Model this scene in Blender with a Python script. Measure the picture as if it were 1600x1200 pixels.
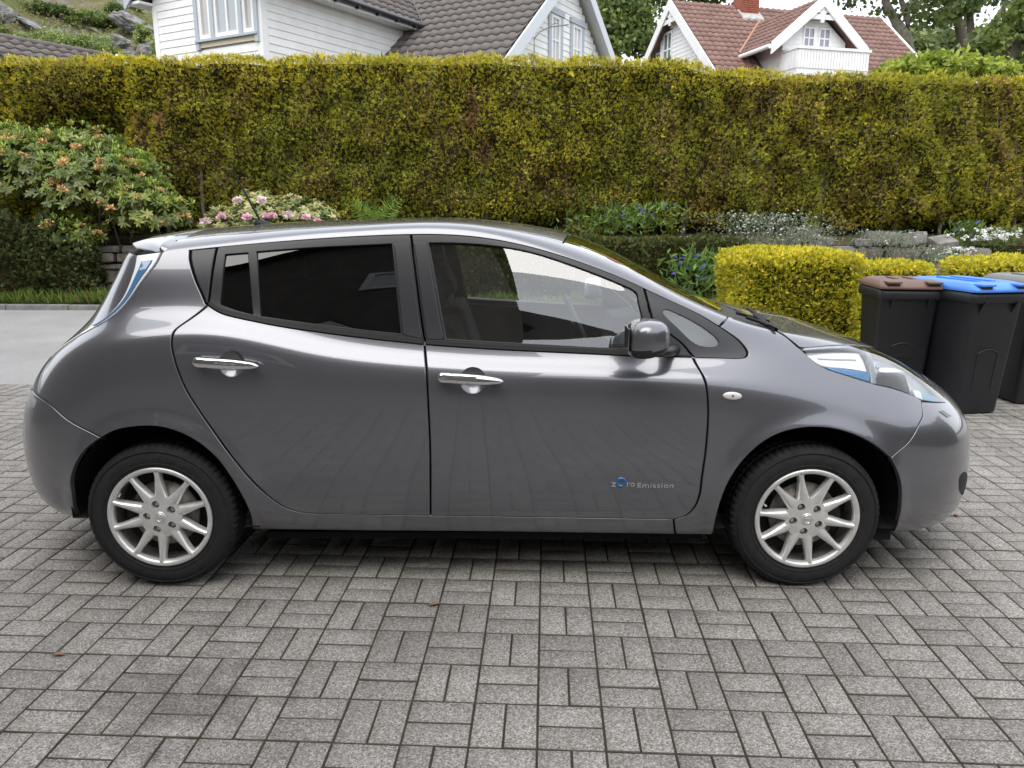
import bpy, bmesh, math, random
import numpy as np
from mathutils import Vector, Matrix
from mathutils.geometry import delaunay_2d_cdt
R = math.radians
scene = bpy.context.scene
for _o in list(bpy.data.objects):
    bpy.data.objects.remove(_o)

# ------------------------------------------------------------------ camera
CAM = (0.115, -3.865, 1.565)
PITCH = R(12.68)
FPX = 1200.0                       # focal length in pixels of a 1600 px wide frame
cam_data = bpy.data.cameras.new('camera')
cam_data.sensor_width = 36.0
cam_data.lens = 36.0 * FPX / 1600.0
cam_data.clip_start = 0.05
cam_data.clip_end = 3000.0
cam = bpy.data.objects.new('camera', cam_data)
scene.collection.objects.link(cam)
cam.location = CAM
cam.rotation_euler = (R(90) - PITCH, R(-0.15), 0)
scene.camera = cam

# ------------------------------------------------------------------ sky and sun (bright overcast)
SUN_EL, SUN_AZ = R(58), R(196)      # azimuth clockwise from +y
world = bpy.data.worlds.new('World')
scene.world = world
world.use_nodes = True
wn, wl = world.node_tree.nodes, world.node_tree.links
wn.clear()
w_out = wn.new('ShaderNodeOutputWorld')
w_bg = wn.new('ShaderNodeBackground')
sky = wn.new('ShaderNodeTexSky')
sky.sky_type = 'NISHITA'
sky.sun_disc = False
sky.sun_elevation = SUN_EL
sky.sun_rotation = SUN_AZ
sky.air_density = 1.0
sky.dust_density = 4.0
sky.ozone_density = 1.0
# thin cloud deck: the blue is washed out to white, patchily, over the whole sky
tc = wn.new('ShaderNodeTexCoord')
mp = wn.new('ShaderNodeMapping')
mp.inputs['Scale'].default_value = (1.6, 1.6, 4.0)
nz = wn.new('ShaderNodeTexNoise')
nz.inputs['Scale'].default_value = 1.7
nz.inputs['Detail'].default_value = 7.0
nz.inputs['Roughness'].default_value = 0.55
cr = wn.new('ShaderNodeValToRGB')
cr.color_ramp.elements[0].position = 0.36
cr.color_ramp.elements[0].color = (0.82, 0.82, 0.82, 1)
cr.color_ramp.elements[1].position = 0.60
cr.color_ramp.elements[1].color = (1, 1, 1, 1)
mx = wn.new('ShaderNodeMix')
mx.data_type = 'RGBA'
mx.inputs[7].default_value = (10.5, 10.9, 11.6, 1)      # cloud brightness in the sky texture's own units
wl.new(tc.outputs['Generated'], mp.inputs['Vector'])
wl.new(mp.outputs['Vector'], nz.inputs['Vector'])
wl.new(nz.outputs['Fac'], cr.inputs['Fac'])
wl.new(cr.outputs['Color'], mx.inputs[0])
wl.new(sky.outputs['Color'], mx.inputs[6])
wl.new(mx.outputs[2], w_bg.inputs['Color'])
w_bg.inputs['Strength'].default_value = 0.10
wl.new(w_bg.outputs['Background'], w_out.inputs['Surface'])

sun_data = bpy.data.lights.new('sun', 'SUN')
sun_data.energy = 1.5
sun_data.angle = R(55)
sun_data.color = (1.0, 0.96, 0.90)
sun = bpy.data.objects.new('sun', sun_data)
scene.collection.objects.link(sun)
_sd = Vector((math.sin(SUN_AZ) * math.cos(SUN_EL), math.cos(SUN_AZ) * math.cos(SUN_EL), math.sin(SUN_EL)))
sun.rotation_euler = _sd.to_track_quat('Z', 'Y').to_euler()
sun.location = (0, 0, 30)

vs = scene.view_settings
vs.view_transform = 'Standard'
vs.look = 'None'
vs.gamma = 1.0
vs.use_curve_mapping = False
vs.exposure = 0.75
scene.cycles.max_bounces = 10
scene.cycles.transparent_max_bounces = 24
scene.cycles.use_denoising = True

# ------------------------------------------------------------------ helpers
COL = scene.collection
rng = np.random.default_rng(7)
random.seed(7)
_c, _s = math.cos(PITCH), math.sin(PITCH)

def at_y(px, py, y):
    """point of the vertical plane y seen at a pixel of the 1600x1200 photograph"""
    a, b = (px - 800) / FPX, (py - 600) / FPX
    Y = y - CAM[1]
    Z = Y * (_s + b * _c) / (_c - b * _s)
    return Vector((CAM[0] + a * (Y * _c + Z * _s), y, CAM[2] - Z))

def at_z(px, py, z=0.0):
    a, b = (px - 800) / FPX, (py - 600) / FPX
    Z = CAM[2] - z
    Y = Z * (_c - b * _s) / (_s + b * _c)
    return Vector((CAM[0] + a * (Y * _c + Z * _s), Y + CAM[1], z))

def tag(o, label=None, cat=None, group=None, kind=None):
    if label: o['label'] = label
    if cat: o['category'] = cat
    if group: o['group'] = group
    if kind: o['kind'] = kind
    return o

def empty(name, loc=(0, 0, 0), rz=0.0):
    o = bpy.data.objects.new(name, None)
    o.location = loc
    o.rotation_euler = (0, 0, rz)
    o.empty_display_size = 0.1
    COL.objects.link(o)
    return o

def link_mesh(name, me, mat=None, parent=None, loc=None, rot=None, scale=None):
    if mat is not None and len(me.materials) == 0:
        for m in (mat if isinstance(mat, (list, tuple)) else [mat]):
            me.materials.append(m)
    o = bpy.data.objects.new(name, me)
    COL.objects.link(o)
    if parent is not None: o.parent = parent
    if loc is not None: o.location = loc
    if rot is not None: o.rotation_euler = rot
    if scale is not None: o.scale = scale
    return o

def pymesh(name, V, Fs, mat=None, parent=None, smooth=False, **kw):
    me = bpy.data.meshes.new(name)
    me.from_pydata([tuple(v) for v in V], [], [tuple(f) for f in Fs])
    if smooth:
        me.polygons.foreach_set('use_smooth', [True] * len(me.polygons))
    me.update()
    return link_mesh(name, me, mat, parent, **kw)

def npmesh(name, V, F, mat=None, parent=None, smooth=False, col=None, **kw):
    """V (n,3), F (m,3) or (m,4) arrays; col: optional per-vertex rgb"""
    V = np.ascontiguousarray(V, dtype=np.float32); F = np.ascontiguousarray(F, dtype=np.int32)
    me = bpy.data.meshes.new(name)
    n, m, k = len(V), len(F), F.shape[1]
    me.vertices.add(n); me.vertices.foreach_set('co', V.ravel())
    me.loops.add(m * k); me.loops.foreach_set('vertex_index', F.ravel())
    me.polygons.add(m); me.polygons.foreach_set('loop_start', np.arange(0, m * k, k, dtype=np.int32))
    if smooth: me.polygons.foreach_set('use_smooth', np.ones(m, dtype=bool))
    if col is not None:
        at = me.color_attributes.new('tint', 'FLOAT_COLOR', 'POINT')
        c4 = np.ones((n, 4), dtype=np.float32); c4[:, :3] = col
        at.data.foreach_set('color', c4.ravel())
    me.update(calc_edges=True); me.validate()
    return link_mesh(name, me, mat, parent, **kw)

class MB:
    """collects simple shapes into one mesh"""
    def __init__(s): s.V = []; s.F = []; s.S = []
    def add(s, V, F, smooth=False):
        b = len(s.V)
        s.V += [tuple(v) for v in V]
        s.F += [tuple(i + b for i in f) for f in F]
        s.S += [smooth] * len(F)
    def box(s, x0, x1, y0, y1, z0, z1, M=None):
        V = [Vector((x, y, z)) for x in (x0, x1) for y in (y0, y1) for z in (z0, z1)]
        if M is not None: V = [M @ v for v in V]
        s.add(V, [(0, 1, 3, 2), (4, 6, 7, 5), (0, 4, 5, 1), (2, 3, 7, 6), (0, 2, 6, 4), (1, 5, 7, 3)])
    def hexa(s, P):
        """8 points: bottom loop 0-3, top loop 4-7"""
        s.add(P, [(3, 2, 1, 0), (4, 5, 6, 7), (0, 1, 5, 4), (1, 2, 6, 5), (2, 3, 7, 6), (3, 0, 4, 7)])
    def prism(s, poly, a, b, fn, smooth=False):
        """2D polygon extruded from a to b; fn(u,v,t)->point"""
        n = len(poly)
        V = [fn(u, v, a) for u, v in poly] + [fn(u, v, b) for u, v in poly]
        s.add(V, [tuple(range(n - 1, -1, -1)), tuple(range(n, 2 * n))])
        s.add(V, [(i, (i + 1) % n, n + (i + 1) % n, n + i) for i in range(n)], smooth)
    def tube(s, pts, r, n=8, cap=True):
        pts = [Vector(p) for p in pts]
        rs = r if isinstance(r, (list, tuple)) else [r] * len(pts)
        V = []; up = Vector((0, 0, 1))
        for i, p in enumerate(pts):
            d = (pts[min(i + 1, len(pts) - 1)] - pts[max(i - 1, 0)]).normalized()
            a = d.cross(up)
            if a.length < 1e-3: a = d.cross(Vector((1, 0, 0)))
            a.normalize(); b = a.cross(d)
            for k in range(n):
                t = 2 * math.pi * k / n
                V.append(p + (a * math.cos(t) + b * math.sin(t)) * rs[i])
        F = [(i * n + k, i * n + (k + 1) % n, (i + 1) * n + (k + 1) % n, (i + 1) * n + k)
             for i in range(len(pts) - 1) for k in range(n)]
        s.add(V, F, True)
        if cap:
            m = (len(pts) - 1) * n
            s.add(V, [tuple(range(n - 1, -1, -1)), tuple(range(m, m + n))])
    def lathe(s, prof, n=48, fn=None, closed=False):
        """prof: (r, t) pairs; fn(r*cos, r*sin, t) -> point"""
        V = [fn(r * math.cos(2 * math.pi * k / n), r * math.sin(2 * math.pi * k / n), t) for r, t in prof for k in range(n)]
        m = len(prof)
        F = [(i * n + k, i * n + (k + 1) % n, ((i + 1) % m) * n + (k + 1) % n, ((i + 1) % m) * n + k)
             for i in range(m if closed else m - 1) for k in range(n)]
        s.add(V, F, True)
    def build(s, name, mat, parent=None, bevel=0.0, weld=False, **kw):
        me = bpy.data.meshes.new(name)
        me.from_pydata(s.V, [], s.F)
        me.polygons.foreach_set('use_smooth', s.S)
        bm = bmesh.new(); bm.from_mesh(me)
        if weld or bevel: bmesh.ops.remove_doubles(bm, verts=bm.verts, dist=1e-5)
        bmesh.ops.recalc_face_normals(bm, faces=bm.faces)
        if bevel:
            es = [e for e in bm.edges if len(e.link_faces) == 2 and e.calc_face_angle(0) > 0.5]
            bmesh.ops.bevel(bm, geom=es, offset=bevel, segments=2, profile=0.6, affect='EDGES', clamp_overlap=True)
        bm.to_mesh(me); bm.free()
        return link_mesh(name, me, mat, parent, **kw)

# ------------------------------------------------------------------ materials
def new_mat(name):
    m = bpy.data.materials.new(name); m.use_nodes = True
    nt = m.node_tree; b = nt.nodes['Principled BSDF']
    return m, nt, b

def simple(name, col, rough=0.5, metal=0.0, coat=0.0, spec=0.5, noise=0.0, nscale=20.0, bump=0.0, bscale=200.0, rvar=0.0):
    m, nt, b = new_mat(name)
    b.inputs['Base Color'].default_value = (*col, 1)
    b.inputs['Roughness'].default_value = rough
    b.inputs['Metallic'].default_value = metal
    b.inputs['Specular IOR Level'].default_value = spec
    if coat:
        b.inputs['Coat Weight'].default_value = coat
        b.inputs['Coat Roughness'].default_value = 0.03
    if noise or bump or rvar:
        tcn = nt.nodes.new('ShaderNodeTexCoord')
    if noise or rvar:
        n = nt.nodes.new('ShaderNodeTexNoise'); n.inputs['Scale'].default_value = nscale; n.inputs['Detail'].default_value = 6
        nt.links.new(tcn.outputs['Object'], n.inputs['Vector'])
    if noise:
        r = nt.nodes.new('ShaderNodeValToRGB')
        r.color_ramp.elements[0].position = 0.3; r.color_ramp.elements[1].position = 0.7
        r.color_ramp.elements[0].color = (*[c * (1 - noise) for c in col], 1)
        r.color_ramp.elements[1].color = (*[min(1, c * (1 + noise)) for c in col], 1)
        nt.links.new(n.outputs['Fac'], r.inputs['Fac']); nt.links.new(r.outputs['Color'], b.inputs['Base Color'])
    if rvar:
        mr = nt.nodes.new('ShaderNodeMapRange')
        mr.inputs['To Min'].default_value = max(0, rough - rvar); mr.inputs['To Max'].default_value = rough + rvar
        nt.links.new(n.outputs['Fac'], mr.inputs['Value']); nt.links.new(mr.outputs['Result'], b.inputs['Roughness'])
    if bump:
        n2 = nt.nodes.new('ShaderNodeTexNoise'); n2.inputs['Scale'].default_value = bscale; n2.inputs['Detail'].default_value = 4
        bp = nt.nodes.new('ShaderNodeBump'); bp.inputs['Strength'].default_value = bump; bp.inputs['Distance'].default_value = 0.01
        nt.links.new(tcn.outputs['Object'], n2.inputs['Vector'])
        nt.links.new(n2.outputs['Fac'], bp.inputs['Height']); nt.links.new(bp.outputs['Normal'], b.inputs['Normal'])
    return m

def glass_mat(name, tint, refl=1.0, rough=0.0, gain=1.6):
    """thin window glass: tinted straight-through light plus fresnel reflection"""
    m = bpy.data.materials.new(name); m.use_nodes = True
    nt = m.node_tree; nt.nodes.clear()
    o = nt.nodes.new('ShaderNodeOutputMaterial'); t = nt.nodes.new('ShaderNodeBsdfTransparent')
    g = nt.nodes.new('ShaderNodeBsdfGlossy'); mixs = nt.nodes.new('ShaderNodeMixShader'); fr = nt.nodes.new('ShaderNodeFresnel')
    t.inputs['Color'].default_value = (*tint, 1); g.inputs['Roughness'].default_value = rough
    g.inputs['Color'].default_value = (refl, refl, refl, 1); fr.inputs['IOR'].default_value = 1.55
    mm = nt.nodes.new('ShaderNodeMath'); mm.operation = 'MULTIPLY'; mm.inputs[1].default_value = gain; mm.use_clamp = True
    nt.links.new(fr.outputs['Fac'], mm.inputs[0]); nt.links.new(mm.outputs[0], mixs.inputs['Fac'])
    nt.links.new(t.outputs[0], mixs.inputs[1]); nt.links.new(g.outputs[0], mixs.inputs[2]); nt.links.new(mixs.outputs[0], o.inputs['Surface'])
    return m

# ---- car body surface: lines k running nose-ward, P(u,v)
XK=[-1.5,-1.1,-.6,0,.5,.9,1.2,1.5]
LW=[[.0]*8,
 [.62]*8,
 [.775,.785,.80,.80,.80,.80,.79,.80],
 [.84,.835,.83,.828,.83,.835,.845,.85],
 [.866,.858,.854,.852,.853,.860,.868,.870],
 [.882,.874,.870,.869,.870,.874,.881,.882],
 [.884,.876,.871,.869,.869,.872,.878,.876],
 [.874,.870,.867,.865,.865,.865,.862,.848],
 [.838,.840,.838,.836,.836,.834,.815,.79],
 [.765,.780,.788,.790,.790,.785,.760,.728],
 [.732,.730,.730,.734,.742,.752,.718,.660],
 [.688,.672,.658,.656,.678,.712,.668,.58],
 [.625,.612,.598,.594,.606,.632,.58,.45],
 [.32,.33,.33,.33,.34,.35,.32,.25],
 [.0]*8]
LZ=[[.20]*8,
 [.20]*8,
 [.25,.235,.232,.228,.222,.217,.213,.22],
 [.30,.285,.28,.277,.272,.267,.27,.30],
 [.42,.41,.40,.40,.40,.40,.40,.42],
 [.58,.57,.56,.56,.56,.56,.56,.57],
 [.77,.77,.75,.73,.72,.715,.70,.69],
 [1.0,1.03,.94,.90,.885,.868,.84,.79],
 [1.085,1.105,1.008,.96,.943,.927,.92,.885],
 [1.16,1.17,1.075,1.018,.998,.985,1.00,.965],
 [1.275,1.305,1.27,1.24,1.17,1.085,1.045,1.005],
 [1.365,1.412,1.456,1.455,1.315,1.15,1.08,1.025],
 [1.415,1.460,1.500,1.503,1.372,1.185,1.082,1.035],
 [1.452,1.492,1.517,1.517,1.415,1.218,1.092,1.042],
 [1.466,1.502,1.524,1.523,1.43,1.236,1.10,1.048]]
FX=[2.15,2.17,2.22,2.275,2.305,2.315,2.305,2.26,2.20,2.13,2.08,2.05,2.03,2.01,1.99]
FZ=[.20,.20,.20,.25,.35,.48,.60,.69,.745,.785,.81,.835,.85,.865,.875]
FN=[2.7,2.7,2.7,2.6,2.5,2.35,2.25,2.1,2.05,2.05,2.1,2.2,2.3,2.3,2.3]
RX=[-2.03,-2.03,-2.07,-2.12,-2.155,-2.16,-2.14,-2.06,-1.95,-1.84,-1.74,-1.65,-1.61,-1.59,-1.57]
RZ=[.27,.27,.27,.33,.43,.56,.72,.86,.96,1.06,1.17,1.27,1.34,1.38,1.40]
RN=[2.9,2.9,2.9,2.9,2.8,2.75,2.6,2.3,2.1,2.0,2.0,2.1,2.3,2.6,2.6]
XR,XF=-1.4,1.5
def pchip(xk,yk,x):
    xk=np.asarray(xk,float);yk=np.asarray(yk,float);h=np.diff(xk);d=np.diff(yk)/h
    m=np.zeros_like(yk)
    for i in range(1,len(xk)-1):
        # smooth (catmull) slopes, limited
        m[i]=(d[i-1]*h[i]+d[i]*h[i-1])/(h[i]+h[i-1])
    m[0]=d[0];m[-1]=d[-1]
    i=np.clip(np.searchsorted(xk,x)-1,0,len(xk)-2);t=(x-xk[i])/h[i]
    a=(1+2*t)*(1-t)**2;b=t*(1-t)**2;c_=t*t*(3-2*t);e=t*t*(t-1)
    return a*yk[i]+b*h[i]*m[i]+c_*yk[i+1]+e*h[i]*m[i+1]
NU,NV=520,280
def gsm(a,sig,axis=0):
    r=int(3*sig)+1;k=np.exp(-.5*(np.arange(-r,r+1)/sig)**2);k/=k.sum()
    p=[(0,0)]*a.ndim;p[axis]=(r,r)
    b=np.pad(a,p,mode='reflect',reflect_type='odd')
    return np.apply_along_axis(lambda q:np.convolve(q,k,'valid'),axis,b)
def build_grid():
    K=len(LW);nr,nm,nf=150,210,160
    L=np.zeros((NU,K,3))
    assert nr+nm+nf==NU
    for k in range(K):
        xm=np.linspace(XR,XF,nm);wm=pchip(XK,LW[k],xm);zm=pchip(XK,LZ[k],xm)
        t=np.linspace(0,1,nf+1)[1:]
        ph=t*math.pi/2
        n=FN[k];sx=np.sin(ph)**(2/n);cw=np.abs(np.cos(ph))**(2/n)
        xf=XF+(FX[k]-XF)*sx
        s0=(wm[-1]-wm[-3])/(xm[-1]-xm[-3])
        wf=wm[-1]*cw; zs=(zm[-1]-zm[-3])/(xm[-1]-xm[-3])
        q=(xf-XF)/(FX[k]-XF);D=FX[k]-XF
        # z: hermite-ish start slope zs, end value
        dz=FZ[k]-zm[-1]; zf=zm[-1]+zs*D*q*(1-q)**2*.8+dz*q**1.5 if k>=7 else zm[-1]+dz*q**2
        t=np.linspace(1,0,nr+1)[:-1];ph=t*math.pi/2
        n=RN[k];sx=np.sin(ph)**(2/n);cw=np.abs(np.cos(ph))**(2/n)
        xr=XR+(RX[k]-XR)*sx;wr=wm[0]*cw;q=(xr-XR)/(RX[k]-XR)
        zs=(zm[2]-zm[0])/(xm[2]-xm[0]);D=RX[k]-XR;dz=RZ[k]-zm[0]
        zr=zm[0]+zs*D*q*(1-q)**2*.8+dz*q**1.8
        L[:,k,0]=np.r_[xr,xm,xf];L[:,k,1]=np.r_[wr,wm,wf];L[:,k,2]=np.r_[zr,zm,zf]
    # smooth along u (keep ends on the centre plane)
    S=gsm(L,5.0);S[:1]=L[:1];S[-1:]=L[-1:];S[0,:,1]=0;S[-1,:,1]=0
    L=S
    # v direction: cubic b-spline with interpolation correction
    def bs(C):
        Cp=np.concatenate([2*C[:,:1]-C[:,1:2],C,2*C[:,-1:]-C[:,-2:-1]],1)
        v=np.linspace(0,K-1,NV);i=np.clip(v.astype(int),0,K-2);t=(v-i)[None,:,None]
        b=[(1-t)**3/6,(3*t**3-6*t*t+4)/6,(-3*t**3+3*t*t+3*t+1)/6,t**3/6]
        return sum(b[j]*Cp[:,i+j] for j in range(4))
    vi=np.linspace(0,K-1,NV)
    C=L.copy()
    for it in range(2):
        G=bs(C)
        at=np.stack([np.stack([np.interp(range(K),vi,G[u,:,d]) for d in range(3)],-1) for u in range(0,NU,1)]) if it<1 else None
        if at is None: break
        C=C+.75*(L-at)
    G=bs(C)
    G[0,:,1]=0;G[-1,:,1]=0;G[:,-1,1]=0;G[:,0,1]=0
    # wheel-arch flares
    for cx,cz,a in ((-1.335,.325,.016),(1.345,.325,.016)):
        r=np.hypot(G[...,0]-cx,G[...,2]-cz)
        g=np.exp(-((r-.385)/.045)**2)*np.clip((G[...,1]-.6)/.15,0,1)*np.clip((G[...,2]-.2)/.15,0,1)
        G[...,1]+=a*g
    G[...,1]*=-1
    return G
# ------------------------------------------------------------------ noise and foliage tools
def vnoise(p, seed=0):
    """smooth lattice noise in 0..1 for points (n,3)"""
    p = np.asarray(p, float); i = np.floor(p).astype(np.int64); f = p - i; f = f * f * (3 - 2 * f)
    def h(ix, iy, iz):
        n = (ix * 374761393 + iy * 668265263 + iz * 2147483647 + seed * 974711) & 0xffffffff
        n = ((n ^ (n >> 13)) * 1274126177) & 0xffffffff
        return ((n ^ (n >> 16)) & 0xffff) / 65535.0
    r = 0
    for dx in (0, 1):
        for dy in (0, 1):
            for dz in (0, 1):
                w = (f[:, 0] if dx else 1 - f[:, 0]) * (f[:, 1] if dy else 1 - f[:, 1]) * (f[:, 2] if dz else 1 - f[:, 2])
                r = r + w * h(i[:, 0] + dx, i[:, 1] + dy, i[:, 2] + dz)
    return r
def fbm(p, seed=0, o=3):
    p = np.asarray(p, float); return sum(vnoise(p * 2 ** k, seed + k) * .5 ** k for k in range(o)) / sum(.5 ** k for k in range(o))
def unit(v): return v / np.maximum(np.linalg.norm(v, axis=-1, keepdims=True), 1e-9)
def rvec(n): return unit(rng.normal(size=(n, 3)))

def foliage_mat(name, trans=.35, rough=.55, spec=.35):
    m = bpy.data.materials.new(name); m.use_nodes = True; nt = m.node_tree; b = nt.nodes['Principled BSDF']
    a = nt.nodes.new('ShaderNodeAttribute'); a.attribute_name = 'tint'
    nt.links.new(a.outputs['Color'], b.inputs['Base Color'])
    b.inputs['Roughness'].default_value = rough; b.inputs['Specular IOR Level'].default_value = spec
    t = nt.nodes.new('ShaderNodeBsdfTranslucent'); nt.links.new(a.outputs['Color'], t.inputs['Color'])
    mx_ = nt.nodes.new('ShaderNodeMixShader'); mx_.inputs[0].default_value = trans
    o = nt.nodes['Material Output']
    nt.links.new(b.outputs[0], mx_.inputs[1]); nt.links.new(t.outputs[0], mx_.inputs[2]); nt.links.new(mx_.outputs[0], o.inputs['Surface'])
    return m
M_leaf = foliage_mat('foliage')
M_gloss = foliage_mat('glossy_foliage', .18, .38, .5)
M_bark = simple('bark', (.11, .09, .07), .9, noise=.35, nscale=12, bump=.6, bscale=30)
M_core = simple('hedge_core', (.036, .032, .015), 1.0, spec=0, noise=.4, nscale=6)

def kites(P, D, S, L, W, bend=None):
    """leaf-shaped quads: base P, direction D, side S, length L, width W -> V, F"""
    n = len(P); L = np.broadcast_to(L, (n,))[:, None]; W = np.broadcast_to(W, (n,))[:, None]
    N = unit(np.cross(D, S)); b = 0 if bend is None else np.broadcast_to(bend, (n,))[:, None]
    V = np.stack([P, P + D * L * .45 + S * W * .5 + N * b * L * .3, P + D * L - N * b * L * .3, P + D * L * .45 - S * W * .5 + N * b * L * .3], 1).reshape(-1, 3)
    F = np.arange(4 * n).reshape(n, 4)
    return V, F
def sprays(P, D, size, blades=7, fan=1.0, width=.16):
    """flat fans of narrow blades, as on thuja and cypress twigs"""
    n = len(P); R0 = rvec(n); S = unit(np.cross(D, R0))
    Vs = []; 
    for k in range(blades):
        t = (k / (blades - 1) - .5) * 2 if blades > 1 else 0
        a = t * fan + rng.normal(0, .12, n)
        d = unit(D * np.cos(a)[:, None] + S * np.sin(a)[:, None] + rng.normal(0, .12, (n, 3)))
        s_ = unit(np.cross(np.cross(D, S), d))
        L = size * (1 - .45 * abs(t)) * rng.uniform(.75, 1.15, n)
        o = P + D * (size * .22 * (1 - abs(t)) * rng.uniform(0, 1, n))[:, None]
        v, _ = kites(o, d, s_, L, L * width * 2, rng.normal(0, .25, n)); Vs.append(v.reshape(n, 4, 3))
    V = np.stack(Vs, 1).reshape(-1, 3); F = np.arange(len(V)).reshape(-1, 4)
    return V, F
FOL = 1.7
def tint(n, cols, wts, per, var=.18):
    """random colour per leaf group, repeated per vertex"""
    cols = np.array(cols); k = rng.choice(len(cols), n, p=np.array(wts) / sum(wts))
    c_ = cols[k] * FOL * rng.uniform(1 - var, 1 + var, (n, 1)) * rng.uniform(1 - var * .4, 1 + var * .4, (n, 3))
    return np.repeat(c_, per, axis=0)

# ------------------------------------------------------------------ ground
def ground_mat(name, ramp, scale, bump=.3, bscale=300., rough=.9, fine=0.0, fscale=400.):
    m, nt, b = new_mat(name); b.inputs['Roughness'].default_value = rough; b.inputs['Specular IOR Level'].default_value = .3
    t = nt.nodes.new('ShaderNodeTexCoord'); n = nt.nodes.new('ShaderNodeTexNoise'); n.inputs['Scale'].default_value = scale; n.inputs['Detail'].default_value = 8
    r = nt.nodes.new('ShaderNodeValToRGB'); r.color_ramp.elements[0].position = .3; r.color_ramp.elements[1].position = .7
    r.color_ramp.elements[0].color = (*ramp[0], 1); r.color_ramp.elements[1].color = (*ramp[-1], 1)
    for i, c_ in enumerate(ramp[1:-1]):
        e = r.color_ramp.elements.new(.3 + .4 * (i + 1) / (len(ramp) - 1)); e.color = (*c_, 1)
    nt.links.new(t.outputs['Object'], n.inputs['Vector']); nt.links.new(n.outputs['Fac'], r.inputs['Fac'])
    last = r.outputs['Color']
    if fine:
        v = nt.nodes.new('ShaderNodeTexNoise'); v.inputs['Scale'].default_value = fscale; v.inputs['Detail'].default_value = 2
        mr = nt.nodes.new('ShaderNodeMapRange'); mr.inputs['From Min'].default_value = .3; mr.inputs['From Max'].default_value = .7
        mr.inputs['To Min'].default_value = 1 - fine; mr.inputs['To Max'].default_value = 1 + fine
        mu = nt.nodes.new('ShaderNodeMix'); mu.data_type = 'RGBA'; mu.blend_type = 'MULTIPLY'; mu.inputs[0].default_value = 1
        nt.links.new(t.outputs['Object'], v.inputs['Vector']); nt.links.new(v.outputs['Fac'], mr.inputs['Value'])
        nt.links.new(last, mu.inputs[6]); nt.links.new(mr.outputs['Result'], mu.inputs[7]); last = mu.outputs[2]
    nt.links.new(last, b.inputs['Base Color'])
    n2 = nt.nodes.new('ShaderNodeTexNoise'); n2.inputs['Scale'].default_value = bscale; bp = nt.nodes.new('ShaderNodeBump'); bp.inputs['Strength'].default_value = bump; bp.inputs['Distance'].default_value = .005
    nt.links.new(t.outputs['Object'], n2.inputs['Vector']); nt.links.new(n2.outputs['Fac'], bp.inputs['Height']); nt.links.new(bp.outputs['Normal'], b.inputs['Normal'])
    return m
M_earth = ground_mat('earth', [(.035, .045, .02), (.06, .065, .03)], 3)
M_asphalt = ground_mat('asphalt', [(.27, .265, .26), (.33, .325, .32)], 1.2, .5, 220., .85, .35, 160.)
M_joint = ground_mat('joint_sand', [(.022, .018, .013), (.038, .030, .020), (.045, .040, .016)], 5, .4, 300)

def sheet(name, x0, x1, y0, y1, z, mat):
    o = pymesh(name, [(x0, y0, z), (x1, y0, z), (x1, y1, z), (x0, y1, z)], [(0, 1, 2, 3)], mat); return tag(o, kind='structure')
sheet('ground', -900, 900, -900, 1500, -.06, M_earth)
_ey = lambda x: -1.658 + 21 * .2125 - (x - .2034) * math.tan(R(2.6)) + .004
tag(pymesh('street', [(-60, _ey(-12), -.004), (-12, _ey(-12), -.004), (12, _ey(12), -.004), (60, _ey(12), -.004), (60, 8.42, -.004), (-60, 8.42, -.004)], [(0, 1, 2, 3, 4, 5)], M_asphalt), kind='structure')
# verge kerb along the far side of the street, one stone after another
M_kerb = simple('kerb_stone', (.20, .195, .185), .85, noise=.25, nscale=9, bump=.4, bscale=120)
kerb = tag(empty('kerb', (0, 8.42, 0)), kind='structure')
mb = MB(); mb.box(-.495, .495, 0, .13, -.05, .085); kme = to_me_ = None
ko = mb.build('kerb_stone', M_kerb, kerb, bevel=.015); kme = ko.data
ko.location = (-12.5, 0, 0)
for i in range(1, 26):
    link_mesh('kerb_stone', kme, None, kerb, (-12.5 + i, random.uniform(-.008, .008), random.uniform(-.01, .006)))

# ---- paved drive: basket-weave pavers
drive = tag(pymesh('driveway', [(-14, -14, -.0028), (14, -14, -.0028), (14, 2.19, -.0028), (-14, 3.46, -.0028)], [(0, 1, 2, 3)], M_joint), kind='structure')
PA = R(-2.6); PO = np.array([.2034, -1.658]); PSX, PSY = .2055, .2125
m_pav, nt, b = new_mat('concrete_paver')
b.inputs['Roughness'].default_value = .82; b.inputs['Specular IOR Level'].default_value = .35
t = nt.nodes.new('ShaderNodeNewGeometry'); oi = nt.nodes.new('ShaderNodeObjectInfo')
vo_ = nt.nodes.new('ShaderNodeTexVoronoi'); vo_.inputs['Scale'].default_value = 210; vo_.inputs['Randomness'].default_value = 1
vr = nt.nodes.new('ShaderNodeValToRGB')
vr.color_ramp.elements[0].position = 0; vr.color_ramp.elements[0].color = (.125, .117, .108, 1)
e_ = vr.color_ramp.elements.new(.35); e_.color = (.224, .208, .190, 1)
e_ = vr.color_ramp.elements.new(.7); e_.color = (.292, .272, .250, 1)
vr.color_ramp.elements[-1].position = 1; vr.color_ramp.elements[-1].color = (.43, .41, .385, 1)
sep = nt.nodes.new('ShaderNodeSeparateColor')
nt.links.new(t.outputs['Position'], vo_.inputs['Vector']); nt.links.new(vo_.outputs['Color'], sep.inputs['Color']); nt.links.new(sep.outputs[0], vr.inputs['Fac'])
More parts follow.
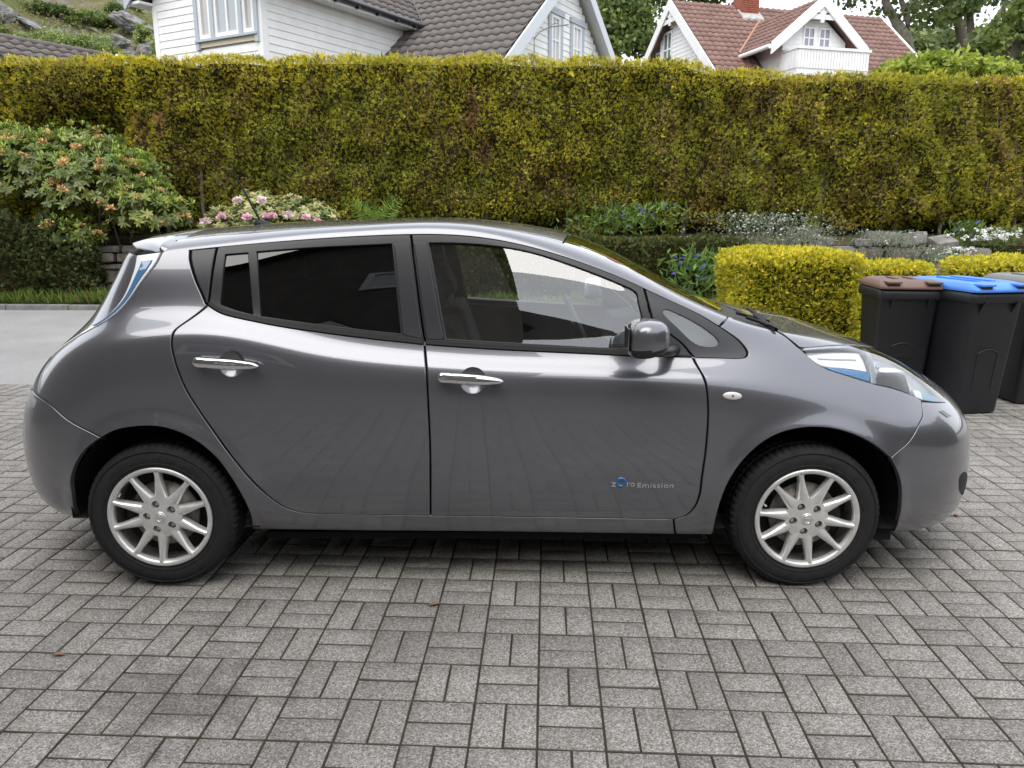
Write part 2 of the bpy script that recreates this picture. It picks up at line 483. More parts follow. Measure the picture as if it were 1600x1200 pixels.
# big stains and the tone of single stones
ns_ = nt.nodes.new('ShaderNodeTexNoise'); ns_.inputs['Scale'].default_value = 1.1; ns_.inputs['Detail'].default_value = 9; ns_.inputs['Roughness'].default_value = .62
nt.links.new(t.outputs['Position'], ns_.inputs['Vector'])
mr = nt.nodes.new('ShaderNodeMapRange'); mr.inputs['From Min'].default_value = .30; mr.inputs['From Max'].default_value = .62; mr.inputs['To Min'].default_value = .74; mr.inputs['To Max'].default_value = 1.04
nt.links.new(ns_.outputs['Fac'], mr.inputs['Value'])
at_ = nt.nodes.new('ShaderNodeAttribute'); at_.attribute_name = 'tint'
hs = nt.nodes.new('ShaderNodeMath'); hs.operation = 'ADD'; nt.links.new(oi.outputs['Random'], hs.inputs[0]); nt.links.new(at_.outputs['Fac'], hs.inputs[1])
fr_ = nt.nodes.new('ShaderNodeMath'); fr_.operation = 'FRACT'; nt.links.new(hs.outputs[0], fr_.inputs[0])
mr2 = nt.nodes.new('ShaderNodeMapRange'); mr2.inputs['To Min'].default_value = .89; mr2.inputs['To Max'].default_value = 1.10; nt.links.new(fr_.outputs[0], mr2.inputs['Value'])
# an old oily, mossy stain near the lower left
sd_ = nt.nodes.new('ShaderNodeVectorMath'); sd_.operation = 'DISTANCE'; sd_.inputs[1].default_value = (-1.0, -1.60, 0)
nt.links.new(t.outputs['Position'], sd_.inputs[0])
sn_ = nt.nodes.new('ShaderNodeTexNoise'); sn_.inputs['Scale'].default_value = 9; sn_.inputs['Detail'].default_value = 6; nt.links.new(t.outputs['Position'], sn_.inputs['Vector'])
sa2 = nt.nodes.new('ShaderNodeMath'); sa2.operation = 'MULTIPLY_ADD'; sa2.inputs[1].default_value = -1.1; nt.links.new(sn_.outputs['Fac'], sa2.inputs[0]); nt.links.new(sd_.outputs['Value'], sa2.inputs[2])
sm_ = nt.nodes.new('ShaderNodeMapRange'); sm_.inputs['From Min'].default_value = -.46; sm_.inputs['From Max'].default_value = -.22; sm_.inputs['To Min'].default_value = .68; sm_.inputs['To Max'].default_value = 1.0
nt.links.new(sa2.outputs[0], sm_.inputs['Value'])
mu0 = nt.nodes.new('ShaderNodeMath'); mu0.operation = 'MULTIPLY'; nt.links.new(mr.outputs['Result'], mu0.inputs[0]); nt.links.new(sm_.outputs['Result'], mu0.inputs[1])
mu1 = nt.nodes.new('ShaderNodeMath'); mu1.operation = 'MULTIPLY'; nt.links.new(mu0.outputs[0], mu1.inputs[0]); nt.links.new(mr2.outputs['Result'], mu1.inputs[1])
mc_ = nt.nodes.new('ShaderNodeMix'); mc_.data_type = 'RGBA'; mc_.blend_type = 'MULTIPLY'; mc_.inputs[0].default_value = 1
nt.links.new(vr.outputs['Color'], mc_.inputs[6]); nt.links.new(mu1.outputs[0], mc_.inputs[7]); nt.links.new(mc_.outputs[2], b.inputs['Base Color'])
bp = nt.nodes.new('ShaderNodeBump'); bp.inputs['Strength'].default_value = .55; bp.inputs['Distance'].default_value = .004
nt.links.new(vo_.outputs['Distance'], bp.inputs['Height']); bp.invert = True; nt.links.new(bp.outputs['Normal'], b.inputs['Normal'])

def paver_geo(lx, ly):
    g = .0023; c_ = .0020; d = .035
    X, Y = lx / 2 - g, ly / 2 - g
    V = [(-X, -Y, -d), (X, -Y, -d), (X, Y, -d), (-X, Y, -d), (-X, -Y, -.0035), (X, -Y, -.0035), (X, Y, -.0035), (-X, Y, -.0035),
         (-X + c_, -Y + c_, 0), (X - c_, -Y + c_, 0), (X - c_, Y - c_, 0), (-X + c_, Y - c_, 0)]
    F = [(0, 1, 5, 4), (1, 2, 6, 5), (2, 3, 7, 6), (3, 0, 4, 7), (4, 5, 9, 8), (5, 6, 10, 9), (6, 7, 11, 10), (7, 4, 8, 11), (8, 9, 10, 11)]
    return np.array(V), np.array(F)
DIRTY = [1, 1, 1, 1, 1, 1, 1, 1, 0]               # soil clings to the sides and worn arrises
M_dirt = ground_mat('dirty_paver_edge', [(.05, .042, .033), (.085, .073, .058), (.12, .105, .085)], 6, .4, 300)
pavers = []
ca_, sa_ = math.cos(PA), math.sin(PA)
for i in range(-60, 62):
    for j in range(-30, 21):
        for h_ in (0, 1):
            up_ = (i + j) % 2 == 0
            lx, ly = (PSX / 2, PSY) if up_ else (PSX, PSY / 2)
            ox = (i + (.25 + .5 * h_ if up_ else .5)) * PSX; oy = (j + (.5 if up_ else .25 + .5 * h_)) * PSY
            x = PO[0] + ox * ca_ - oy * sa_; y = PO[1] + ox * sa_ + oy * ca_
            if y < -8.2 or abs(x) > 11: continue
            # where it shows
            Yd = y - CAM[1]; dep = Yd * _c + CAM[2] * _s
            vis = -1
            if dep > .4:
                qx = 800 + FPX * (x - CAM[0]) / dep; qy = 600 + FPX * (CAM[2] * _c - Yd * _s) / dep
                if -40 < qx < 1640 and qy < 1240:
                    vis = 1 / dep ** 2 / max(.2, Yd) 
                    if abs(x) < 1.9 and -.80 < y < 1.2: vis *= .05       # under the car
            pavers.append((vis, x, y, up_, lx, ly))
pavers.sort(key=lambda q: -q[0])
pg = {True: paver_geo(PSX / 2, PSY), False: paver_geo(PSX, PSY / 2)}
pme = {}
for kx, vis_p in enumerate(pavers[:300]):
    _, x, y, up_, lx, ly = vis_p
    loc = (x, y, random.uniform(-.0015, .0015)); rot = (random.gauss(0, .0035), random.gauss(0, .0035), PA + random.gauss(0, .004))
    if up_ not in pme:
        o = npmesh('paver', *pg[up_], mat=[m_pav, M_dirt], parent=drive); pme[up_] = o.data
        o.data.polygons.foreach_set('material_index', DIRTY)
    else: o = link_mesh('paver', pme[up_], None, drive)
    o.location = loc; o.rotation_euler = rot
rest = pavers[300:]; VV, FF, CC = [], [], []; nb_ = 0
for _, x, y, up_, lx, ly in rest:
    v, f = pg[up_]; a = PA + random.gauss(0, .004); c1, s1 = math.cos(a), math.sin(a)
    w = np.stack([x + v[:, 0] * c1 - v[:, 1] * s1, y + v[:, 0] * s1 + v[:, 1] * c1, v[:, 2] + random.uniform(-.0015, .0015) + v[:, 0] * random.gauss(0, .0035)], 1)
    VV.append(w); FF.append(f + nb_); nb_ += len(v); CC.append(np.full((len(v), 3), random.random()))
pf = npmesh('paver_field', np.concatenate(VV), np.concatenate(FF), [m_pav, M_dirt], drive, col=np.concatenate(CC)); tag(pf, kind='stuff')
pf.data.polygons.foreach_set('material_index', np.tile(DIRTY, len(rest)).astype(np.int32))
# moss and weeds in the joints (small tufts)
mp_ = []
for px, py, n_ in ((190, 1065, 60), (270, 1120, 90), (340, 1090, 60), (700, 1070, 25), (500, 1092, 20), (330, 1180, 30), (205, 1195, 25), (752, 1110, 15), (900, 1110, 18), (845, 1042, 18), (1240, 1120, 16), (1500, 1160, 20), (1120, 1100, 15)):
    c0 = at_z(px, py)
    for _ in range(n_): mp_.append((c0.x + random.gauss(0, .07), c0.y + random.gauss(0, .07)))
mpp = np.array(mp_); loc_ = mpp - PO
gx = (loc_[:, 0] * ca_ + loc_[:, 1] * sa_) / PSX; gy = (-loc_[:, 0] * sa_ + loc_[:, 1] * ca_) / PSY
k_ = rng.random(len(gx)) < .5
gx = np.where(k_, np.round(gx), gx); gy = np.where(k_, gy, np.round(gy)); gx_, gy_ = gx * PSX, gy * PSY
P = np.stack([PO[0] + gx_ * ca_ - gy_ * sa_, PO[1] + gx_ * sa_ + gy_ * ca_, np.full(len(gx), -.006)], 1)
P = np.repeat(P, 5, 0) + rng.normal(0, .003, (len(P) * 5, 3)) * (1, 1, .2)
D = unit(np.array([0, 0, 1.]) + rng.normal(0, .6, (len(P), 3)))
v, f = kites(P, D, unit(np.cross(D, rvec(len(P)))), rng.uniform(.005, .011, len(P)), .004)
tag(npmesh('joint_moss', v, f, M_leaf, drive, col=tint(len(P), [(.05, .05, .012), (.08, .07, .02), (.03, .035, .01)], [1, 1, 1], 4)), kind='stuff')

# ------------------------------------------------------------------ bank and garden wall beyond the street
M_soil = ground_mat('soil', [(.03, .033, .015), (.06, .05, .027), (.055, .075, .027)], 4, .6, 60)
yt = [(8.55, .05), (9.1, .10), (9.62, .16), (9.63, .16)]
bank = tag(pymesh('verge', [(-14, 8.55, .06), (14, 8.55, .06), (14, 9.75, .16), (-14, 9.75, .16)], [(0, 1, 2, 3)], M_soil), kind='structure')
terr = MB(); xs_ = np.linspace(-70, 70, 57); ys_ = [9.72, 10.1, 10.8, 12, 15, 22, 40, 75]
zz = [.95, 1.08, 1.16, 1.2, 1.3, 1.6, 2.5, 4.0]
terr.add([(x, y, z) for y, z in zip(ys_, zz) for x in xs_], [(i * 57 + k, i * 57 + k + 1, (i + 1) * 57 + k + 1, (i + 1) * 57 + k) for i in range(7) for k in range(56)], True)
tag(terr.build('garden_terrace', M_soil), kind='structure')

M_stone = simple('wall_stone', (.165, .145, .12), .9, noise=.45, nscale=7, bump=.7, bscale=35)
M_stone2 = simple('grey_wall_stone', (.19, .178, .165), .9, noise=.4, nscale=5, bump=.7, bscale=30)
wall = empty('garden_wall', (0, 9.55, 0)); tag(wall, 'low dry stone retaining wall below the tall hedge', 'wall')
bk_ = MB(); bk_.box(-13, 13, .16, .24, 0, 1.0); bk_.build('wall_backing', M_core, wall)
def stone_mesh(w, h, d, mat):
    bm = bmesh.new(); bmesh.ops.create_cube(bm, size=1.0)
    for v in bm.verts:
        v.co = Vector((v.co.x * w * random.uniform(.86, 1.0), v.co.y * d * random.uniform(.8, 1), v.co.z * h * random.uniform(.82, 1.0)))
    bmesh.ops.bevel(bm, geom=list(bm.edges), offset=min(w, h) * .13, segments=2, affect='EDGES', clamp_overlap=True)
    for v in bm.verts: v.co += Vector((random.gauss(0, .006), random.gauss(0, .006), random.gauss(0, .006)))
    me = bpy.data.meshes.new('stone'); bm.to_mesh(me); bm.free(); me.materials.append(mat)
    return me
def wall_run(x0, x1, ztop, hmin, hmax, wmin, wmax, zlow=0.0):
    z = zlow
    while z < ztop - .04:
        h = min(random.uniform(hmin, hmax), ztop - z)
        x = x0 + random.uniform(-.1, 0)
        while x < x1:
            w = random.uniform(wmin, wmax)
            o = link_mesh('stone', stone_mesh(w - .012, h - .010, .32, random.choice([M_stone, M_stone, M_stone2])), None, wall, (x + w / 2, random.uniform(-.03, .03), z + h / 2))
            o.rotation_euler = (random.gauss(0, .03), random.gauss(0, .02), random.gauss(0, .04)); x += w
        z += h
wall_run(-7.6, -5.3, .98, .10, .26, .25, .62)
wall_run(-5.2, -1.0, .98, .14, .28, .35, .8)
wall_run(-11, -7.7, .98, .14, .28, .35, .8)
wall_run(4.4, 8.2, 1.0, .16, .34, .28, .75, .30)
for x, w, h in ((4.95, .22, .16), (5.15, .30, .24), (5.42, .34, .15), (5.3, .26, .12), (6.15, .30, .12), (6.45, .62, .26), (6.95, .5, .22), (7.5, .45, .14)):
    o = link_mesh('stone', stone_mesh(w, h, .36, random.choice([M_stone, M_stone2, M_stone2])), None, wall, (x, random.uniform(-.06, .06), 1.0 + h / 2)); o.rotation_euler = (random.gauss(0, .12), random.gauss(0, .16), random.gauss(0, .2))
# ------------------------------------------------------------------ hedges
def hedge_top(x): return np.interp(x, [-14, -9.5, -6.5, -3, 0, 3, 3.6, 5, 8, 14], [4.08, 4.10, 4.14, 4.16, 4.15, 4.13, 3.98, 3.92, 3.86, 3.80])
hedge = empty('tall_hedge', (0, 10.9, 1.1)); tag(hedge, 'tall clipped olive green conifer hedge running across behind the car', 'hedge')
def hp(o):  # parts are given in world coordinates
    o.matrix_parent_inverse = Matrix.Translation(hedge.location).inverted(); return o
def hfront(x, z):
    p = np.stack([x * 1.15, z * .5, 0 * x], 1)
    q = np.stack([x * 3.1, z * 2.4, 0 * x + 5], 1)
    base = 10.42 + .34 * (fbm(p, 3, 2) - .5) + .62 * (fbm(q, 9, 2) - .5)
    base = base + .03 * np.clip((z - 3.3) / .8, 0, 1) ** 2
    base = base + .85 * np.exp(-((x + 7.55) / .75) ** 2 - ((z - 3.0) / .55) ** 2)        # hollow above the rhododendron
    base = base + .45 * np.exp(-((x + 5.9) / .25) ** 2 - ((z - 1.7) / .45) ** 2)
    base = base + .45 * np.exp(-((x - 1.07) / .07) ** 2 - ((z - 3.45) / .33) ** 2)       # narrow slit
    base = base + .35 * np.exp(-((x + .25) / .10) ** 2 - ((z - 2.85) / .14) ** 2)
    base = base + .5 * np.clip((1.75 - z) / .5, 0, 1) ** 2 * (fbm(np.stack([x * 1.6, z, 0 * x + 2], 1), 21, 2) > .47)
    return base
# front face
N1 = 104000
x = rng.uniform(-13.8, 13.8, N1); zt_ = hedge_top(x); zb = np.where(x > 3, 1.25, 1.15)
z = zb + (zt_ + .03 - zb) * rng.random(N1)
dp = rng.exponential(.042, N1)
P = np.stack([x, hfront(x, z) + dp, z], 1)
D = unit(np.stack([rng.normal(0, .55, N1), -1.0 + rng.normal(0, .4, N1), .35 + rng.normal(0, .55, N1)], 1))
# top
N2 = 19000
x2 = rng.uniform(-13.8, 13.8, N2); y2 = 10.36 + rng.random(N2) ** 1.4 * 1.0
P2 = np.stack([x2, y2, hedge_top(x2) + .14 * (fbm(np.stack([x2 * 2.2, y2, 0 * x2], 1), 5, 4) - .5) * 2 - rng.exponential(.05, N2)], 1)
D2 = unit(np.stack([rng.normal(0, .5, N2), -.35 + rng.normal(0, .5, N2), 1.0 + rng.normal(0, .25, N2)], 1))
P = np.concatenate([P, P2]); D = np.concatenate([D, D2]); n = len(P)
size = rng.uniform(.042, .085, n)
size[N1:] *= np.where(rng.random(N2) < .05, 2.0, 1.0)
v, f = sprays(P, D, size, 7, .95, .082)
# own colour: golden young tips above, older olive, some brown old wood, a few dead sprays
pat = fbm(np.stack([P[:, 0] * .9, P[:, 1] * .9, P[:, 2] * 1.3], 1), 31, 3)
brn = fbm(np.stack([P[:, 0] * 2.1, P[:, 2] * 1.4, P[:, 1]], 1), 55, 3)
gold = np.array([.72, .62, .052]); oliv = np.array([.41, .42, .050]); dark = np.array([.14, .185, .035]); brown = np.array([.42, .28, .10])
hgt = np.clip((P[:, 2] - 3.55) / .55, 0, 1)
w_g = np.clip(.30 + 1.5 * (pat - .5) + .55 * hgt + rng.normal(0, .22, n), 0, 1)[:, None]
c_ = oliv * (1 - w_g) + gold * w_g
k = (rng.random(n) < .22)[:, None]; c_ = np.where(k, dark * rng.uniform(.8, 1.5, (n, 1)), c_)
k = (rng.random(n) < np.clip((brn - .46 + .07 * np.clip((P[:, 0] - 3) / 2, 0, 1)) * 2.3, .02, .5) * (1 - .75 * hgt))[:, None]; c_ = np.where(k, brown * rng.uniform(.6, 1.2, (n, 1)), c_)
for (bx, bz, rx, rz_, pr) in ((-.60, 3.30, .16, .36, .75), (-.40, 2.62, .14, .24, .85), (-6.55, 2.95, .14, .30, .6), (-6.15, 3.05, .12, .28, .75)):
    k = (((P[:, 0] - bx) / rx) ** 2 + ((P[:, 2] - bz) / rz_) ** 2 < 1) & (rng.random(n) < pr)
    c_[k] = np.array([.50, .31, .15]) * rng.uniform(.7, 1.2, (k.sum(), 1))
c_ = c_ * rng.uniform(.8, 1.2, (n, 1))
hp(tag(npmesh('foliage', v, f, M_leaf, hedge, col=np.repeat(c_, 28, 0)), kind='stuff'))
# dark woody inside
xs_ = np.linspace(-13.9, 13.9, 161); zs_ = np.linspace(0, 1, 25)
V = []
for i, xx in enumerate(xs_):
    for t_ in zs_:
        z_ = 1.1 + (float(hedge_top(xx)) - .07 - 1.1) * t_; V.append((xx, 0, z_))
V = np.array(V); V[:, 1] = hfront(V[:, 0], V[:, 2]) + .17
Vb = V.copy(); Vb[:, 1] = 11.35
F = [(i * 25 + j, (i + 1) * 25 + j, (i + 1) * 25 + j + 1, i * 25 + j + 1) for i in range(160) for j in range(24)]
nv_ = len(V); F2 = [(i * 25 + 24, (i + 1) * 25 + 24, nv_ + (i + 1) * 25 + 24, nv_ + i * 25 + 24) for i in range(160)]
hp(pymesh('hedge_core', np.concatenate([V, Vb]), F + F2, M_core, hedge, smooth=True))
# stems seen at the foot and bare twigs showing through
for i in range(30):
    xx = -11 + i * .76 + random.uniform(-.2, .2)
    mb = MB(); mb.tube([(xx, 10.75, 1.0), (xx + random.gauss(0, .05), 10.72, 1.6), (xx + random.gauss(0, .1), 10.75, 2.6)], [.045, .04, .025], 7); hp(mb.build('stem', M_bark, hedge))
mb = MB()
M_twig = simple('twig', (.20, .165, .12), .85)
for i in range(240):
    xx = random.uniform(2.5, 9.5) if i % 3 else random.uniform(-9.5, 2.5); z0 = random.uniform(1.4, 3.4)
    y0 = float(hfront(np.array([xx]), np.array([z0]))[0]) - .01
    mb.tube([(xx, y0 + .06, z0), (xx + random.gauss(0, .05), y0 - .02, z0 + random.uniform(.08, .2)), (xx + random.gauss(0, .08), y0 - .03, z0 + random.uniform(.2, .42))], [.006, .004, .002], 4, cap=False)
hp(tag(mb.build('bare_twigs', M_twig, hedge), kind='stuff'))

def small_hedge(name, label, boxes, dens, cols, wts, size, seed, blades=6, core=True, mat=None, width=.14, group=None, lump=.10, swts=None):
    """clipped hedge built from (x0,x1,y0,y1,z0,z1) boxes"""
    x0, x1, y0, y1, z0, z1 = boxes[0]
    root = empty(name, ((x0 + x1) / 2, (y0 + y1) / 2, z0)); tag(root, label, 'hedge', group)
    inv = Matrix.Translation(root.location).inverted(); PP, DD, SD = [], [], []
    for (x0, x1, y0, y1, z0, z1) in boxes:
        for ax, s_ in ((0, -1), (0, 1), (1, -1), (1, 1), (2, 1)):
            lo = np.array([x0, y0, z0]); hi = np.array([x1, y1, z1]); d = hi - lo
            A = np.prod([d[k] for k in range(3) if k != ax]); m_ = int(A * dens)
            p = lo + d * rng.random((m_, 3)); nrm = np.zeros(3); nrm[ax] = s_
            p[:, ax] = hi[ax] if s_ > 0 else lo[ax]
            # round the edges and roughen the faces
            c0 = (lo + hi) / 2; e = np.abs(p - c0) / (d / 2); e[:, ax] = 0
            rim_ = np.clip((e.max(1) - .78) / .22, 0, 1) ** 2
            p -= nrm * ((rim_ * .10) + rng.exponential(.035, m_) - lump * 1.6 * (fbm(p * 2.6 + 3.3 * seed, seed, 2) - .5))[:, None]
            SD.append(np.full(m_, ax != 2)); PP.append(p); DD.append(unit(nrm + np.array([0, 0, .45]) + rng.normal(0, .5, (m_, 3))))
        if core:
            M_c = core if not isinstance(core, bool) else M_core
            cb = MB(); i_ = .09; cb.box(x0 + i_, x1 - i_, y0 + i_, y1 - i_, z0 - .02, z1 - i_); co = cb.build('hedge_core', M_c, root); co.matrix_parent_inverse = inv
    P = np.concatenate(PP); D = np.concatenate(DD); n = len(P)
    v, f = sprays(P, D, rng.uniform(size * .7, size * 1.25, n), blades, .9, width)
    sd = np.concatenate(SD); tc1 = tint(n, cols, wts, 1, .25); tc2 = tint(n, cols, swts or wts, 1, .25)  # sides greener than the top: older growth, and shading put into the colour
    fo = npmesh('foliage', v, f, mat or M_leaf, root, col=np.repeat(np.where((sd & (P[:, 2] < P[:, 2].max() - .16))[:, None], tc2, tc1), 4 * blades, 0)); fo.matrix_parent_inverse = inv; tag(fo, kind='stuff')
    return root
M_ycore = simple('yellow_hedge_core', (.045, .043, .012), 1.0, spec=0, noise=.4, nscale=9)
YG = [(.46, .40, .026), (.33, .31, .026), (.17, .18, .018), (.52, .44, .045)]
q0 = at_y(1138, 480, 3.2); q1 = at_y(1352, 480, 3.2)
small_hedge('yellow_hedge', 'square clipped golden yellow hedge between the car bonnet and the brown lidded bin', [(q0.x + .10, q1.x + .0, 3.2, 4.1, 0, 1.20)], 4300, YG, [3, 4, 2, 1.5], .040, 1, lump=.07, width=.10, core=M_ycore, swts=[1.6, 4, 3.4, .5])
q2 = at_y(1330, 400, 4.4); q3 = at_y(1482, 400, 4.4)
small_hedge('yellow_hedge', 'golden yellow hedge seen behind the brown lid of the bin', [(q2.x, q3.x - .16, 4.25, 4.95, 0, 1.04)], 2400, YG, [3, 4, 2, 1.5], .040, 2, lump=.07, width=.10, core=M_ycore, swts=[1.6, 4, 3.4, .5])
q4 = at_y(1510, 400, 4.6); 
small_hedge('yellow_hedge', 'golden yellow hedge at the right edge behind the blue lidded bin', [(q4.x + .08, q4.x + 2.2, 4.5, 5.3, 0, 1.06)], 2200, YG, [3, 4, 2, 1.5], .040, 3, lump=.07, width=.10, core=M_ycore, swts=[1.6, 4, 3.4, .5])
DG = [(.06, .075, .018), (.04, .053, .014), (.095, .10, .025), (.068, .056, .02)]
a0 = at_y(660, 400, 8.9); a1 = at_y(1168, 400, 8.9)
small_hedge('low_hedge', 'low dark green small leaved hedge on the verge behind the windscreen', [(a0.x, a1.x, 8.85, 9.6, .1, 1.13)], 900, DG, [3, 3, 2, 1], .055, 4, blades=5, width=.3, lump=.14)
b0_, b1_ = at_y(-60, 400, 9.0), at_y(165, 400, 9.0)
small_hedge('spreading_shrub', 'dense dark small leaved shrub below the rhododendron at the left edge', [(b0_.x, b1_.x - .3, 8.75, 9.7, .1, .95), (b0_.x - .3, b1_.x - .75, 8.9, 9.9, .3, 1.35)], 800, [(.04, .055, .016), (.055, .070, .024), (.085, .085, .03), (.03, .04, .012)], [3, 3, 2, 2], .065, 5, blades=5, width=.3, lump=.4)['category'] = 'shrub'

# ------------------------------------------------------------------ rhododendrons and flowers
def whorls(P, D, nleaf, L, W, up, seed=0):
    """rosettes of long leaves"""
    n = len(P); Vs = []
    A = unit(np.cross(D, rvec(n))); B = np.cross(D, A)
    for k in range(nleaf):
        a = 2 * math.pi * k / nleaf + rng.normal(0, .2, n)
        out = A * np.cos(a)[:, None] + B * np.sin(a)[:, None]
        d = unit(out + D * (up + rng.normal(0, .25, n))[:, None])
        s_ = unit(np.cross(d, D)); l_ = L * rng.uniform(.75, 1.2, n)
        Nn = unit(np.cross(d, s_)); bs_ = P
        # six-point leaf folded along the midrib and drooping
        pts = [bs_, bs_ + d * (l_ * .35)[:, None] + s_ * (W * .5) + Nn * .004, bs_ + d * (l_ * .75)[:, None] + s_ * (W * .42) - D * (l_ * .10)[:, None], bs_ + d * l_[:, None] - D * (l_ * .22)[:, None],
               bs_ + d * (l_ * .75)[:, None] - s_ * (W * .42) - D * (l_ * .10)[:, None], bs_ + d * (l_ * .35)[:, None] - s_ * (W * .5) + Nn * .004]
        Vs.append(np.stack(pts, 1))
    V = np.stack(Vs, 1).reshape(-1, 3); m_ = len(V) // 6; b_ = np.arange(m_)[:, None] * 6
    F = np.concatenate([b_ + np.array([0, 1, 2, 3]), b_ + np.array([0, 3, 4, 5])])
    return V, F
def ell_points(n, blobs, shell=.75):
    w = np.array([b[1][0] * b[1][1] * b[1][2] for b in blobs]) ** .67; k = rng.choice(len(blobs), n, p=w / w.sum())
    c0 = np.array([b[0] for b in blobs])[k]; r0 = np.array([b[1] for b in blobs])[k]; d = rvec(n); d[:, 2] = np.where(d[:, 2] < -.35, -d[:, 2], d[:, 2])
    rr = shell + (1 - shell) * rng.random(n) ** .7
    P = c0 + d * r0 * (rr * (.82 + .36 * fbm(d * 2.2 + k[:, None] * 7.7, 77, 2)))[:, None]
    return P, unit(d / r0)
def X_(px, py, y): return tuple(at_y(px, py, y))

rh = empty('rhododendron', X_(150, 470, 9.6)); tag(rh, 'large rhododendron with withered orange blossom heads at the left edge', 'shrub')
rinv = Matrix.Translation(rh.location).inverted()
def rp(o): o.matrix_parent_inverse = rinv; return o
blobs = [(X_(150, 300, 9.5), (1.05, .65, .75)), (X_(60, 285, 9.6), (1.0, .6, .72)), (X_(225, 335, 9.4), (.62, .55, .55)), (X_(130, 245, 9.8), (.75, .5, .42)), (X_(205, 290, 9.7), (.6, .5, .5)), (X_(20, 250, 9.9), (.7, .5, .5)), (X_(110, 375, 9.3), (.55, .45, .33)), (X_(262, 340, 9.5), (.42, .4, .42))]
P, D = ell_points(1500, blobs, .62)
D = unit(D + np.array([0, -.3, .7]) + rng.normal(0, .25, D.shape))
v, f = whorls(P, D, 8, .125, .040, .25)
rp(tag(npmesh('leaves', v, f, M_gloss, rh, col=tint(len(P), [(.085, .115, .026), (.062, .085, .020), (.145, .17, .03), (.12, .14, .045)], [3, 2, 3, 2], 48, .2)), kind='stuff'))
P2, D2 = ell_points(800, [b for b in blobs], .95); k = D2[:, 2] > .05; P2, D2 = P2[k], unit(D2[k] * .6 + np.array([0, -.1, 1.0]))
v, f = whorls(P2 + D2 * .05, D2, 6, .12, .026, 1.8)
rp(tag(npmesh('young_shoots', v, f, M_gloss, rh, col=tint(len(P2), [(.14, .20, .03), (.19, .24, .04), (.11, .15, .03)], [2, 1, 2], 36, .2)), kind='stuff'))
M_wilt = simple('withered_blossom', (.66, .43, .19), .8, noise=.3, nscale=40)
def blossom_mesh(name, r, n_, mat, petal, sd):
    rs = np.random.default_rng(sd); Vs = []; 
    d = unit(rs.normal(size=(n_, 3))); d[:, 2] = np.abs(d[:, 2]) * .8 - .2; d = unit(d)
    P = d * r * .35; s_ = unit(np.cross(d, unit(rs.normal(size=(n_, 3)))))
    v, f = kites(P, d, s_, r * rs.uniform(.55, .9, n_), petal, rs.normal(0, .5, n_))
    o = npmesh(name, v, f, mat); me = o.data; bpy.data.objects.remove(o); return me
wilt = [blossom_mesh('withered_blossom', .070, 34, M_wilt, .030, s_) for s_ in range(4)]
P3, D3 = ell_points(400, blobs, 1.0)
ok = (D3[:, 1] < .1) & (D3[:, 2] > -.25); P3 = P3[ok][:80] - np.array([0, .05, 0]); 
for p in P3:
    o = link_mesh('withered_blossom', random.choice(wilt), None, rh, tuple(p), (random.uniform(-.5, .5), random.uniform(-.5, .5), random.uniform(0, 6))); rp(o)
    o.scale = [random.uniform(.75, 1.3)] * 3
for i in range(9):
    p = at_y(random.uniform(40, 260), random.uniform(300, 380), 9.7)
    mb = MB(); mb.tube([(p.x * .4 + rh.location.x * .6, 9.9, .3), (p.x, 9.7, p.z * .6 + .1), (p.x + random.gauss(0, .2), 9.5, p.z)], [.03, .022, .012], 6); rp(mb.build('branch', M_bark, rh))

rh2 = empty('rhododendron', X_(420, 420, 9.6)); tag(rh2, 'low variegated rhododendron with pink flower heads behind the car roof', 'shrub')
rinv = Matrix.Translation(rh2.location).inverted()
blobs = [(X_(420, 358, 9.4), (.75, .45, .55)), (X_(355, 366, 9.4), (.5, .42, .45)), (X_(485, 358, 9.4), (.58, .42, .50)), (X_(400, 322, 9.5), (.34, .3, .24)), (X_(455, 325, 9.5), (.3, .3, .2))]
P, D = ell_points(1100, blobs, .6); D = unit(D + np.array([0, -.3, .7]) + rng.normal(0, .25, D.shape))
v, f = whorls(P, D, 8, .095, .028, .45)
rp(tag(npmesh('leaves', v, f, M_gloss, rh2, col=tint(len(P), [(.20, .20, .07), (.12, .14, .04), (.27, .25, .11), (.07, .10, .03)], [3, 2, 2, 1.5], 48, .2)), kind='stuff'))
M_pink = simple('pink_petal', (.86, .54, .64), .6, noise=.2, nscale=60); M_pale = simple('pale_pink_petal', (.88, .70, .74), .6, noise=.15, nscale=60)
pinks = [blossom_mesh('pink_blossom', .085, 60, m_, .05, s_) for s_, m_ in ((1, M_pink), (2, M_pale))]
for px, py, s_, m_ in ((320, 348, 1, 1), (346, 341, 1, 0), (371, 315, .9, 1), (386, 342, 1, 0), (409, 315, 1, 1), (416, 340, .85, 0), (425, 340, 1.05, 0), (449, 337, 1.05, 1), (478, 342, 1.0, 0), (496, 346, .7, 0)):
    o = link_mesh('pink_blossom', pinks[m_], None, rh2, tuple(at_y(px, py, 8.92)), (0, 0, random.uniform(0, 6))); o.scale = [s_] * 3; rp(o)

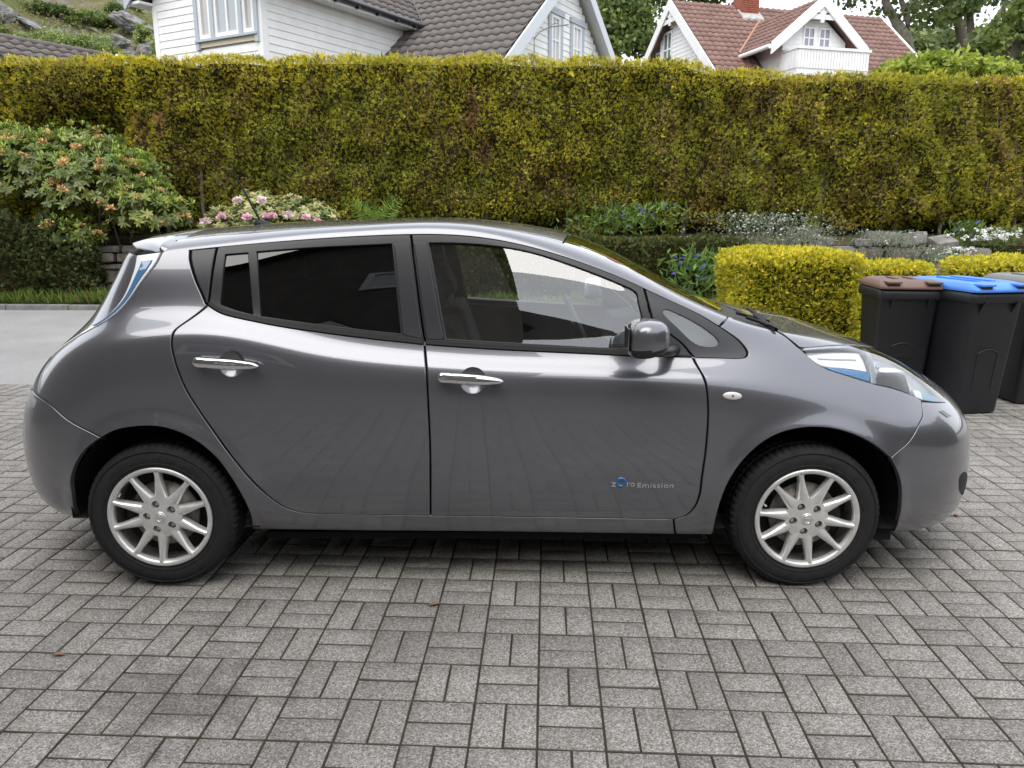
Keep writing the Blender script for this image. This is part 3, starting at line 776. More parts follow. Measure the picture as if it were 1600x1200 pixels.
# fern behind the roof
fe = empty('fern', X_(590, 362, 9.5)); tag(fe, 'bright green fern rising above the roof of the car', 'fern')
for i in range(9):
    a = -1.2 + 2.4 * i / 8 + random.uniform(-.1, .1); L = random.uniform(.5, .85); Pn = []
    for t_ in np.linspace(0, 1, 16):
        Pn.append((math.sin(a) * L * t_ * .75, random.uniform(-.02, .02) - .25 * t_ * abs(math.cos(a * 2)), L * (t_ - .28 * t_ * t_)))
    Pn = np.array(Pn); n = len(Pn) - 1; dd = unit(np.diff(Pn, axis=0)); VV = []
    for sg in (-1, 1):
        s_ = unit(np.cross(dd, np.array([0, 1., .1]))) * sg
        Ls = .17 * np.sin(np.linspace(.25, 1, n) * math.pi) ** .8 + .01
        v, _ = kites(Pn[:-1], unit(s_ + dd * .45), dd, Ls, .020); VV.append(v)
    v = np.concatenate(VV); npmesh('frond', v, np.arange(len(v)).reshape(-1, 4), M_leaf, fe, col=tint(len(v) // 4, [(.12, .20, .03), (.09, .15, .025)], [1, 1], 4, .2))

# broad-leaved flower clumps
def clump(name, label, px, py, y, w, h, nl, L, W, cols, wts, nfl, fl_mat, fl_r, cat='plant', group=None, zb=None):
    base = at_y(px, py, y); z0 = base.z if zb is None else zb
    r_ = empty(name, (base.x, y, z0)); tag(r_, label, cat, group)
    P = np.stack([rng.normal(0, w * .42, nl), rng.normal(0, w * .22, nl), rng.random(nl) ** .8 * h], 1)
    D = unit(np.stack([rng.normal(0, .7, nl), rng.normal(-.25, .6, nl), .7 + rng.normal(0, .4, nl)], 1))
    v, f = kites(P, D, unit(np.cross(D, rvec(nl))), rng.uniform(.7, 1.2, nl) * L, W, rng.normal(0, .3, nl))
    tag(npmesh('leaves', v, f, M_leaf, r_, col=tint(nl, cols, wts, 4, .2)), kind='stuff')
    me = [blossom_mesh('flower', fl_r, 16, fl_mat, fl_r * .6, s_) for s_ in (1, 2)]
    for i in range(nfl):
        link_mesh('flower', random.choice(me), None, r_, (random.gauss(0, w * .45), -w * .25 + random.gauss(0, w * .15), h * random.uniform(.45, 1.1)), (random.uniform(-.8, .2), random.uniform(-.4, .4), random.uniform(0, 6)))
    return r_
M_blue_fl = simple('blue_petal', (.13, .13, .52), .6); M_white_fl = simple('white_petal', (.82, .82, .80), .6)
LG = [(.085, .145, .03), (.06, .105, .025), (.12, .17, .04)]
clump('cornflower_clump', 'leafy clump of blue cornflowers between the windscreen and the yellow hedge', 1095, 470, 8.62, .75, .78, 420, .20, .05, LG, [2, 2, 1], 16, M_blue_fl, .040, 'flowers')
clump('cornflower_clump', 'small blue flowered clump at the hedge foot above the low dark hedge', 1000, 352, 9.95, .85, .34, 260, .15, .04, LG, [2, 2, 1], 10, M_blue_fl, .035, 'flowers')
clump('flower_clump', 'blue and green flower clump on the wall above the right yellow hedge', 1505, 385, 9.75, .42, .42, 180, .13, .035, LG, [2, 2, 1], 7, M_blue_fl, .035, 'flowers')
SG = [(.17, .19, .14), (.12, .15, .09), (.21, .23, .18)]
clump('snow_in_summer', 'silvery grey cushion of tiny white flowers hanging over the wall', 1190, 392, 9.35, 1.25, .62, 2300, .055, .014, SG, [2, 2, 1], 80, M_white_fl, .017, 'flowers')
clump('snow_in_summer', 'silvery grey cushion plant on the wall just left of the bare stones', 1262, 392, 9.32, .6, .40, 900, .055, .014, SG, [2, 2, 1], 10, M_white_fl, .022, 'flowers')
clump('snow_in_summer', 'silvery grey cushion plant between the two bare patches of wall', 1385, 398, 9.3, .66, .40, 1000, .055, .014, SG, [2, 2, 1], 4, M_white_fl, .022, 'flowers')
clump('snow_in_summer', 'silvery grey cushion plant in front of the wall just above the blue bin lid', 1452, 415, 9.2, .5, .34, 800, .055, .014, SG, [2, 2, 1], 3, M_white_fl, .02, 'flowers')
clump('candytuft', 'mound of white candytuft flowers on top of the wall at the right', 1540, 390, 9.6, .62, .34, 500, .07, .02, LG, [1, 2, 1], 60, M_white_fl, .045, 'flowers')
clump('candytuft', 'white candytuft trailing down beside the right yellow hedge', 1490, 420, 9.42, .32, .36, 260, .07, .02, LG, [1, 2, 1], 26, M_white_fl, .045, 'flowers')
clump('ground_cover', 'pale green ground cover right of the white candytuft', 1590, 385, 9.8, .8, .35, 500, .08, .03, [(.12, .13, .04), (.09, .11, .03)], [1, 1], 1, M_white_fl, .02, 'plant')
clump('weed_clump', 'green weeds at the foot of the tall hedge behind the car roof', 965, 368, 10.1, 1.2, .35, 400, .14, .035, LG, [2, 2, 1], 3, M_blue_fl, .02, 'weeds')
# grass and weeds along the kerb
gr_x = np.concatenate([rng.uniform(-9.5, -6.0, 2600), rng.uniform(-1.6, 4.0, 2600)]); n = len(gr_x)
P = np.stack([gr_x, 8.56 + rng.random(n) ** 1.5 * .5, np.full(n, .07)], 1)
tall = .06 + .16 * fbm(np.stack([gr_x * 1.3, 0 * gr_x, 0 * gr_x], 1), 91, 3) * rng.uniform(.4, 1.3, n)
D = unit(np.stack([rng.normal(0, .4, n), rng.normal(-.15, .35, n), np.ones(n)], 1))
v, f = kites(P, D, unit(np.cross(D, rvec(n))), tall * 1.5, rng.uniform(.008, .03, n), rng.normal(0, .3, n))
tag(npmesh('verge_grass', v, f, M_leaf, col=tint(n, [(.09, .14, .025), (.13, .17, .03), (.06, .09, .02), (.16, .14, .05)], [3, 2, 2, 1], 4, .2)), 'green grass and weeds along the far kerb of the street', 'grass', kind='stuff')
# dry leaves lying about
M_dry = simple('dry_leaf', (.19, .10, .065), .8, noise=.3, nscale=40)
def dead_leaf(x, y, s_, label):
    V = [(0, 0, .002), (.5, .22, .012), (1, 0, .004), (.5, -.2, .010), (.45, 0, .001)]
    o = pymesh('dry_leaf', [(a * s_, b_ * s_, c0) for a, b_, c0 in V], [(0, 4, 1), (4, 2, 1), (0, 3, 4), (4, 3, 2)], M_dry, smooth=True)
    o.location = (x, y, .001); o.rotation_euler = (0, 0, random.uniform(0, 6)); tag(o, label, 'leaf')
for px, py, lb in ((106, 1026, 'small brown dry leaf lying on the pavers at the lower left'), (1500, 808, 'small brown dry leaf on the pavers just right of the front bumper'), (670, 948, 'tiny brown leaf on the pavers below the door split')):
    q = at_z(px, py); dead_leaf(q.x, q.y, .055, lb)
# ------------------------------------------------------------------ houses beyond the hedge
M_white = simple('white_paint', (.80, .80, .79), .6, noise=.05, nscale=3)
M_bluegrey = simple('blue_grey_paint', (.40, .45, .50), .55)
M_beige = simple('beige_paint', (.62, .56, .42), .6)
M_pane = simple('window_glass', (.16, .19, .21), .06, spec=.8, coat=1.0)
M_curtain_sky = simple('curtain_sky_pane', (.55, .57, .60), .15, coat=1.0)
M_tile = simple('grey_tile', (.115, .100, .092), .75, noise=.25, nscale=3, bump=.3, bscale=60)
M_red = simple('red_tile', (.195, .112, .092), .75, noise=.25, nscale=2, bump=.2, bscale=60)
M_gutter = simple('dark_gutter', (.02, .024, .03), .35)
M_brick = simple('brick', (.27, .085, .055), .85, noise=.25, nscale=8, bump=.3, bscale=60)
M_lead = simple('lead_flashing', (.36, .36, .35), .6, noise=.3, nscale=6)
CV = np.array(CAM)
def ray(px, py):
    a, b_ = (px - 800) / FPX, (py - 600) / FPX
    return np.array([a, _c - b_ * _s, -_s - b_ * _c])
def hit(px, py, o, nrm):
    d = ray(px, py); t_ = ((np.asarray(o) - CV) @ nrm) / (d @ nrm); return CV + d * t_
class Frame:
    """house axes: A along the ridge, B in depth, origin O; local (a, b, z)"""
    def __init__(s, O, ang):
        s.O = np.array(O, float); s.A = np.array([math.cos(ang), math.sin(ang), 0]); s.B = np.array([-math.sin(ang), math.cos(ang), 0]); s.ang = ang
    def p(s, a, b_, z): return s.O + s.A * a + s.B * b_ + np.array([0, 0, z - s.O[2]])
    def loc(s, P): d = np.asarray(P) - s.O; return d @ s.A, d @ s.B, P[2]
    def on_b(s, px, py, b_): return s.loc(hit(px, py, s.O + s.B * b_, s.B))
    def on_a(s, px, py, a): return s.loc(hit(px, py, s.O + s.A * a, s.A))
    def box(s, mb, a0, a1, b0, b1, z0, z1):
        mb.hexa([s.p(a0, b0, z0), s.p(a1, b0, z0), s.p(a1, b1, z0), s.p(a0, b1, z0), s.p(a0, b0, z1), s.p(a1, b0, z1), s.p(a1, b1, z1), s.p(a0, b1, z1)])

def one(name, root, mat, fn, **kw):
    mb = MB(); fn(mb); o = mb.build(name, mat, root, **kw); o.matrix_parent_inverse = root.matrix_world.inverted() if False else Matrix.Translation(root.location).inverted() ; return o

def clad(fr, root, face, fixed, out, lo, hi, z0, z1, hb=.145, holes=(), slope=None, mat=None):
    """lap boarding on a wall. face 'b': wall in the plane b=fixed running along a; 'a': plane a=fixed running along b.
    out: -1/+1 outward sense. slope=(centre, ztop, k): gable limit z <= ztop - k*|t-centre|"""
    z = z0
    while z < z1 - .02:
        zz_ = min(z + hb, z1); spans = [(lo, hi)]
        if slope:
            cc_, zt_, k_ = slope; r_ = (zt_ - zz_) / k_
            if r_ < .1: break
            spans = [(max(lo, cc_ - r_), min(hi, cc_ + r_))]
        for (h0, h1, hz0, hz1) in holes:
            if zz_ > hz0 + .01 and z < hz1 - .01:
                ns_ = []
                for s0, s1 in spans:
                    if h0 > s0: ns_.append((s0, min(h0, s1)))
                    if h1 < s1: ns_.append((max(h1, s0), s1))
                spans = [q for q in ns_ if q[1] - q[0] > .02]
        for s0, s1 in spans:
            def f(mb, s0=s0, s1=s1):
                d0, d1 = .030 * out, .014 * out
                if face == 'b':
                    P = [fr.p(s0, fixed, z), fr.p(s1, fixed, z), fr.p(s1, fixed + d0, z), fr.p(s0, fixed + d0, z), fr.p(s0, fixed, zz_), fr.p(s1, fixed, zz_), fr.p(s1, fixed + d1, zz_), fr.p(s0, fixed + d1, zz_)]
                else:
                    P = [fr.p(fixed, s0, z), fr.p(fixed, s1, z), fr.p(fixed + d0, s1, z), fr.p(fixed + d0, s0, z), fr.p(fixed, s0, zz_), fr.p(fixed, s1, zz_), fr.p(fixed + d1, s1, zz_), fr.p(fixed + d1, s0, zz_)]
                mb.hexa(P)
            one('board', root, mat or M_white, f)
        z = zz_

def window(fr, root, face, fixed, out, t0, t1, z0, z1, cols=2, rows=2, fm=None, pm=None, fw=.07, bars=.03, split=None):
    """framed casement; panes are sub-parts of the frame"""
    def bx(mb, a0, a1, q0, q1, d0, d1):
        d0, d1 = sorted((fixed + out * d0, fixed + out * d1))
        if face == 'b': fr.box(mb, a0, a1, d0, d1, q0, q1)
        else: fr.box(mb, d0, d1, a0, a1, q0, q1)
    def frame(mb):
        bx(mb, t0, t0 + fw, z0, z1, -.02, .055); bx(mb, t1 - fw, t1, z0, z1, -.02, .055)
        bx(mb, t0 + fw, t1 - fw, z0, z0 + fw, -.02, .052); bx(mb, t0 + fw, t1 - fw, z1 - fw, z1, -.02, .052)
        for i in range(1, cols):
            t_ = t0 + (t1 - t0) * i / cols; bx(mb, t_ - bars / 2, t_ + bars / 2, z0 + fw, z1 - fw, -.01, .040)
        for zz_ in (split or [z0 + (z1 - z0) * j / rows for j in range(1, rows)]):
            bx(mb, t0 + fw, t1 - fw, zz_ - bars / 2, zz_ + bars / 2, -.01, .037)
    w_ = one('window', root, fm or M_white, frame)
    zs_ = [z0 + fw] + list(split or [z0 + (z1 - z0) * j / rows for j in range(1, rows)]) + [z1 - fw]
    for i in range(cols):
        for j in range(len(zs_) - 1):
            a0 = t0 + fw + (t1 - t0 - 2 * fw) * i / cols; a1 = t0 + fw + (t1 - t0 - 2 * fw) * (i + 1) / cols
            mb = MB(); bx(mb, a0, a1, zs_[j], zs_[j + 1], -.012, .012); o = mb.build('pane', pm or M_pane, w_)
    return w_

def tile_geo(w, l, amp, seg=6, th=.035):
    """one interlocking roof tile: wave across, lip at the lower edge. local x across, y up the slope"""
    xs_ = np.linspace(0, w, seg + 1); zt = amp * (1 + np.cos(2 * math.pi * xs_ / w * 1.0)) / 2
    lift = .035
    V = [(x_, 0, z_ + lift) for x_, z_ in zip(xs_, zt)] + [(x_, l * 1.04, z_) for x_, z_ in zip(xs_, zt)] + [(x_, 0, z_ + lift - th) for x_, z_ in zip(xs_, zt)]
    n = seg + 1
    F = [(i, i + 1, n + i + 1, n + i) for i in range(seg)] + [(2 * n + i, 2 * n + i + 1, i + 1, i) for i in range(seg)]
    return np.array(V), np.array(F)
def tile_roof(root, O, U, S, wu, ls, w, l, amp, mat, keep=None, cap=300, score=None, name='roof_tile', seg=6):
    """tiles on the plane O + u*U + s*S (S up the slope); those with the best score become parts, the rest one stuff part"""
    U, S = np.asarray(U), np.asarray(S); Nn = np.cross(U, S); nu, ns_ = int(round(wu / w)), int(round(ls / l)); w, l = wu / nu, ls / ns_
    v, f = tile_geo(w, l, amp, seg); items = []
    for i in range(nu):
        for j in range(ns_):
            u0, s0 = i * w, j * l
            if keep and not keep(u0 + w / 2, s0 + l / 2): continue
            items.append((score(u0, s0) if score else 0, u0, s0))
    items.sort(key=lambda q: -q[0])
    Mx = Matrix(((U[0], S[0], Nn[0], 0), (U[1], S[1], Nn[1], 0), (U[2], S[2], Nn[2], 0), (0, 0, 0, 1)))
    inv = Matrix.Translation(root.location).inverted(); me = None
    for _, u0, s0 in items[:cap]:
        p = np.asarray(O) + U * u0 + S * s0
        if me is None:
            o = npmesh(name, v, f, mat, root, smooth=False); me = o.data
        else: o = link_mesh(name, me, None, root)
        o.matrix_parent_inverse = inv; o.matrix_basis = Matrix.Translation(p + Nn * random.uniform(0, .004)) @ Mx
    r_ = items[cap:]
    if r_:
        VV = np.concatenate([(np.asarray(O) + (v[:, :1] + u0) * U + (v[:, 1:2] + s0) * S + (v[:, 2:] + random.uniform(0, .006)) * Nn) for _, u0, s0 in r_])
        FF = np.concatenate([f + k * len(v) for k in range(len(r_))])
        o = npmesh('roof_tiles', VV, FF, mat, root); o.matrix_parent_inverse = inv; tag(o, kind='stuff')

# ---- white house with grey roof
ang1 = R(-30)
H1 = Frame((CAM[0] - .158, CAM[1] + 19.0, 1.0), ang1)     # gable plane a=0, b measured from the front barge point at z=5
h1 = empty('white_house', tuple(H1.p(-4, 3, 1.2))); tag(h1, 'white clapboard house with grey tiled roof above the middle of the hedge', 'house')
KS = .82; ZA, BA = 8.15, 3.84
OV = .35                                                   # roof overhang at the gable
# gable wall (a = -OV)
wz = [H1.on_a(864, 20, -OV), H1.on_a(857, 60, -OV)]
g1a, g1b = H1.on_a(855, 50, -OV)[1], H1.on_a(876, 50, -OV)[1]; g1z = H1.on_a(857, 19, -OV)[2]
g2a, g2b = H1.on_a(889, 60, -OV)[1], H1.on_a(909, 60, -OV)[1]; g2z = H1.on_a(892, 36, -OV)[2]
zlow = 4.2
clad(H1, h1, 'a', -OV, 1, -.9, 8.6, 1.2, 7.9, .16, holes=[(g1a, g1b, zlow, g1z), (g2a, g2b, zlow, g2z)], slope=(BA, ZA - .25, KS))
one('gable_backing', h1, M_core, lambda mb: mb.prism([(-.7, 1.2), (8.4, 1.2), (8.4, 4.2), (BA, 7.75), (-.7, 4.2)], -OV - .2, -OV - .004, lambda u_, v_, t: H1.p(t, u_, v_)))
for (wa, wb, wt) in ((g1a, g1b, g1z), (g2a, g2b, g2z)):
    one('window_casing', h1, M_bluegrey, lambda mb: (H1.box(mb, -OV, -OV + .06, wa - .02, wa + .13, zlow, wt), H1.box(mb, -OV, -OV + .06, wb - .13, wb + .02, zlow, wt), H1.box(mb, -OV, -OV + .09, wa - .06, wb + .06, wt, wt + .13)))
    window(H1, h1, 'a', -OV, 1, wa + .13, wb - .13, zlow, wt, 2, 2, pm=M_curtain_sky, fw=.09, bars=.05, split=[wt - .62])
# barge boards
def barge(fr, root, a0, a1, b0, z0, b1, z1, dep, mat):
    one('barge_board', root, mat, lambda mb: mb.hexa([fr.p(a0, b0, z0 - dep), fr.p(a1, b0, z0 - dep), fr.p(a1, b1, z1 - dep), fr.p(a0, b1, z1 - dep), fr.p(a0, b0, z0), fr.p(a1, b0, z0), fr.p(a1, b1, z1), fr.p(a0, b1, z1)]))
M_bargeb = simple('pale_blue_grey_paint', (.62, .655, .70), .55)
zf = lambda b_: 5.0 + KS * b_
barge(H1, h1, -.03, .03, -2.0, zf(-2.0) + .04, BA, ZA + .04, .36, M_bargeb)
barge(H1, h1, -.03, .03, 2 * BA + 2.0, zf(-2.0) + .04, BA + .001, ZA + .04, .36, M_bargeb)
# soffits under the overhang
for s_ in (0, 1):
    bb = (-2.0, BA) if s_ == 0 else (BA, 2 * BA + 2.0)
    zz = (zf(-2.0), ZA) if s_ == 0 else (ZA, zf(-2.0))
    one('soffit', h1, M_white, lambda mb: mb.hexa([H1.p(-OV - .1, bb[0], zz[0] - .16), H1.p(-.031, bb[0], zz[0] - .16), H1.p(-.031, bb[1], zz[1] - .16), H1.p(-OV - .1, bb[1], zz[1] - .16), H1.p(-OV - .1, bb[0], zz[0] - .13), H1.p(-.031, bb[0], zz[0] - .13), H1.p(-.031, bb[1], zz[1] - .13), H1.p(-OV - .1, bb[1], zz[1] - .13)]))
# roof slabs and tiles
cs1 = 1 / math.hypot(1, KS); SL = np.array([0, 0, KS]) * cs1
one('roof', h1, M_tile, lambda mb: mb.hexa([H1.p(-12, -2.0, zf(-2) - .12), H1.p(-.032, -2.0, zf(-2) - .12), H1.p(-.032, BA, ZA - .12), H1.p(-12, BA, ZA - .12), H1.p(-12, -2.0, zf(-2) - .03), H1.p(-.032, -2.0, zf(-2) - .03), H1.p(-.032, BA, ZA - .03), H1.p(-12, BA, ZA - .03)]))
one('roof', h1, M_tile, lambda mb: mb.hexa([H1.p(-12, BA, ZA - .12), H1.p(-.032, BA, ZA - .12), H1.p(-.032, 2 * BA + 2, zf(-2) - .12), H1.p(-12, 2 * BA + 2, zf(-2) - .12), H1.p(-12, BA, ZA), H1.p(-.032, BA, ZA), H1.p(-.032, 2 * BA + 2, zf(-2)), H1.p(-12, 2 * BA + 2, zf(-2))]))
SV1 = (H1.B + np.array([0, 0, KS])) * cs1
tile_roof(h1, H1.p(-8.1, -2.0, zf(-2.0)), H1.A, SV1, 8.06, (BA + 2.0) / cs1, .30, .35, .045, M_tile, keep=lambda u, s: s * cs1 > 1.0 and s * cs1 < 5.0, score=lambda u, s: -abs(s * cs1 - 3.0) + .1 * u)
# wing: side wall plane a = -4.075, front wall plane b = -3.51
WA, WB, WW = -4.075, -3.51, 3.56
ZE = 6.30
def pb(px, py): return H1.on_b(px, py, WB)
wl0, wr0 = pb(306, 20)[0], pb(404, 20)[0]
wzb = pb(350, 62)[2]; wsill = pb(350, 66)[2]
cz0 = 1.2
clad(H1, h1, 'b', WB, -1, WA - WW, WA, cz0, ZE + .25, .165, holes=[(wl0, wr0, wsill - .05, 9)])
clad(H1, h1, 'a', WA, 1, WB, BA, cz0, ZE + .05, .165)
one('wing_backing', h1, M_white, lambda mb: H1.box(mb, WA - WW + .02, WA - .02, WB + .02, 3.0, cz0, ZE))
one('corner_board', h1, M_white, lambda mb: H1.box(mb, WA - .12, WA + .045, WB - .045, WB + .12, cz0, ZE))
one('corner_board', h1, M_white, lambda mb: H1.box(mb, WA - WW - .02, WA - WW + .14, WB - .045, WB + .1, cz0, ZE))
# triple window
wtop = 6.6; wd = wr0 - wl0
for t_ in (0, .262, .715, .955):
    def cas(mb, t_=t_):
        H1.box(mb, wl0 + wd * t_, wl0 + wd * t_ + .11, WB - .09, WB, wsill - (.12 if t_ in (0, .955) else -.06), wtop)
    one('window_casing', h1, M_bluegrey, cas)
one('window_sill', h1, M_bluegrey, lambda mb: H1.box(mb, wl0, wr0, WB - .12, WB, wzb - .02, wzb + .03))
one('sill_board', h1, M_beige, lambda mb: H1.box(mb, wl0 + .11, wr0 - .1, WB - .05, WB, wsill - .08, wzb - .02))
for (a_, b_, cols) in ((.05, .262, 1), (.305, .715, 2), (.76, .955, 1)):
    window(H1, h1, 'b', WB, -1, wl0 + wd * a_, wl0 + wd * b_, wzb + .03, wtop, cols, 1, pm=simple('grey_curtain_pane', (.36, .39, .43), .1, coat=1.0) if cols == 2 else simple('warm_curtain_pane', (.42, .40, .39), .15, coat=1.0), fw=.10, bars=.06, split=[wtop - .25])
# wing roof: eave along B over the side wall, and the left eave
rz = lambda a: ZE + .10 + KS * (WA + .45 - a)
RC = WA - WW / 2
b_end = 3.2
one('soffit', h1, M_white, lambda mb: H1.box(mb, WA - .02, WA + .42, WB - .4, 2.2, ZE, ZE + .06))
one('fascia', h1, M_white, lambda mb: H1.box(mb, WA + .42, WA + .45, WB - .4, 1.75, ZE - .02, ZE + .14))
one('gutter', h1, M_gutter, lambda mb: mb.tube([tuple(H1.p(WA + .52, WB - .45, ZE + .11)), tuple(H1.p(WA + .52, 1.72, ZE + .09))], .065, 10))
for k in range(7): one('gutter_bracket', h1, M_gutter, lambda mb: H1.box(mb, WA + .45, WA + .57, WB + .3 + k * .75, WB + .36 + k * .75, ZE, ZE + .06))
for s_ in (1, -1):
    e0 = RC + s_ * (WW / 2 + .45)
    one('roof', h1, M_tile, lambda mb: mb.hexa([H1.p(e0, WB - .42, rz(WA + .45) - .06), H1.p(e0, 6, rz(WA + .45) - .06), H1.p(RC, 6, rz(RC) - .06), H1.p(RC, WB - .42, rz(RC) - .06), H1.p(e0, WB - .42, rz(WA + .45)), H1.p(e0, 6, rz(WA + .45)), H1.p(RC, 6, rz(RC)), H1.p(RC, WB - .42, rz(RC))]))
    one('barge_board', h1, M_bluegrey if s_ < 0 else M_white, lambda mb: mb.hexa([H1.p(e0, WB - .47, rz(WA + .45) - .24), H1.p(e0, WB - .425, rz(WA + .45) - .24), H1.p(RC, WB - .425, rz(RC) - .24), H1.p(RC, WB - .47, rz(RC) - .24), H1.p(e0, WB - .47, rz(WA + .45) + .04), H1.p(e0, WB - .425, rz(WA + .45) + .04), H1.p(RC, WB - .425, rz(RC) + .04), H1.p(RC, WB - .47, rz(RC) + .04)]))
one('soffit', h1, M_white, lambda mb: H1.box(mb, WA - WW - .45, WA - WW + .02, WB - .4, 2.2, ZE - .02, ZE + .04))
SV2 = (-H1.A + np.array([0, 0, KS])) * cs1
mr_b = lambda a, z: (z - 5.0) / KS
tile_roof(h1, H1.p(WA + .50, -.3 + WB, rz(WA + .50) + .01), H1.B, SV2, 6.6, 1.9 / cs1, .30, .35, .045, M_tile, cap=120, keep=lambda u, s: (WB - .3 + u) < (rz(WA + .5 - s * cs1) - 5.0) / KS + .25)
one('valley', h1, M_gutter, lambda mb: mb.tube([tuple(H1.p(WA + .5, (rz(WA + .5) - 5) / KS + .05, rz(WA + .5) + .07)), tuple(H1.p(RC, (rz(RC) - 5) / KS + .05, rz(RC) + .07))], .045, 6))
# bare twig standing above the hedge in front of the gable
tw = empty('bare_branch', tuple(at_y(834, 100, 11.2))); tag(tw, 'thin bare branch sticking up in front of the gable windows', 'branch')
mb = MB(); Pq = [at_y(px, py, 11.2) for px, py in ((834, 100), (834, 70), (834, 60), (842, 50), (858, 42), (875, 40), (888, 38))]
mb.tube([tuple(q) for q in Pq], .012, 5); mb.tube([tuple(at_y(856, 42, 11.2)), tuple(at_y(866, 36, 11.2)), tuple(at_y(872, 37, 11.2))], .008, 5)
o = mb.build('branch', simple('grey_twig', (.22, .20, .18), .8), tw); o.matrix_parent_inverse = Matrix.Translation(tw.location).inverted()

# ---- white house with red roof
ang2 = R(15.6)
apex = np.array([CAM[0] + 6.84, CAM[1] + 36, 10.45])
H2 = Frame((apex[0], apex[1], 2.0), ang2)                 # gable plane a=0, ridge at b=0
h2 = empty('red_roofed_house', tuple(H2.p(6, 0, 3))); tag(h2, 'white wooden house with red tiled roof and balcony dormer on the right', 'house')
K2 = .85; Z2 = 10.45; BE = 5.2; LR = 10.7
cs2 = 1 / math.hypot(1, K2)
zr2 = lambda b_: Z2 - K2 * abs(b_)
ga = [H2.on_a(1018, 80, .35)[1], H2.on_a(1034, 80, .35)[1], H2.on_a(1036, 80, .35)[1], H2.on_a(1050, 80, .35)[1]]
zt2 = H2.on_a(1034, 54, .35)[2]
clad(H2, h2, 'a', .35, -1, -4.6, 4.6, 3.0, 9.9, .17, slope=(0, Z2 - .3, K2), holes=[(min(ga[0:2]), max(ga[0:2]), 6.0, zt2), (min(ga[2:4]), max(ga[2:4]), 6.0, zt2)])
one('gable_backing', h2, M_white, lambda mb: mb.prism([(-4.4, 3), (4.4, 3), (4.4, 6.2), (0, 9.7), (-4.4, 6.2)], .37, .6, lambda u_, v_, t: H2.p(t, u_, v_)))
ga = [H2.on_a(1018, 80, .35)[1], H2.on_a(1034, 80, .35)[1], H2.on_a(1036, 80, .35)[1], H2.on_a(1050, 80, .35)[1]]
zt2 = H2.on_a(1034, 54, .35)[2]
for (p_, q_) in ((ga[0], ga[1]), (ga[2], ga[3])):
    window(H2, h2, 'a', .35, -1, min(p_, q_), max(p_, q_), 6.0, zt2, 2, 2, fw=.10, bars=.07, split=[zt2 - .75])
for s_ in (-1, 1):
    one('barge_board', h2, M_white, lambda mb: mb.hexa([H2.p(-.09, s_ * BE, zr2(BE) - .38), H2.p(-.03, s_ * BE, zr2(BE) - .38), H2.p(-.03, 0, Z2 - .38), H2.p(-.09, 0, Z2 - .38), H2.p(-.09, s_ * BE, zr2(BE) + .1), H2.p(-.03, s_ * BE, zr2(BE) + .1), H2.p(-.03, 0, Z2 + .1), H2.p(-.09, 0, Z2 + .1)]))
    one('barge_board', h2, M_white, lambda mb: mb.hexa([H2.p(LR + .03, s_ * BE, zr2(BE) - .38), H2.p(LR + .15, s_ * BE, zr2(BE) - .38), H2.p(LR + .15, 0, Z2 - .38), H2.p(LR + .03, 0, Z2 - .38), H2.p(LR + .03, s_ * BE, zr2(BE) + .12), H2.p(LR + .15, s_ * BE, zr2(BE) + .12), H2.p(LR + .15, 0, Z2 + .12), H2.p(LR + .03, 0, Z2 + .12)]))
    one('roof', h2, M_red, lambda mb: mb.hexa([H2.p(-.028, s_ * BE, zr2(BE) - .16), H2.p(LR + .028, s_ * BE, zr2(BE) - .16), H2.p(LR + .028, 0, Z2 - .16), H2.p(-.028, 0, Z2 - .16), H2.p(-.028, s_ * BE, zr2(BE) - .02), H2.p(LR + .028, s_ * BE, zr2(BE) - .02), H2.p(LR + .028, 0, Z2 - .02), H2.p(-.028, 0, Z2 - .02)]))
def truss(fr, root, fn, zc, hw, zp):
    """open timber cross in a gable peak; fn(t, z, d)->point"""
    def bar(t0, z0, t1, z1, w_=.07, d0=0, d1=.06):
        dx, dz = t1 - t0, z1 - z0; L = math.hypot(dx, dz); nx, nz_ = -dz / L * w_, dx / L * w_
        one('gable_strut', root, M_white, lambda mb: mb.hexa([fn(t0 - nx, z0 - nz_, d0), fn(t1 - nx, z1 - nz_, d0), fn(t1 - nx, z1 - nz_, d1), fn(t0 - nx, z0 - nz_, d1), fn(t0 + nx, z0 + nz_, d0), fn(t1 + nx, z1 + nz_, d0), fn(t1 + nx, z1 + nz_, d1), fn(t0 + nx, z0 + nz_, d1)]))
    bar(-hw, zc, hw, zc, .09); bar(0, zc - .2, 0, zp - .1, .08, .004, .064); bar(0, zc + .1, -hw * .5, zc + (zp - zc) * .52, .06, .01, .05); bar(0, zc + .1, hw * .5, zc + (zp - zc) * .52, .06, .01, .05)
truss(H2, h2, lambda t, z, d: H2.p(-.03 + d, t, z), H2.on_a(1030, 40, 0)[2], (Z2 - H2.on_a(1030, 40, 0)[2]) / K2 - .35, Z2 - .2)
SVr = (H2.B + np.array([0, 0, K2])) * cs2
DA0, DA1, DB = H2.on_b(1222, 90, -4.9)[0], H2.on_b(1352, 90, -4.9)[0], -4.3
DC = (DA0 + DA1) / 2
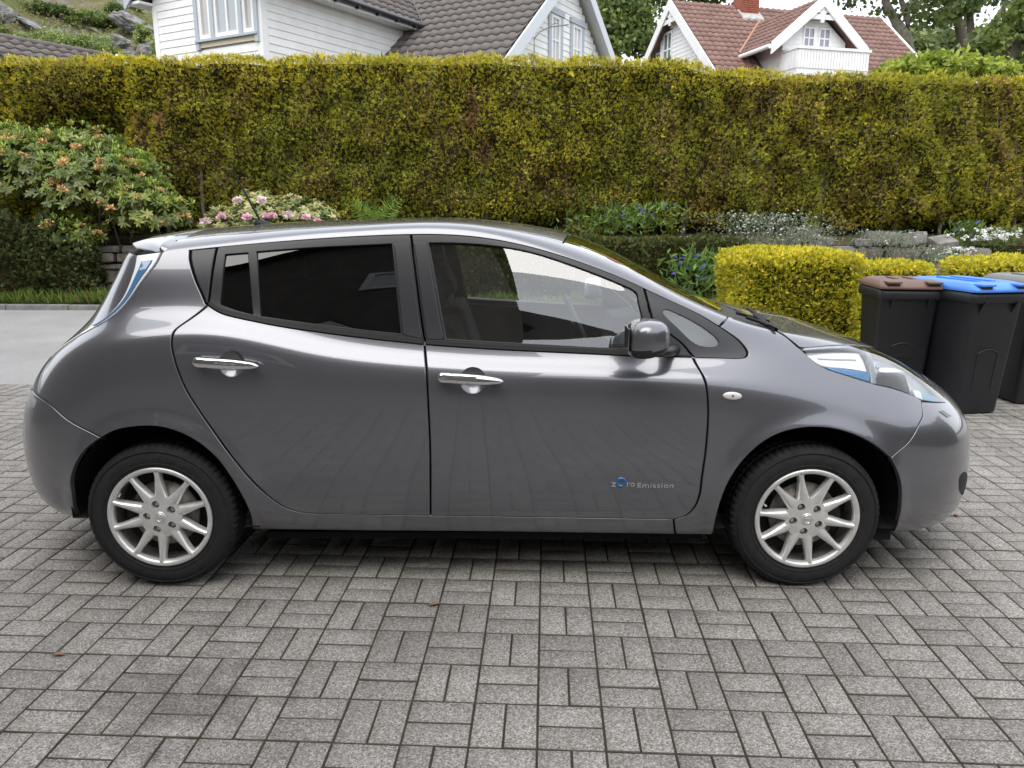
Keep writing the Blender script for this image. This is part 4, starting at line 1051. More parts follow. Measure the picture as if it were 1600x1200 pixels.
# cross-gable dormer: front barge at b=-5.3
DF = -5.0
pk = H2.on_b(1288, -6, DF - .4); pl = H2.on_b(1206, 71, DF - .4); pr_ = H2.on_b(1357, 76, DF - .4)
ZD = pk[2]; DC = pk[0]; KD = (ZD - (pl[2] + pr_[2]) / 2) / ((pr_[0] - pl[0]) / 2); HWD = (pr_[0] - pl[0]) / 2
zd = lambda a: ZD - KD * abs(a - DC)
tile_roof(h2, H2.p(0, -BE, zr2(BE)), H2.A, SVr, LR, BE / cs2, .30, .36, .05, M_red, cap=0, seg=4, keep=lambda u, s: not (abs(u - DC) < HWD - .5 and zr2(BE - s * cs2) < zd(u) - .1))
csd = 1 / math.hypot(1, KD)
for s_ in (-1, 1):
    e0 = DC + s_ * HWD
    one('dormer_roof', h2, M_red, lambda mb: mb.hexa([H2.p(e0, DF - .38, zd(e0) - .12), H2.p(e0, 0, zd(e0) - .12), H2.p(DC, 0, ZD - .12), H2.p(DC, DF - .38, ZD - .12), H2.p(e0, DF - .38, zd(e0) - .02), H2.p(e0, 0, zd(e0) - .02), H2.p(DC, 0, ZD - .02), H2.p(DC, DF - .38, ZD - .02)]))
    one('barge_board', h2, M_white, lambda mb: mb.hexa([H2.p(e0, DF - .46, zd(e0) - .34), H2.p(e0, DF - .382, zd(e0) - .34), H2.p(DC, DF - .382, ZD - .34), H2.p(DC, DF - .46, ZD - .34), H2.p(e0, DF - .46, zd(e0) + .1), H2.p(e0, DF - .382, zd(e0) + .1), H2.p(DC, DF - .382, ZD + .1), H2.p(DC, DF - .46, ZD + .1)]))
SVd = (H2.A + np.array([0, 0, KD])) * csd
tile_roof(h2, H2.p(DC - HWD, 0, zd(DC - HWD)), -H2.B, SVd, 5.35, HWD / csd, .30, .36, .05, M_red, cap=0, seg=4, keep=lambda u, s: zd(DC - HWD + s * csd) > zr2(u) - .05)
one('valley', h2, simple('copper_valley', (.36, .20, .12), .6), lambda mb: mb.tube([tuple(H2.p(DC - HWD, -(Z2 - zd(DC - HWD)) / K2, zd(DC - HWD) + .09)), tuple(H2.p(DC, -(Z2 - ZD) / K2, ZD + .09))], .06, 6))
one('gutter', h2, M_white, lambda mb: mb.tube([tuple(H2.p(DC - HWD - .05, DF - .4, zd(DC - HWD) - .05)), tuple(H2.p(DC - HWD - .05, -(Z2 - zd(DC - HWD)) / K2, zd(DC - HWD) - .08))], .09, 8))
FW = HWD - .75
wz0, wz1 = H2.on_b(1280, 72, DF)[2], H2.on_b(1280, 42, DF)[2]
wa = [H2.on_b(p_, 55, DF)[0] for p_ in (1253.5, 1272.5, 1277.5, 1297)]
clad(H2, h2, 'b', DF, -1, DC - FW, DC + FW, 4.0, ZD - .3, .17, slope=(DC, ZD - .35, KD), holes=[(wa[0], wa[1], wz0 - 1.0, wz1), (wa[2], wa[3], wz0 - 1., wz1)])
one('dormer_wall', h2, M_white, lambda mb: mb.prism([(DC - FW, 4), (DC + FW, 4), (DC + FW, zd(DC + FW) - .3), (DC, ZD - .4), (DC - FW, zd(DC - FW) - .3)], DF + .01, DF + 3.5, lambda u_, v_, t: H2.p(u_, t, v_)))
for (p_, q_) in ((wa[0], wa[1]), (wa[2], wa[3])):
    window(H2, h2, 'b', DF, -1, p_, q_, wz0 - .9, wz1, 2, 2, fw=.07, bars=.05, split=[(wz0 + wz1) / 2 - .05], pm=simple('lilac_pane', (.24, .25, .32), .1, coat=1.0))
truss(H2, h2, lambda t, z, d: H2.p(DC + t, DF - .40 + d, z), H2.on_b(1287, 25, DF - .4)[2], (ZD - H2.on_b(1287, 25, DF - .4)[2]) / KD - .3, ZD - .15)
# balcony
BF = DF - 1.1
ba0, ba1 = H2.on_b(1246, 90, BF)[0], H2.on_b(1357, 90, BF)[0]; bz1 = H2.on_b(1300, 74, BF)[2]; bz0 = H2.on_b(1300, 108, BF)[2]
one('balcony_floor', h2, M_white, lambda mb: H2.box(mb, ba0 - .0, ba1, BF, DF + .4, bz0 - .22, bz0 + .1))
one('balcony_rail', h2, M_white, lambda mb: (H2.box(mb, ba0 - .06, ba1 + .06, BF - .07, BF + .07, bz1 - .08, bz1 + .02), H2.box(mb, ba0 - .06, ba0 + .06, BF + .07, DF + .2, bz1 - .08, bz1 + .02)))
nb2 = 24
for k in range(nb2):
    one('baluster', h2, M_white, lambda mb: H2.box(mb, ba0 + (ba1 - ba0) * k / nb2 + .012, ba0 + (ba1 - ba0) * (k + 1) / nb2 - .012, BF - .03, BF - .005, bz0 + .02, bz1 - .08))
for k in range(6):
    one('baluster', h2, M_white, lambda mb: H2.box(mb, ba0 - .03, ba0 - .005, BF + (DF - BF) * k / 6 + .012, BF + (DF - BF) * (k + 1) / 6 - .012, bz0 + .02, bz1 - .08))
one('balcony_backing', h2, M_white, lambda mb: H2.box(mb, ba0, ba1, BF - .002, BF + .02, bz0 + .06, bz1 - .12))
# chimney
ca0 = H2.on_b(1157, 20, -.6)[0]; ca1 = H2.on_b(1184, 20, -.6)[0]
ch = one('chimney', h2, M_brick, lambda mb: H2.box(mb, ca0, ca1, -.62, .1, 9.0, 12.2))
cr_ = 0; z = 9.85
inv2 = Matrix.Translation(h2.location).inverted()
while z < 11.6:
    nbk = 4; off = .5 if cr_ % 2 else 0; wbk = (ca1 - ca0) / nbk
    for k in range(-1, nbk):
        a0_ = max(ca0, ca0 + (k + off) * wbk + .008); a1_ = min(ca1, ca0 + (k + 1 + off) * wbk - .008)
        if a1_ - a0_ > .03:
            mb = MB(); H2.box(mb, a0_, a1_, -.645, -.615, z + .008, z + .075); o = mb.build('brick', M_brick, ch)
    z += .085; cr_ += 1
one('flashing', h2, M_lead, lambda mb: mb.hexa([H2.p(ca0 - .1, -.95, zr2(.95) + .0), H2.p(ca1 + .1, -.95, zr2(.95) + .0), H2.p(ca1 + .1, -.45, zr2(.45) + .0), H2.p(ca0 - .1, -.45, zr2(.45)), H2.p(ca0 - .1, -.95, zr2(.95) + .12), H2.p(ca1 + .1, -.95, zr2(.95) + .12), H2.p(ca1 + .1, -.45, zr2(.45) + .14), H2.p(ca0 - .1, -.45, zr2(.45) + .14)]))

# ---- brown roof at the left edge
h3 = empty('grey_roofed_house', tuple(at_y(60, 150, 16.5))); tag(h3, 'house at the far left of which only a brown grey tiled roof shows', 'house')
r0 = at_y(-40, 54, 17.0); r1 = at_y(180, 92, 20.2)
U = np.array(r1) - np.array(r0); LU = np.linalg.norm(U); U[2] = U[2] * .2; U = unit(U)
r0 = np.array(r0); Sv = unit(np.array([U[1], -U[0], 0]) * -1 + np.array([0, 0, .62])); 
Sv = unit(np.array([-U[1], U[0], 0]) + np.array([0, 0, .62])); O3 = r0 - Sv * 2.4
Nn3 = np.cross(U, Sv)
one('roof', h3, M_tile, lambda mb: mb.hexa([O3 - Nn3 * .12, O3 + U * LU - Nn3 * .12, O3 + U * LU + Sv * 2.4 - Nn3 * .12, O3 + Sv * 2.4 - Nn3 * .12, O3 - Nn3 * .02, O3 + U * LU - Nn3 * .02, O3 + U * LU + Sv * 2.4 - Nn3 * .02, O3 + Sv * 2.4 - Nn3 * .02]))
tile_roof(h3, O3, U, Sv, LU, 2.4, .30, .36, .05, M_tile, cap=150)
for k in range(int(LU / .4)):
    def cap_(mb, k=k):
        p = O3 + Sv * 2.42 + U * (k * .4)
        mb.tube([tuple(p), tuple(p + U * .41)], [.10, .115], 8)
    one('ridge_tile', h3, M_tile, cap_)
one('barge_board', h3, M_white, lambda mb: mb.hexa([O3 + U * (LU + .01) - Nn3 * .25, O3 + U * (LU + .06) - Nn3 * .25, O3 + U * (LU + .06) + Sv * 2.45 - Nn3 * .25, O3 + U * (LU + .01) + Sv * 2.45 - Nn3 * .25, O3 + U * (LU + .01) + Nn3 * .1, O3 + U * (LU + .06) + Nn3 * .1, O3 + U * (LU + .06) + Sv * 2.45 + Nn3 * .1, O3 + U * (LU + .01) + Sv * 2.45 + Nn3 * .1]))
w3 = O3 + U * LU * .5 + Sv * 1.2
one('wall', h3, M_white, lambda mb: mb.hexa([O3 + Sv * .3 + U * .3 - (0, 0, 3), O3 + Sv * .3 + U * (LU - .2) - (0, 0, 3), O3 + Sv * 2.3 + U * (LU - .2) - (0, 0, 4), O3 + Sv * 2.3 + U * .3 - (0, 0, 4), O3 + Sv * .3 + U * .3 - (0, 0, .18), O3 + Sv * .3 + U * (LU - .2) - (0, 0, .18), O3 + Sv * 2.3 + U * (LU - .2) - (0, 0, .2), O3 + Sv * 2.3 + U * .3 - (0, 0, .2)]))
# little white roof edge behind the hedge at the right
sh = empty('garden_shed', tuple(at_y(1572, 140, 15))); tag(sh, 'white roof edge of a shed peeping over the hedge at the far right', 'shed')
p = at_y(1556, 117, 15.); q = at_y(1640, 131, 15.6)
one('roof', sh, M_white, lambda mb: mb.hexa([(p.x, 15, p.z - .12), (q.x, 15.6, q.z - .12), (q.x, 18, q.z + .2), (p.x, 18, p.z + .2), (p.x, 15, p.z), (q.x, 15.6, q.z), (q.x, 18, q.z + .32), (p.x, 18, p.z + .32)]))
one('wall', sh, M_white, lambda mb: mb.hexa([(p.x + .2, 15.3, 1.2), (q.x, 15.8, 1.2), (q.x, 17.8, 1.2), (p.x + .2, 17.8, 1.2), (p.x + .2, 15.3, p.z - .13), (q.x, 15.8, q.z - .13), (q.x, 17.8, q.z + .1), (p.x + .2, 17.8, p.z + .1)]))

# ---- dwelling behind the photographer (seen only mirrored in paint and glass)
M_wood = simple('dark_stained_wood', (.15, .135, .12), .7, noise=.25, nscale=4)
H4 = Frame((.45, -7.3, 0), 0.0)
h4 = empty('brown_house', (-5, -11, 0)); tag(h4, 'dark stained wooden house behind the photographer, mirrored in the car', 'house')
one('wall', h4, M_wood, lambda mb: H4.box(mb, -14, 0, -6, 0, 0, 7.6))
one('roof', h4, M_tile, lambda mb: mb.prism([(-6.6, 7.5), (.6, 7.5), (-3, 9.3)], -14.4, .4, lambda u_, v_, t: H4.p(t, u_, v_)))
one('added_side_wing', h4, M_wood, lambda mb: H4.box(mb, -14, -8.2, .001, 8.6, 0, 8.6))  # unseen wing added to darken reflections in the rear pillar and glass
one('added_side_roof', h4, M_tile, lambda mb: H4.box(mb, -14.3, -7.8, .05, 9.0, 8.6, 8.9))
one('garage_wall', h4, M_wood, lambda mb: H4.box(mb, .001, 11, -6, -.8, 0, 3.9))
one('garage_roof', h4, M_tile, lambda mb: H4.box(mb, .01, 11.5, -6.3, -.4, 3.9, 4.15))
for (a_, b_, z0_, z1_) in ((-4.4, -2.6, 1.1, 2.3), (-9.2, -7.4, 1.1, 2.3), (-2.25, -1.6, 4.75, 5.45)):
    window(H4, h4, 'b', .0, 1, a_, b_, z0_, z1_, 1 if z0_ > 3 else 2, 1, fw=.08 if z0_ > 3 else .13, bars=.06, pm=M_curtain_sky if z0_ > 3 else None)  # upper pane made pale: sky reflection put into its colour

small_hedge('added_hedge', 'unseen dark hedge added right of the drive to darken the front bumper reflections', [(7.2, 8.2, -6.5, .9, 0, 2.5)], 160, DG, [3, 3, 2, 1], .12, 6, blades=4, width=.3, lump=.1)  # out-of-view hedge, added so the bumper mirrors something dark
# ------------------------------------------------------------------ trees, hill, far wood
def tree(name, label, trunk, blobs, nleaf, L, W, cols, wts, r0=.2, cat='tree', group=None, shell=.35, limbs=(), trunk_mat=None):
    """trunk: list of points; blobs: (centre, radii); limbs: list of (point list, radius)"""
    r_ = empty(name, tuple(trunk[0])); tag(r_, label, cat, group); inv = Matrix.Translation(r_.location).inverted()
    mb = MB(); m_ = len(trunk); mb.tube(trunk, [r0 * (1 - .6 * i / max(1, m_ - 1)) for i in range(m_)], 9)
    o = mb.build('trunk', trunk_mat or M_bark, r_); o.matrix_parent_inverse = inv
    for pts, rr in limbs:
        mb = MB(); mb.tube(pts, [rr * (1 - .7 * i / (len(pts) - 1)) for i in range(len(pts))], 7); o = mb.build('limb', trunk_mat or M_bark, r_); o.matrix_parent_inverse = inv
    # leaf clumps: points gathered round clump centres inside each blob
    nc = max(6, nleaf // 26); C, _ = ell_points(nc, blobs, shell)
    k = rng.integers(0, nc, nleaf); sp = np.mean([b[1][0] for b in blobs]) * .17
    P = C[k] + rng.normal(0, 1, (nleaf, 3)) * (sp, sp, sp * .6)
    D = unit(rng.normal(0, 1, (nleaf, 3)) + np.array([0, -.1, -.15]))
    v, f = kites(P, D, unit(np.cross(D, rvec(nleaf))), L * rng.uniform(.7, 1.25, nleaf), W, rng.normal(0, .35, nleaf))
    ct = 2.1 * np.array(cols)[rng.choice(len(cols), nc, p=np.array(wts) / sum(wts))][k] * rng.uniform(.78, 1.22, (nleaf, 1))
    o = npmesh('crown', v, f, M_leaf, r_, col=np.repeat(ct, 4, 0)); o.matrix_parent_inverse = inv; tag(o, kind='stuff')
    return r_
def tp(*pts): return [tuple(at_y(*p)) for p in pts]
GR = [(.085, .115, .03), (.06, .085, .024), (.12, .15, .04)]; DK = [(.062, .088, .026), (.045, .068, .021), (.09, .115, .035)]
BR = [(.125, .165, .02), (.09, .125, .02), (.17, .195, .03)]
def sc(y): return (y - CAM[1]) / FPX          # metres per pixel at distance
def bl(px, py, y, rx, ry, rz=None):
    s_ = sc(y); return (tuple(at_y(px, py, y)), (rx * s_, (rz or rx) * s_, ry * s_))
# dark tree between the two white houses
tree('broadleaf_tree', 'dense green tree filling the gap between the two white houses', tp((965, 200, 44), (965, 90, 44), (965, 20, 44)), [bl(965, 45, 44, 55, 60), (bl(930, 0, 46, 50, 50)), bl(1000, -5, 45, 45, 45), bl(985, 70, 43, 45, 45)], 9000, .34, .22, GR + DK, [2, 2, 1, 2, 2, 1], .3, shell=.3)
tree('broadleaf_tree', 'dark tree behind the red roof ridge left of the chimney', tp((1090, 120, 60), (1090, 30, 60), (1090, -30, 60)), [bl(1080, -10, 60, 70, 26), bl(1130, -14, 60, 45, 22), bl(1040, -14, 60, 45, 30)], 3000, .45, .3, DK, [2, 2, 1], .3)
# tall trees on the right
tree('tall_tree', 'tall tree with pale forked trunk just right of the red roofed house', tp((1424, 130, 46), (1421, 85, 46), (1414, 55, 46), (1398, 30, 46), (1384, 5, 46), (1375, -40, 46)), [bl(1350, -15, 46, 60, 34), bl(1425, -20, 46, 60, 30), bl(1395, -50, 46, 90, 40), bl(1372, 20, 47, 26, 22), bl(1440, 22, 46, 30, 16)], 2000, .38, .26, DK + GR, [2, 1, 2, 1, 1, 1], .42,
     limbs=[(tp((1416, 58, 46), (1419, 30, 46), (1408, 0, 46), (1400, -40, 46)), .28), (tp((1398, 30, 46), (1420, 10, 46), (1440, -10, 46)), .12)], trunk_mat=simple('pale_bark', (.22, .20, .16), .9, noise=.35, nscale=5))
tree('tall_tree', 'tall dark stemmed tree with spreading boughs above the bright shrub', tp((1512, 140, 50), (1508, 80, 50), (1500, 45, 50), (1492, 15, 50), (1488, -40, 50)), [bl(1470, 0, 50, 60, 30), bl(1530, -18, 50, 60, 24), bl(1500, -55, 50, 90, 40), bl(1468, 32, 50, 40, 18)], 1900, .45, .3, DK + GR, [2, 2, 2, 1, 1, 1], .45,
     limbs=[(tp((1500, 45, 50), (1518, 15, 50), (1535, -20, 50)), .25), (tp((1492, 20, 50), (1470, 0, 50), (1455, -15, 50)), .16), (tp((1507, 75, 50), (1550, 40, 50), (1570, 5, 50), (1580, -20, 50)), .26)])
tree('tall_tree', 'slender straight trunked tree near the top right corner', tp((1522, 140, 42), (1519, 80, 42), (1516, 40, 42), (1514, 0, 42), (1512, -50, 42)), [bl(1530, 0, 42, 36, 16), bl(1500, 18, 42, 28, 12), bl(1514, -30, 42, 60, 26)], 1100, .36, .25, GR + DK, [1, 1, 1, 1, 1, 1], .27)
tree('tall_tree', 'leafy tree leaning in at the top right corner', tp((1560, 140, 40), (1580, 80, 40), (1610, 40, 40), (1640, 0, 40)), [bl(1590, 55, 40, 42, 34), bl(1625, 15, 40, 50, 45), bl(1545, 68, 40, 34, 20), bl(1600, 95, 41, 50, 24)], 3200, .34, .24, GR + [(.10, .13, .06)], [2, 2, 2, 1], .35)
for k, (px, py, y, rx, ry, lb) in enumerate(((1400, 98, 62, 60, 50, 'rounded background tree left in the wood behind the tall trunks'), (1465, 82, 66, 60, 46, 'rounded background tree between the two tall trunks'), (1545, 98, 64, 60, 50, 'rounded background tree behind the slender trunk'), (1620, 105, 60, 60, 55, 'rounded background tree at the right edge behind the shed'))):
    tree('wood_tree', lb, tp((px, 200, y), (px, py, y)), [bl(px, py, y, rx, ry), bl(px - 30, py + 20, y, rx * .6, ry * .6), bl(px + 28, py + 15, y, rx * .6, ry * .6)], 3600, .5, .34, [(.09, .115, .05), (.065, .09, .035), (.12, .145, .055)], [2, 2, 1], .3, group='wood on the right')
# bright shrub above the hedge
tree('bright_shrub', 'fresh yellow green shrub rising above the hedge at the right', tp((1450, 170, 13.5), (1450, 130, 13.5), (1450, 100, 13.5)), [bl(1430, 112, 13.5, 46, 22), bl(1490, 106, 13.4, 44, 20), bl(1540, 112, 13.5, 34, 18), bl(1400, 118, 13.6, 30, 14), bl(1450, 95, 13.6, 26, 12)], 2400, .16, .085, BR, [2, 1, 2], .06, 'shrub', shell=.5)

# rocky hill at the far left
xs_ = np.linspace(-75, 8, 150); ys_ = np.linspace(48, 130, 80)
GX, GY = np.meshgrid(xs_, ys_, indexing='ij'); pp = np.stack([GX.ravel(), GY.ravel(), 0 * GX.ravel()], 1)
base = np.interp(GY.ravel(), [48, 55, 70, 90, 105, 130], [2.6, 4.5, 11, 21, 25.5, 24.5])
side = np.interp(GX.ravel(), [-75, -55, -46, -38, -30, -10, 8], [1.28, 1.20, 1.03, 1.01, 1.05, .75, .45])
hz = base * side + 5.0 * (fbm(pp * .09, 41, 4) - .5) + 3.0 * np.abs(fbm(pp * .25, 43, 3) - .5)
m_h, nt, b = new_mat('heath_and_rock')
b.inputs['Roughness'].default_value = .95; b.inputs['Specular IOR Level'].default_value = .15
tcn = nt.nodes.new('ShaderNodeTexCoord'); n1 = nt.nodes.new('ShaderNodeTexNoise'); n1.inputs['Scale'].default_value = .11; n1.inputs['Detail'].default_value = 10; n1.inputs['Roughness'].default_value = .68
r1_ = nt.nodes.new('ShaderNodeValToRGB'); r1_.color_ramp.elements[0].position = .46; r1_.color_ramp.elements[0].color = (.10, .115, .038, 1); r1_.color_ramp.elements[1].position = .66; r1_.color_ramp.elements[1].color = (.25, .25, .255, 1)
e_ = r1_.color_ramp.elements.new(.53); e_.color = (.13, .115, .055, 1); e_ = r1_.color_ramp.elements.new(.60); e_.color = (.17, .165, .15, 1)
nt.links.new(tcn.outputs['Object'], n1.inputs['Vector']); nt.links.new(n1.outputs['Fac'], r1_.inputs['Fac'])
n3 = nt.nodes.new('ShaderNodeTexNoise'); n3.inputs['Scale'].default_value = 1.6; n3.inputs['Detail'].default_value = 8
mr = nt.nodes.new('ShaderNodeMapRange'); mr.inputs['To Min'].default_value = .5; mr.inputs['To Max'].default_value = 1.5; nt.links.new(tcn.outputs['Object'], n3.inputs['Vector']); nt.links.new(n3.outputs['Fac'], mr.inputs['Value'])
mu = nt.nodes.new('ShaderNodeMix'); mu.data_type = 'RGBA'; mu.blend_type = 'MULTIPLY'; mu.inputs[0].default_value = 1
nt.links.new(r1_.outputs['Color'], mu.inputs[6]); nt.links.new(mr.outputs['Result'], mu.inputs[7]); nt.links.new(mu.outputs[2], b.inputs['Base Color'])
bp = nt.nodes.new('ShaderNodeBump'); bp.inputs['Strength'].default_value = 1.0; bp.inputs['Distance'].default_value = .8; nt.links.new(n1.outputs['Fac'], bp.inputs['Height']); nt.links.new(bp.outputs['Normal'], b.inputs['Normal'])
nx_, ny_ = GX.shape
V = np.stack([GX.ravel(), GY.ravel(), hz], 1)
F = np.array([(i * ny_ + j, (i + 1) * ny_ + j, (i + 1) * ny_ + j + 1, i * ny_ + j + 1) for i in range(nx_ - 1) for j in range(ny_ - 1)])
tag(npmesh('hill', V, F, m_h, smooth=False), kind='structure')
def hill_z(x, y):
    i = int(np.clip(np.searchsorted(xs_, x), 1, nx_ - 1)); j = int(np.clip(np.searchsorted(ys_, y), 1, ny_ - 1)); return float(hz.reshape(nx_, ny_)[i, j])
def ray_hill(px, py):
    d = ray(px, py); d = d / d[1]
    for y in np.arange(48, 129, .5):
        p = CV + d * (y - CV[1])
        if hill_z(p[0], y) >= p[2]: return p
    return None
# outcrops of bare rock and bushes on the hill
M_rock = simple('grey_rock', (.17, .168, .165), .95, noise=.65, nscale=.9, bump=1.0, bscale=1.6)
def rock(px, py, w, h, label):
    p = ray_hill(px, py + h * .3)
    if p is None: return
    s_ = sc(p[1]); bm = bmesh.new(); bmesh.ops.create_icosphere(bm, subdivisions=4, radius=1)
    co = np.array([v.co[:] for v in bm.verts]); d_ = .35 + 1.3 * fbm(co * 1.7 + px, 61, 5) ; d_ = np.round(d_ * 7) / 7 * .55 + d_ * .45
    for v, q in zip(bm.verts, d_): v.co = Vector((v.co.x * q * w * s_ * .5, v.co.y * q * w * s_ * .4, v.co.z * q * h * s_ * .42))
    me = bpy.data.meshes.new('rock_outcrop'); bm.to_mesh(me); bm.free()
    o = link_mesh('rock_outcrop', me, M_rock, None, tuple(p)); o.rotation_euler = (0, R(28), 0); tag(o, label, 'rock', 'outcrops on the hill')
for px, py, w, h, lb in ((4, 18, 34, 40, 'steep grey rock face on the hill at the top left corner'), (50, 38, 44, 12, 'flat grey rock ledge on the hill above the brown roof'), (212, 34, 70, 30, 'large pale rock slab on the hill beside the white house'), (190, 63, 46, 26, 'grey rock outcrop on the hill above the green bushes'), (238, 72, 34, 40, 'dark cleft rock low on the hill beside the white house'), (262, 60, 26, 50, 'grey rock face on the hill touching the white house corner'), (150, 48, 24, 8, 'small pale rock ledge in the middle of the hill'), (208, 85, 30, 22, 'pale boulder just above the hedge left of the white house')):
    rock(px, py, w, h, lb)
HG = [(.13, .165, .05), (.10, .13, .045), (.17, .20, .06)]
for px, py, rx, ry, c_, lb in ((82, 62, 36, 22, HG, 'light green bush on the hill above the brown roof'), (120, 72, 24, 18, HG, 'small light green bush in the middle of the hill foot'), (150, 70, 34, 22, HG, 'round light green bush right of the hill foot middle'), (182, 92, 28, 18, GR, 'dark green bush just above the hedge at the hill foot'), (226, 58, 16, 26, HG, 'upright green bush between the rocks on the hill'), (255, 78, 16, 24, HG, 'upright green bush beside the white house corner'), (38, 66, 22, 14, HG, 'low green bush at the left of the hill foot'), (136, 30, 26, 12, GR, 'low bush high on the hill in the middle'), (95, 18, 22, 9, DK, 'dark heath bush high on the hill'), (178, 14, 16, 10, DK, 'small dark bush on the skyline of the hill'), (168, 34, 20, 12, GR, 'green bush on the upper slope of the hill'), (112, 36, 16, 9, GR, 'small bush on the upper slope of the hill'), (270, 95, 16, 12, HG, 'small bright bush at the foot of the white house'), (215, 10, 14, 9, GR, 'small bush on the skyline near the house eave'), (60, 12, 26, 9, DK, 'wide heath bush near the top of the hill'), (10, 60, 20, 14, GR, 'green bush at the left edge above the brown roof')):
    p = ray_hill(px, py + ry)
    if p is None: continue
    s_ = sc(p[1]); tree('hill_bush', lb, [tuple(p - (0, 0, .3)), tuple(p + (0, 0, ry * s_ * .8))], [((p[0], p[1], p[2] + ry * s_ * .7), (rx * s_ * .9, rx * s_ * .7, ry * s_ * .9)), ((p[0] - rx * s_ * .4, p[1], p[2] + ry * s_ * .4), (rx * s_ * .5, rx * s_ * .5, ry * s_ * .6)), ((p[0] + rx * s_ * .45, p[1], p[2] + ry * s_ * .4), (rx * s_ * .45, rx * s_ * .5, ry * s_ * .55))], 1300, .30, .22, c_, [2, 2, 1], .08, 'bush', 'bushes on the hill', shell=.4)

# low heather and juniper cushions scattered over the slope, too many to tell apart
hx = rng.uniform(-62, -14, 900); hy = rng.uniform(60, 112, 900); HP = np.array([(x, y, hill_z(x, y)) for x, y in zip(hx, hy)])
kk = fbm(HP * .13, 71, 3) > .47; HP = HP[kk]; m_ = len(HP)
P = np.repeat(HP, 34, 0) + rng.normal(0, 1, (m_ * 34, 3)) * (.75, .75, .28) + (0, 0, .2); n = len(P); D = unit(rng.normal(0, 1, (n, 3)) + (0, 0, .5))
v, f = kites(P, D, unit(np.cross(D, rvec(n))), rng.uniform(.2, .42, n), .2, rng.normal(0, .3, n))
ct = np.array([(.13, .12, .05), (.10, .12, .04), (.16, .17, .06), (.15, .10, .06)])[rng.integers(0, 4, m_)]
tag(npmesh('heather', v, f, M_leaf, col=np.repeat(ct, 34 * 4, 0) * 1.5), 'low heather and juniper scrub covering the rocky hill', 'scrub', kind='stuff')
